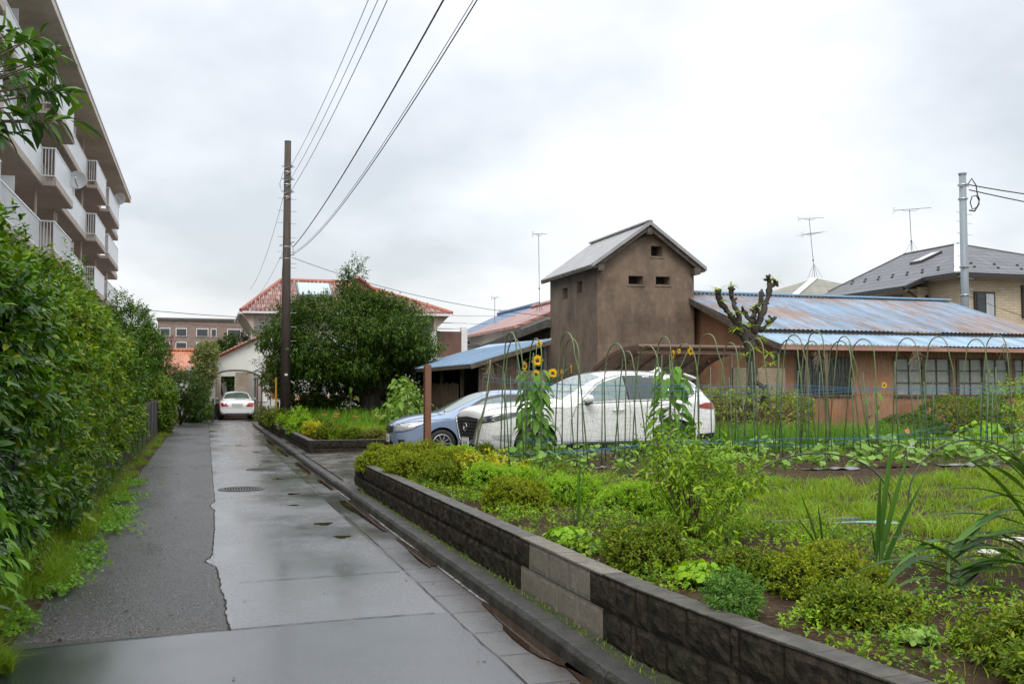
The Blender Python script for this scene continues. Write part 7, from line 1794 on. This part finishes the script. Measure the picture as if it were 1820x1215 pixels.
# ---- hoops, stakes, net and twine ------------------------------------------------
M_hoop = mat('green_hoop', (.10,.145,.055), .45, (.17,.20,.10), 9, pos=(.4,.7))
M_stake = mat('green_stake', (.05,.10,.05), .5, (.08,.14,.07), 9)
rh = random.Random(17)
hoops = [(4.10,2.04,'drooping hoop at the left end of the net, above the blue wagon roof'),(4.48,2.46,'tall hoop before the blue shed roof, outer of the close pair'),(4.52,2.36,'hoop before the blue shed roof, inner of the close pair'),
(4.89,2.37,'hoop rising behind the yellow heads of the tallest sunflower'),(5.40,2.47,'tall hoop before the left face of the clay tower, outer of the close pair'),(5.46,2.38,'hoop before the left face of the clay tower, inner of the close pair'),
(6.18,2.31,'hoop in front of the corner of the clay tower'),(6.42,2.19,'low hoop left of the carport roof edge'),(6.75,2.29,'hoop where the carport tube begins'),(7.06,2.43,'hoop just left of the side-on sunflower head'),
(7.38,2.32,'hoop just right of the side-on sunflower head'),(7.83,2.49,'tall hoop where clay tower and low house meet'),(8.27,2.35,'hoop left of the pruned tree trunk, before the carport end'),(8.57,2.37,'hoop overlapping the left side of the pruned tree trunk'),
(8.77,2.43,'hoop overlapping the right side of the pruned tree trunk'),(9.38,2.42,'hoop at the eave corner of the low house, lower of the pair'),(9.45,2.50,'hoop at the eave corner of the low house, taller of the pair'),(9.79,2.40,'hoop before the barred window, lower of the pair'),(9.88,2.57,'tallest hoop, before the barred window'),
(10.39,2.41,'hoop right of the barred window, lower of the pair'),(10.46,2.49,'hoop right of the barred window, taller of the pair'),(10.78,2.45,'hoop left of the small thin sunflower'),
(11.71,2.48,'hoop tied with dry vine, right of the small thin sunflower'),(12.37,2.51,'hoop before the first frosted window of the low house'),(13.18,2.48,'hoop before the middle frosted window of the low house'),(13.62,2.56,'rightmost hoop, before the last frosted window')]
for i, (x, top, lab) in enumerate(hoops):
    root = thing('garden_hoop', 'green ' + lab, 'garden hoop', (x, 14.55, 0), group='green plastic garden hoops over the vegetable rows')
    hw = rh.uniform(.34, .50); rt = rh.uniform(.20,.36); lx = rh.uniform(-.08,.08); sk = rh.uniform(-.05,.20); z1 = top - rt
    pts = [(sk*1.2,-hw,.30),(sk*.5+lx,-rt-.04,z1-.3),(lx,-rt,z1)] + [(lx*(1-k/9), -rt*math.cos(math.pi*k/9), z1 + rt*math.sin(math.pi*k/9)) for k in range(1, 9)] + [(0,rt,z1),(-.02,rt+.04,z1-.3),(rh.uniform(-.08,.08),hw,.30)]
    if i == 0: pts = [(-.35,-.3,.3),(-.1,-.25,1.3),(0,-.2,1.95),(.03,-.1,2.03),(.08,.0,1.98),(.06,.05,1.6),(-.1,.1,1.0),(-.12,.2,.3)]
    b = MB(); b.tube(pts, .0105, 7); b.build('hoop', M_hoop, root, smooth=True)
    if i in (17, 22, 25, 0):
        b = MB()
        for _ in range(22):
            a = Vector(pts[2]) + Vector((rh.uniform(-.06,.06), rh.uniform(-.05,.1), rh.uniform(-.1,.06))); b.tube([a, a+Vector((rh.uniform(-.15,.15),rh.uniform(-.05,.05),rh.uniform(-.3,.02)))], .003, 4)
        b.build('dry_vine', mat('dry_vine', (.22,.17,.11), .9), root)
SX = [4.32,4.62,4.98,5.14,5.70,5.86,5.99,6.30,6.62,6.90,7.22,7.55,7.70,8.02,8.14,8.42,8.66,8.92,9.12,9.60,10.02,10.18,10.62,10.95,11.20,11.42,11.58,11.92,12.02,12.22,12.60,12.88,13.00,13.30,13.46,13.80,14.05]
proto = None
for i, x in enumerate(SX):
    h = rh.choice([1.35,1.5,1.6,1.75,1.15]) + rh.uniform(-.1,.1); yb = rh.choice([14.05,15.0,14.6]); 
    b = MB(); lx = rh.uniform(-.12,.12); b.tube([(0,0,0),(lx*.5,rh.uniform(-.03,.03),h*.5),(lx,0,h)], .0095, 6); o = b.build('garden_stake', M_stake, smooth=True); o.location = (x, yb, .32)
    tag(o, 'thin straight green garden stake standing among the hoops', 'garden stake', 'straight green stakes between the hoops')
# net
M_net = mat('net_green', (.04,.16,.13), .6); M_net2 = mat('net_dark', (.05,.06,.06), .7)
def net(label, x0, x1, y, z0, z1, cell, m, seed):
    r = random.Random(seed); b = MB(); nx = int((x1-x0)/cell); nzc = int((z1-z0)/cell)
    top = lambda x: z1 - .10*abs(math.sin(x*1.9+seed)) - .05*math.sin(x*5)
    def pt(i, j):
        x = x0 + cell*i; t = j/nzc; z = z0 + (top(x)-z0)*t + .02*math.sin(x*7+j)
        q = Vector((i*.37, j*.37, seed)); return (x + .05*math.sin(j*1.3+i*.7) + .05*noise.noise(q*1.7), y + .06*math.sin(x*2.2+j*.3)*(1-t*.3), z + .06*noise.noise(q*1.1))
    for j in range(nzc+1): b.tube([pt(i, j) for i in range(nx+1)], .0012, 3, False)
    for i in range(nx+1): b.tube([pt(i, j) for j in range(nzc+1)], .0012, 3, False)
    o = b.build('garden_net', m); tag(o, label, 'net'); return o
net('fine green plant net hung between the hoops, near side', 4.0, 14.3, 14.12, .55, 2.05, .115, M_net, 3)
net('fine dark plant net on the far side of the hoops', 4.2, 14.6, 15.05, .5, 1.95, .13, M_net2, 8)
M_twine = mat('blue_twine', (.035,.17,.33), .6)
def twine(label, pts, r=.0034):
    b = MB(); q = []
    for a, c in zip(pts, pts[1:]):
        for k in range(12): t = k/12; p = Vector(a).lerp(Vector(c), t); p.z -= .03*math.sin(math.pi*t); q.append(p)
    q.append(Vector(pts[-1])); b.tube(q, r, 5); o = b.build('blue_twine', M_twine); tag(o, label, 'twine')
twine('upper blue twine, highest line on the near side of the hoops', [(3.9,14.05,1.77),(6,14.05,1.64),(9,14.03,1.66),(12,14.05,1.62),(14.5,14.05,1.66)])
twine('upper blue twine, middle line crossing the suv windows', [(4.3,14.1,1.60),(7,14.1,1.57),(10,14.08,1.58),(14.5,14.1,1.57)])
twine('upper blue twine on the far side of the hoops', [(4.2,15.06,1.70),(8,15.06,1.66),(11,15.06,1.60),(14.8,15.06,1.64)])
twine('upper blue twine, lowest line crossing the suv door', [(4.9,14.07,1.56),(8,14.07,1.49),(11,14.07,1.60),(14.2,14.07,1.54)])
twine('lower blue twine just above the plants, near side', [(4.2,14.05,.62),(6.5,14.05,.74),(9,14.05,.80),(14.5,14.05,.78)])
twine('lower blue twine just above the plants, far side', [(4.0,15.06,.80),(7,15.06,.78),(10,15.06,.72),(14.7,15.06,.92)])
twine('lower blue twine sloping up toward the right', [(4.9,14.08,.66),(7,14.08,.80),(9.6,14.08,.68),(12.2,14.08,.98)])
# big half hoops over the grass
for i, (x0, x1, y, top, lab) in enumerate([(4.76,6.5,8.3,.62,'large dark half hoop over the grass, left one'),(6.70,8.3,8.35,.72,'large dark half hoop over the grass, right one')]):
    root = thing('tunnel_hoop', lab, 'garden hoop', ((x0+x1)/2, y, .36), group='low half hoops over the grass'); w = (x1-x0)/2
    b = MB(); b.tube([(-w*math.cos(math.pi*k/18), .04*k/18, top*math.sin(math.pi*k/18)**.8) for k in range(19)], .0085, 7); b.build('hoop', mat('dark_hoop', (.035,.05,.03), .4), root, smooth=True)
# edging bar, cyan sheet, lid, pale stones, mulch film
b = MB(); b.box(4.62,5.72,7.78,7.84,.36,.43); o = b.build('edging_bar', mat('bar_grey', (.16,.18,.19), .4, (.08,.09,.1), 6), bevel=.006); tag(o, 'grey bar lying in the grass behind the sword leaves', 'garden edging')
b = MB(); b.box(5.35,5.95,7.50,7.72,.40,.407); o = b.build('turquoise_sheet', mat('sheet_cyan', (.18,.42,.42), .4, (.3,.5,.5), 8)); tag(o, 'small flat turquoise sheet lying in the grass', 'plastic sheet')
root = thing('planter_pot', 'white round lid on a dark pot just left of the airy shrub', 'pot', (3.36, 6.85, .38)); b = MB(); b.lathe([(.105,0),(.11,.075)], n=32); b.build('pot', M_plastic, root); b = MB(); b.lathe([(.118,.07),(.122,.085),(.115,.098),(.001,.105)], n=32); b.build('lid', M_fwhite, root, smooth=True)
for i, (x, y, lab) in enumerate([(5.55,6.0,'pale flat stone among the lily leaves, nearer the left'),(6.1,6.35,'pale flat stone among the lily leaves, at the right edge')]):
    b = MB(); b.lathe([(.18,0),(.20,.02),(.17,.035),(.001,.04)], n=9); o = b.build('flat_stone', mat('pale_stone', (.5,.46,.42), .6)); o.location = (x, y, gz(x,y)); o.scale = (.6,.4,.7); tag(o, lab, 'stone')
r2 = random.Random(30); b = MB()
film = mat('mulch_film', (.10,.10,.115), .22, (.22,.22,.24), 6)
k = 0
for x, y, l in ((5.4,12.3,.5),(6.3,12.45,.4),(8.1,12.2,.9),(9.6,12.6,.7),(10.4,12.2,1.1),(11.8,12.5,.9),(5.3,13.6,.4),(7.0,13.4,.5)):
    b = MB(); n = 10; vs = [(x + l*i/n, y + j*.16 + .03*math.sin(i*1.7+x), gz(x + l*i/n, y+j*.16)+.022+.01*math.sin(i*2.1+j)) for j in (0,1) for i in range(n+1)]
    b.add(vs, [(i,i+1,n+2+i,n+1+i) for i in range(n)]); o = b.build('mulch_film', film, smooth=True); tag(o, 'strip of shiny dark plastic mulch film lying on the furrows', 'plastic film', 'mulch film strips on the furrows')
b = MB(); b.box(0,.22,0,.02,.0,.12); o = b.build('plant_sign', M_fwhite); o.location = (12.4, 15.5, .50); tag(o, 'small blank white card among the vegetable leaves on the right', 'card')
b = MB(); b.box(-.18,.18,-.12,.12,0,.2); o = b.build('blue_crate', mat('crate_blue', (.04,.25,.42), .5), bevel=.01); o.location = (12.75, 17.8, .35); tag(o, 'small blue plastic crate in the tall grass by the brown wall', 'crate')
# moss tufts on kerb and wall foot
r_ = np.random.default_rng(61); n = 900; P = np.stack([2.25+.10*r_.random(n), 3+13*r_.random(n), np.full(n,.06)],1)
o = grass('kerb_weeds', P, .035, .006, 1.0, L_grass, seed=62); tag(o, 'tiny weeds growing in the gap behind the kerb', 'weeds', kind='stuff')
for i, (x, y, lab) in enumerate([(2.12,9.6,'single weed tuft growing from the kerb edge'),(2.27,14.9,'weed tuft at the foot of the far end of the garden wall'),(2.28,15.5,'small weed at the far corner of the garden wall')]):
    P = np.stack([x + r_.normal(size=26)*.02, y + r_.normal(size=26)*.05, np.full(26,.02)],1); o = grass('weed_tuft', P, .13, .009, .8, L_grass, seed=70+i); tag(o, lab, 'weed')

# aggregate standing proud of the worn asphalt, and grit
def grit(name, label, n, x0, x1, y0, y1, lo, hi, m, seed, pw=1.6):
    r = np.random.default_rng(seed); y = y0 + (y1-y0)*r.random(n)**pw; x = x0 + (x1-x0)*r.random(n); s_ = r.uniform(lo, hi, n)
    k = (x > vedge(y) + .02) & ((x < .12) | (x0 > .1)) & ~((y < 6.98) & (x0 < .1)); x, y, s_ = x[k], y[k], s_[k]; n = len(x); a = r.uniform(0, 6.28, n); V = []
    for j in range(4): V.append(np.stack([x + np.cos(a + j*1.57)*s_*r.uniform(.6,1,n), y + np.sin(a + j*1.57)*s_*r.uniform(.6,1,n), np.full(n, .0)], 1))
    V.append(np.stack([x + s_*.2, y, s_*.45], 1)); V = np.stack(V, 1).reshape(-1, 3)
    T = np.array([[0,1,4],[1,2,4],[2,3,4],[3,0,4]]); T = (T[None] + (np.arange(n)*5)[:,None,None]).reshape(-1,3)
    tag(npmesh(name, V, T, m), label, 'grit', kind='stuff')
M_grit = leafmat('grit', [(.015,.015,.015),(.05,.048,.046),(.14,.135,.13),(.02,.02,.02),(.24,.23,.22)], .5, 0, 1.2, gain=False)
grit('asphalt_aggregate', 'coarse stone grains standing out of the dark asphalt strip', 26000, -1.3, .15, 6.98, 22, .0035, .0085, M_grit, 81, 1.9)
grit('lane_grit', 'fine grit scattered over the smooth part of the lane', 2600, .2, 2.0, 4.0, 20, .002, .005, M_grit, 82)
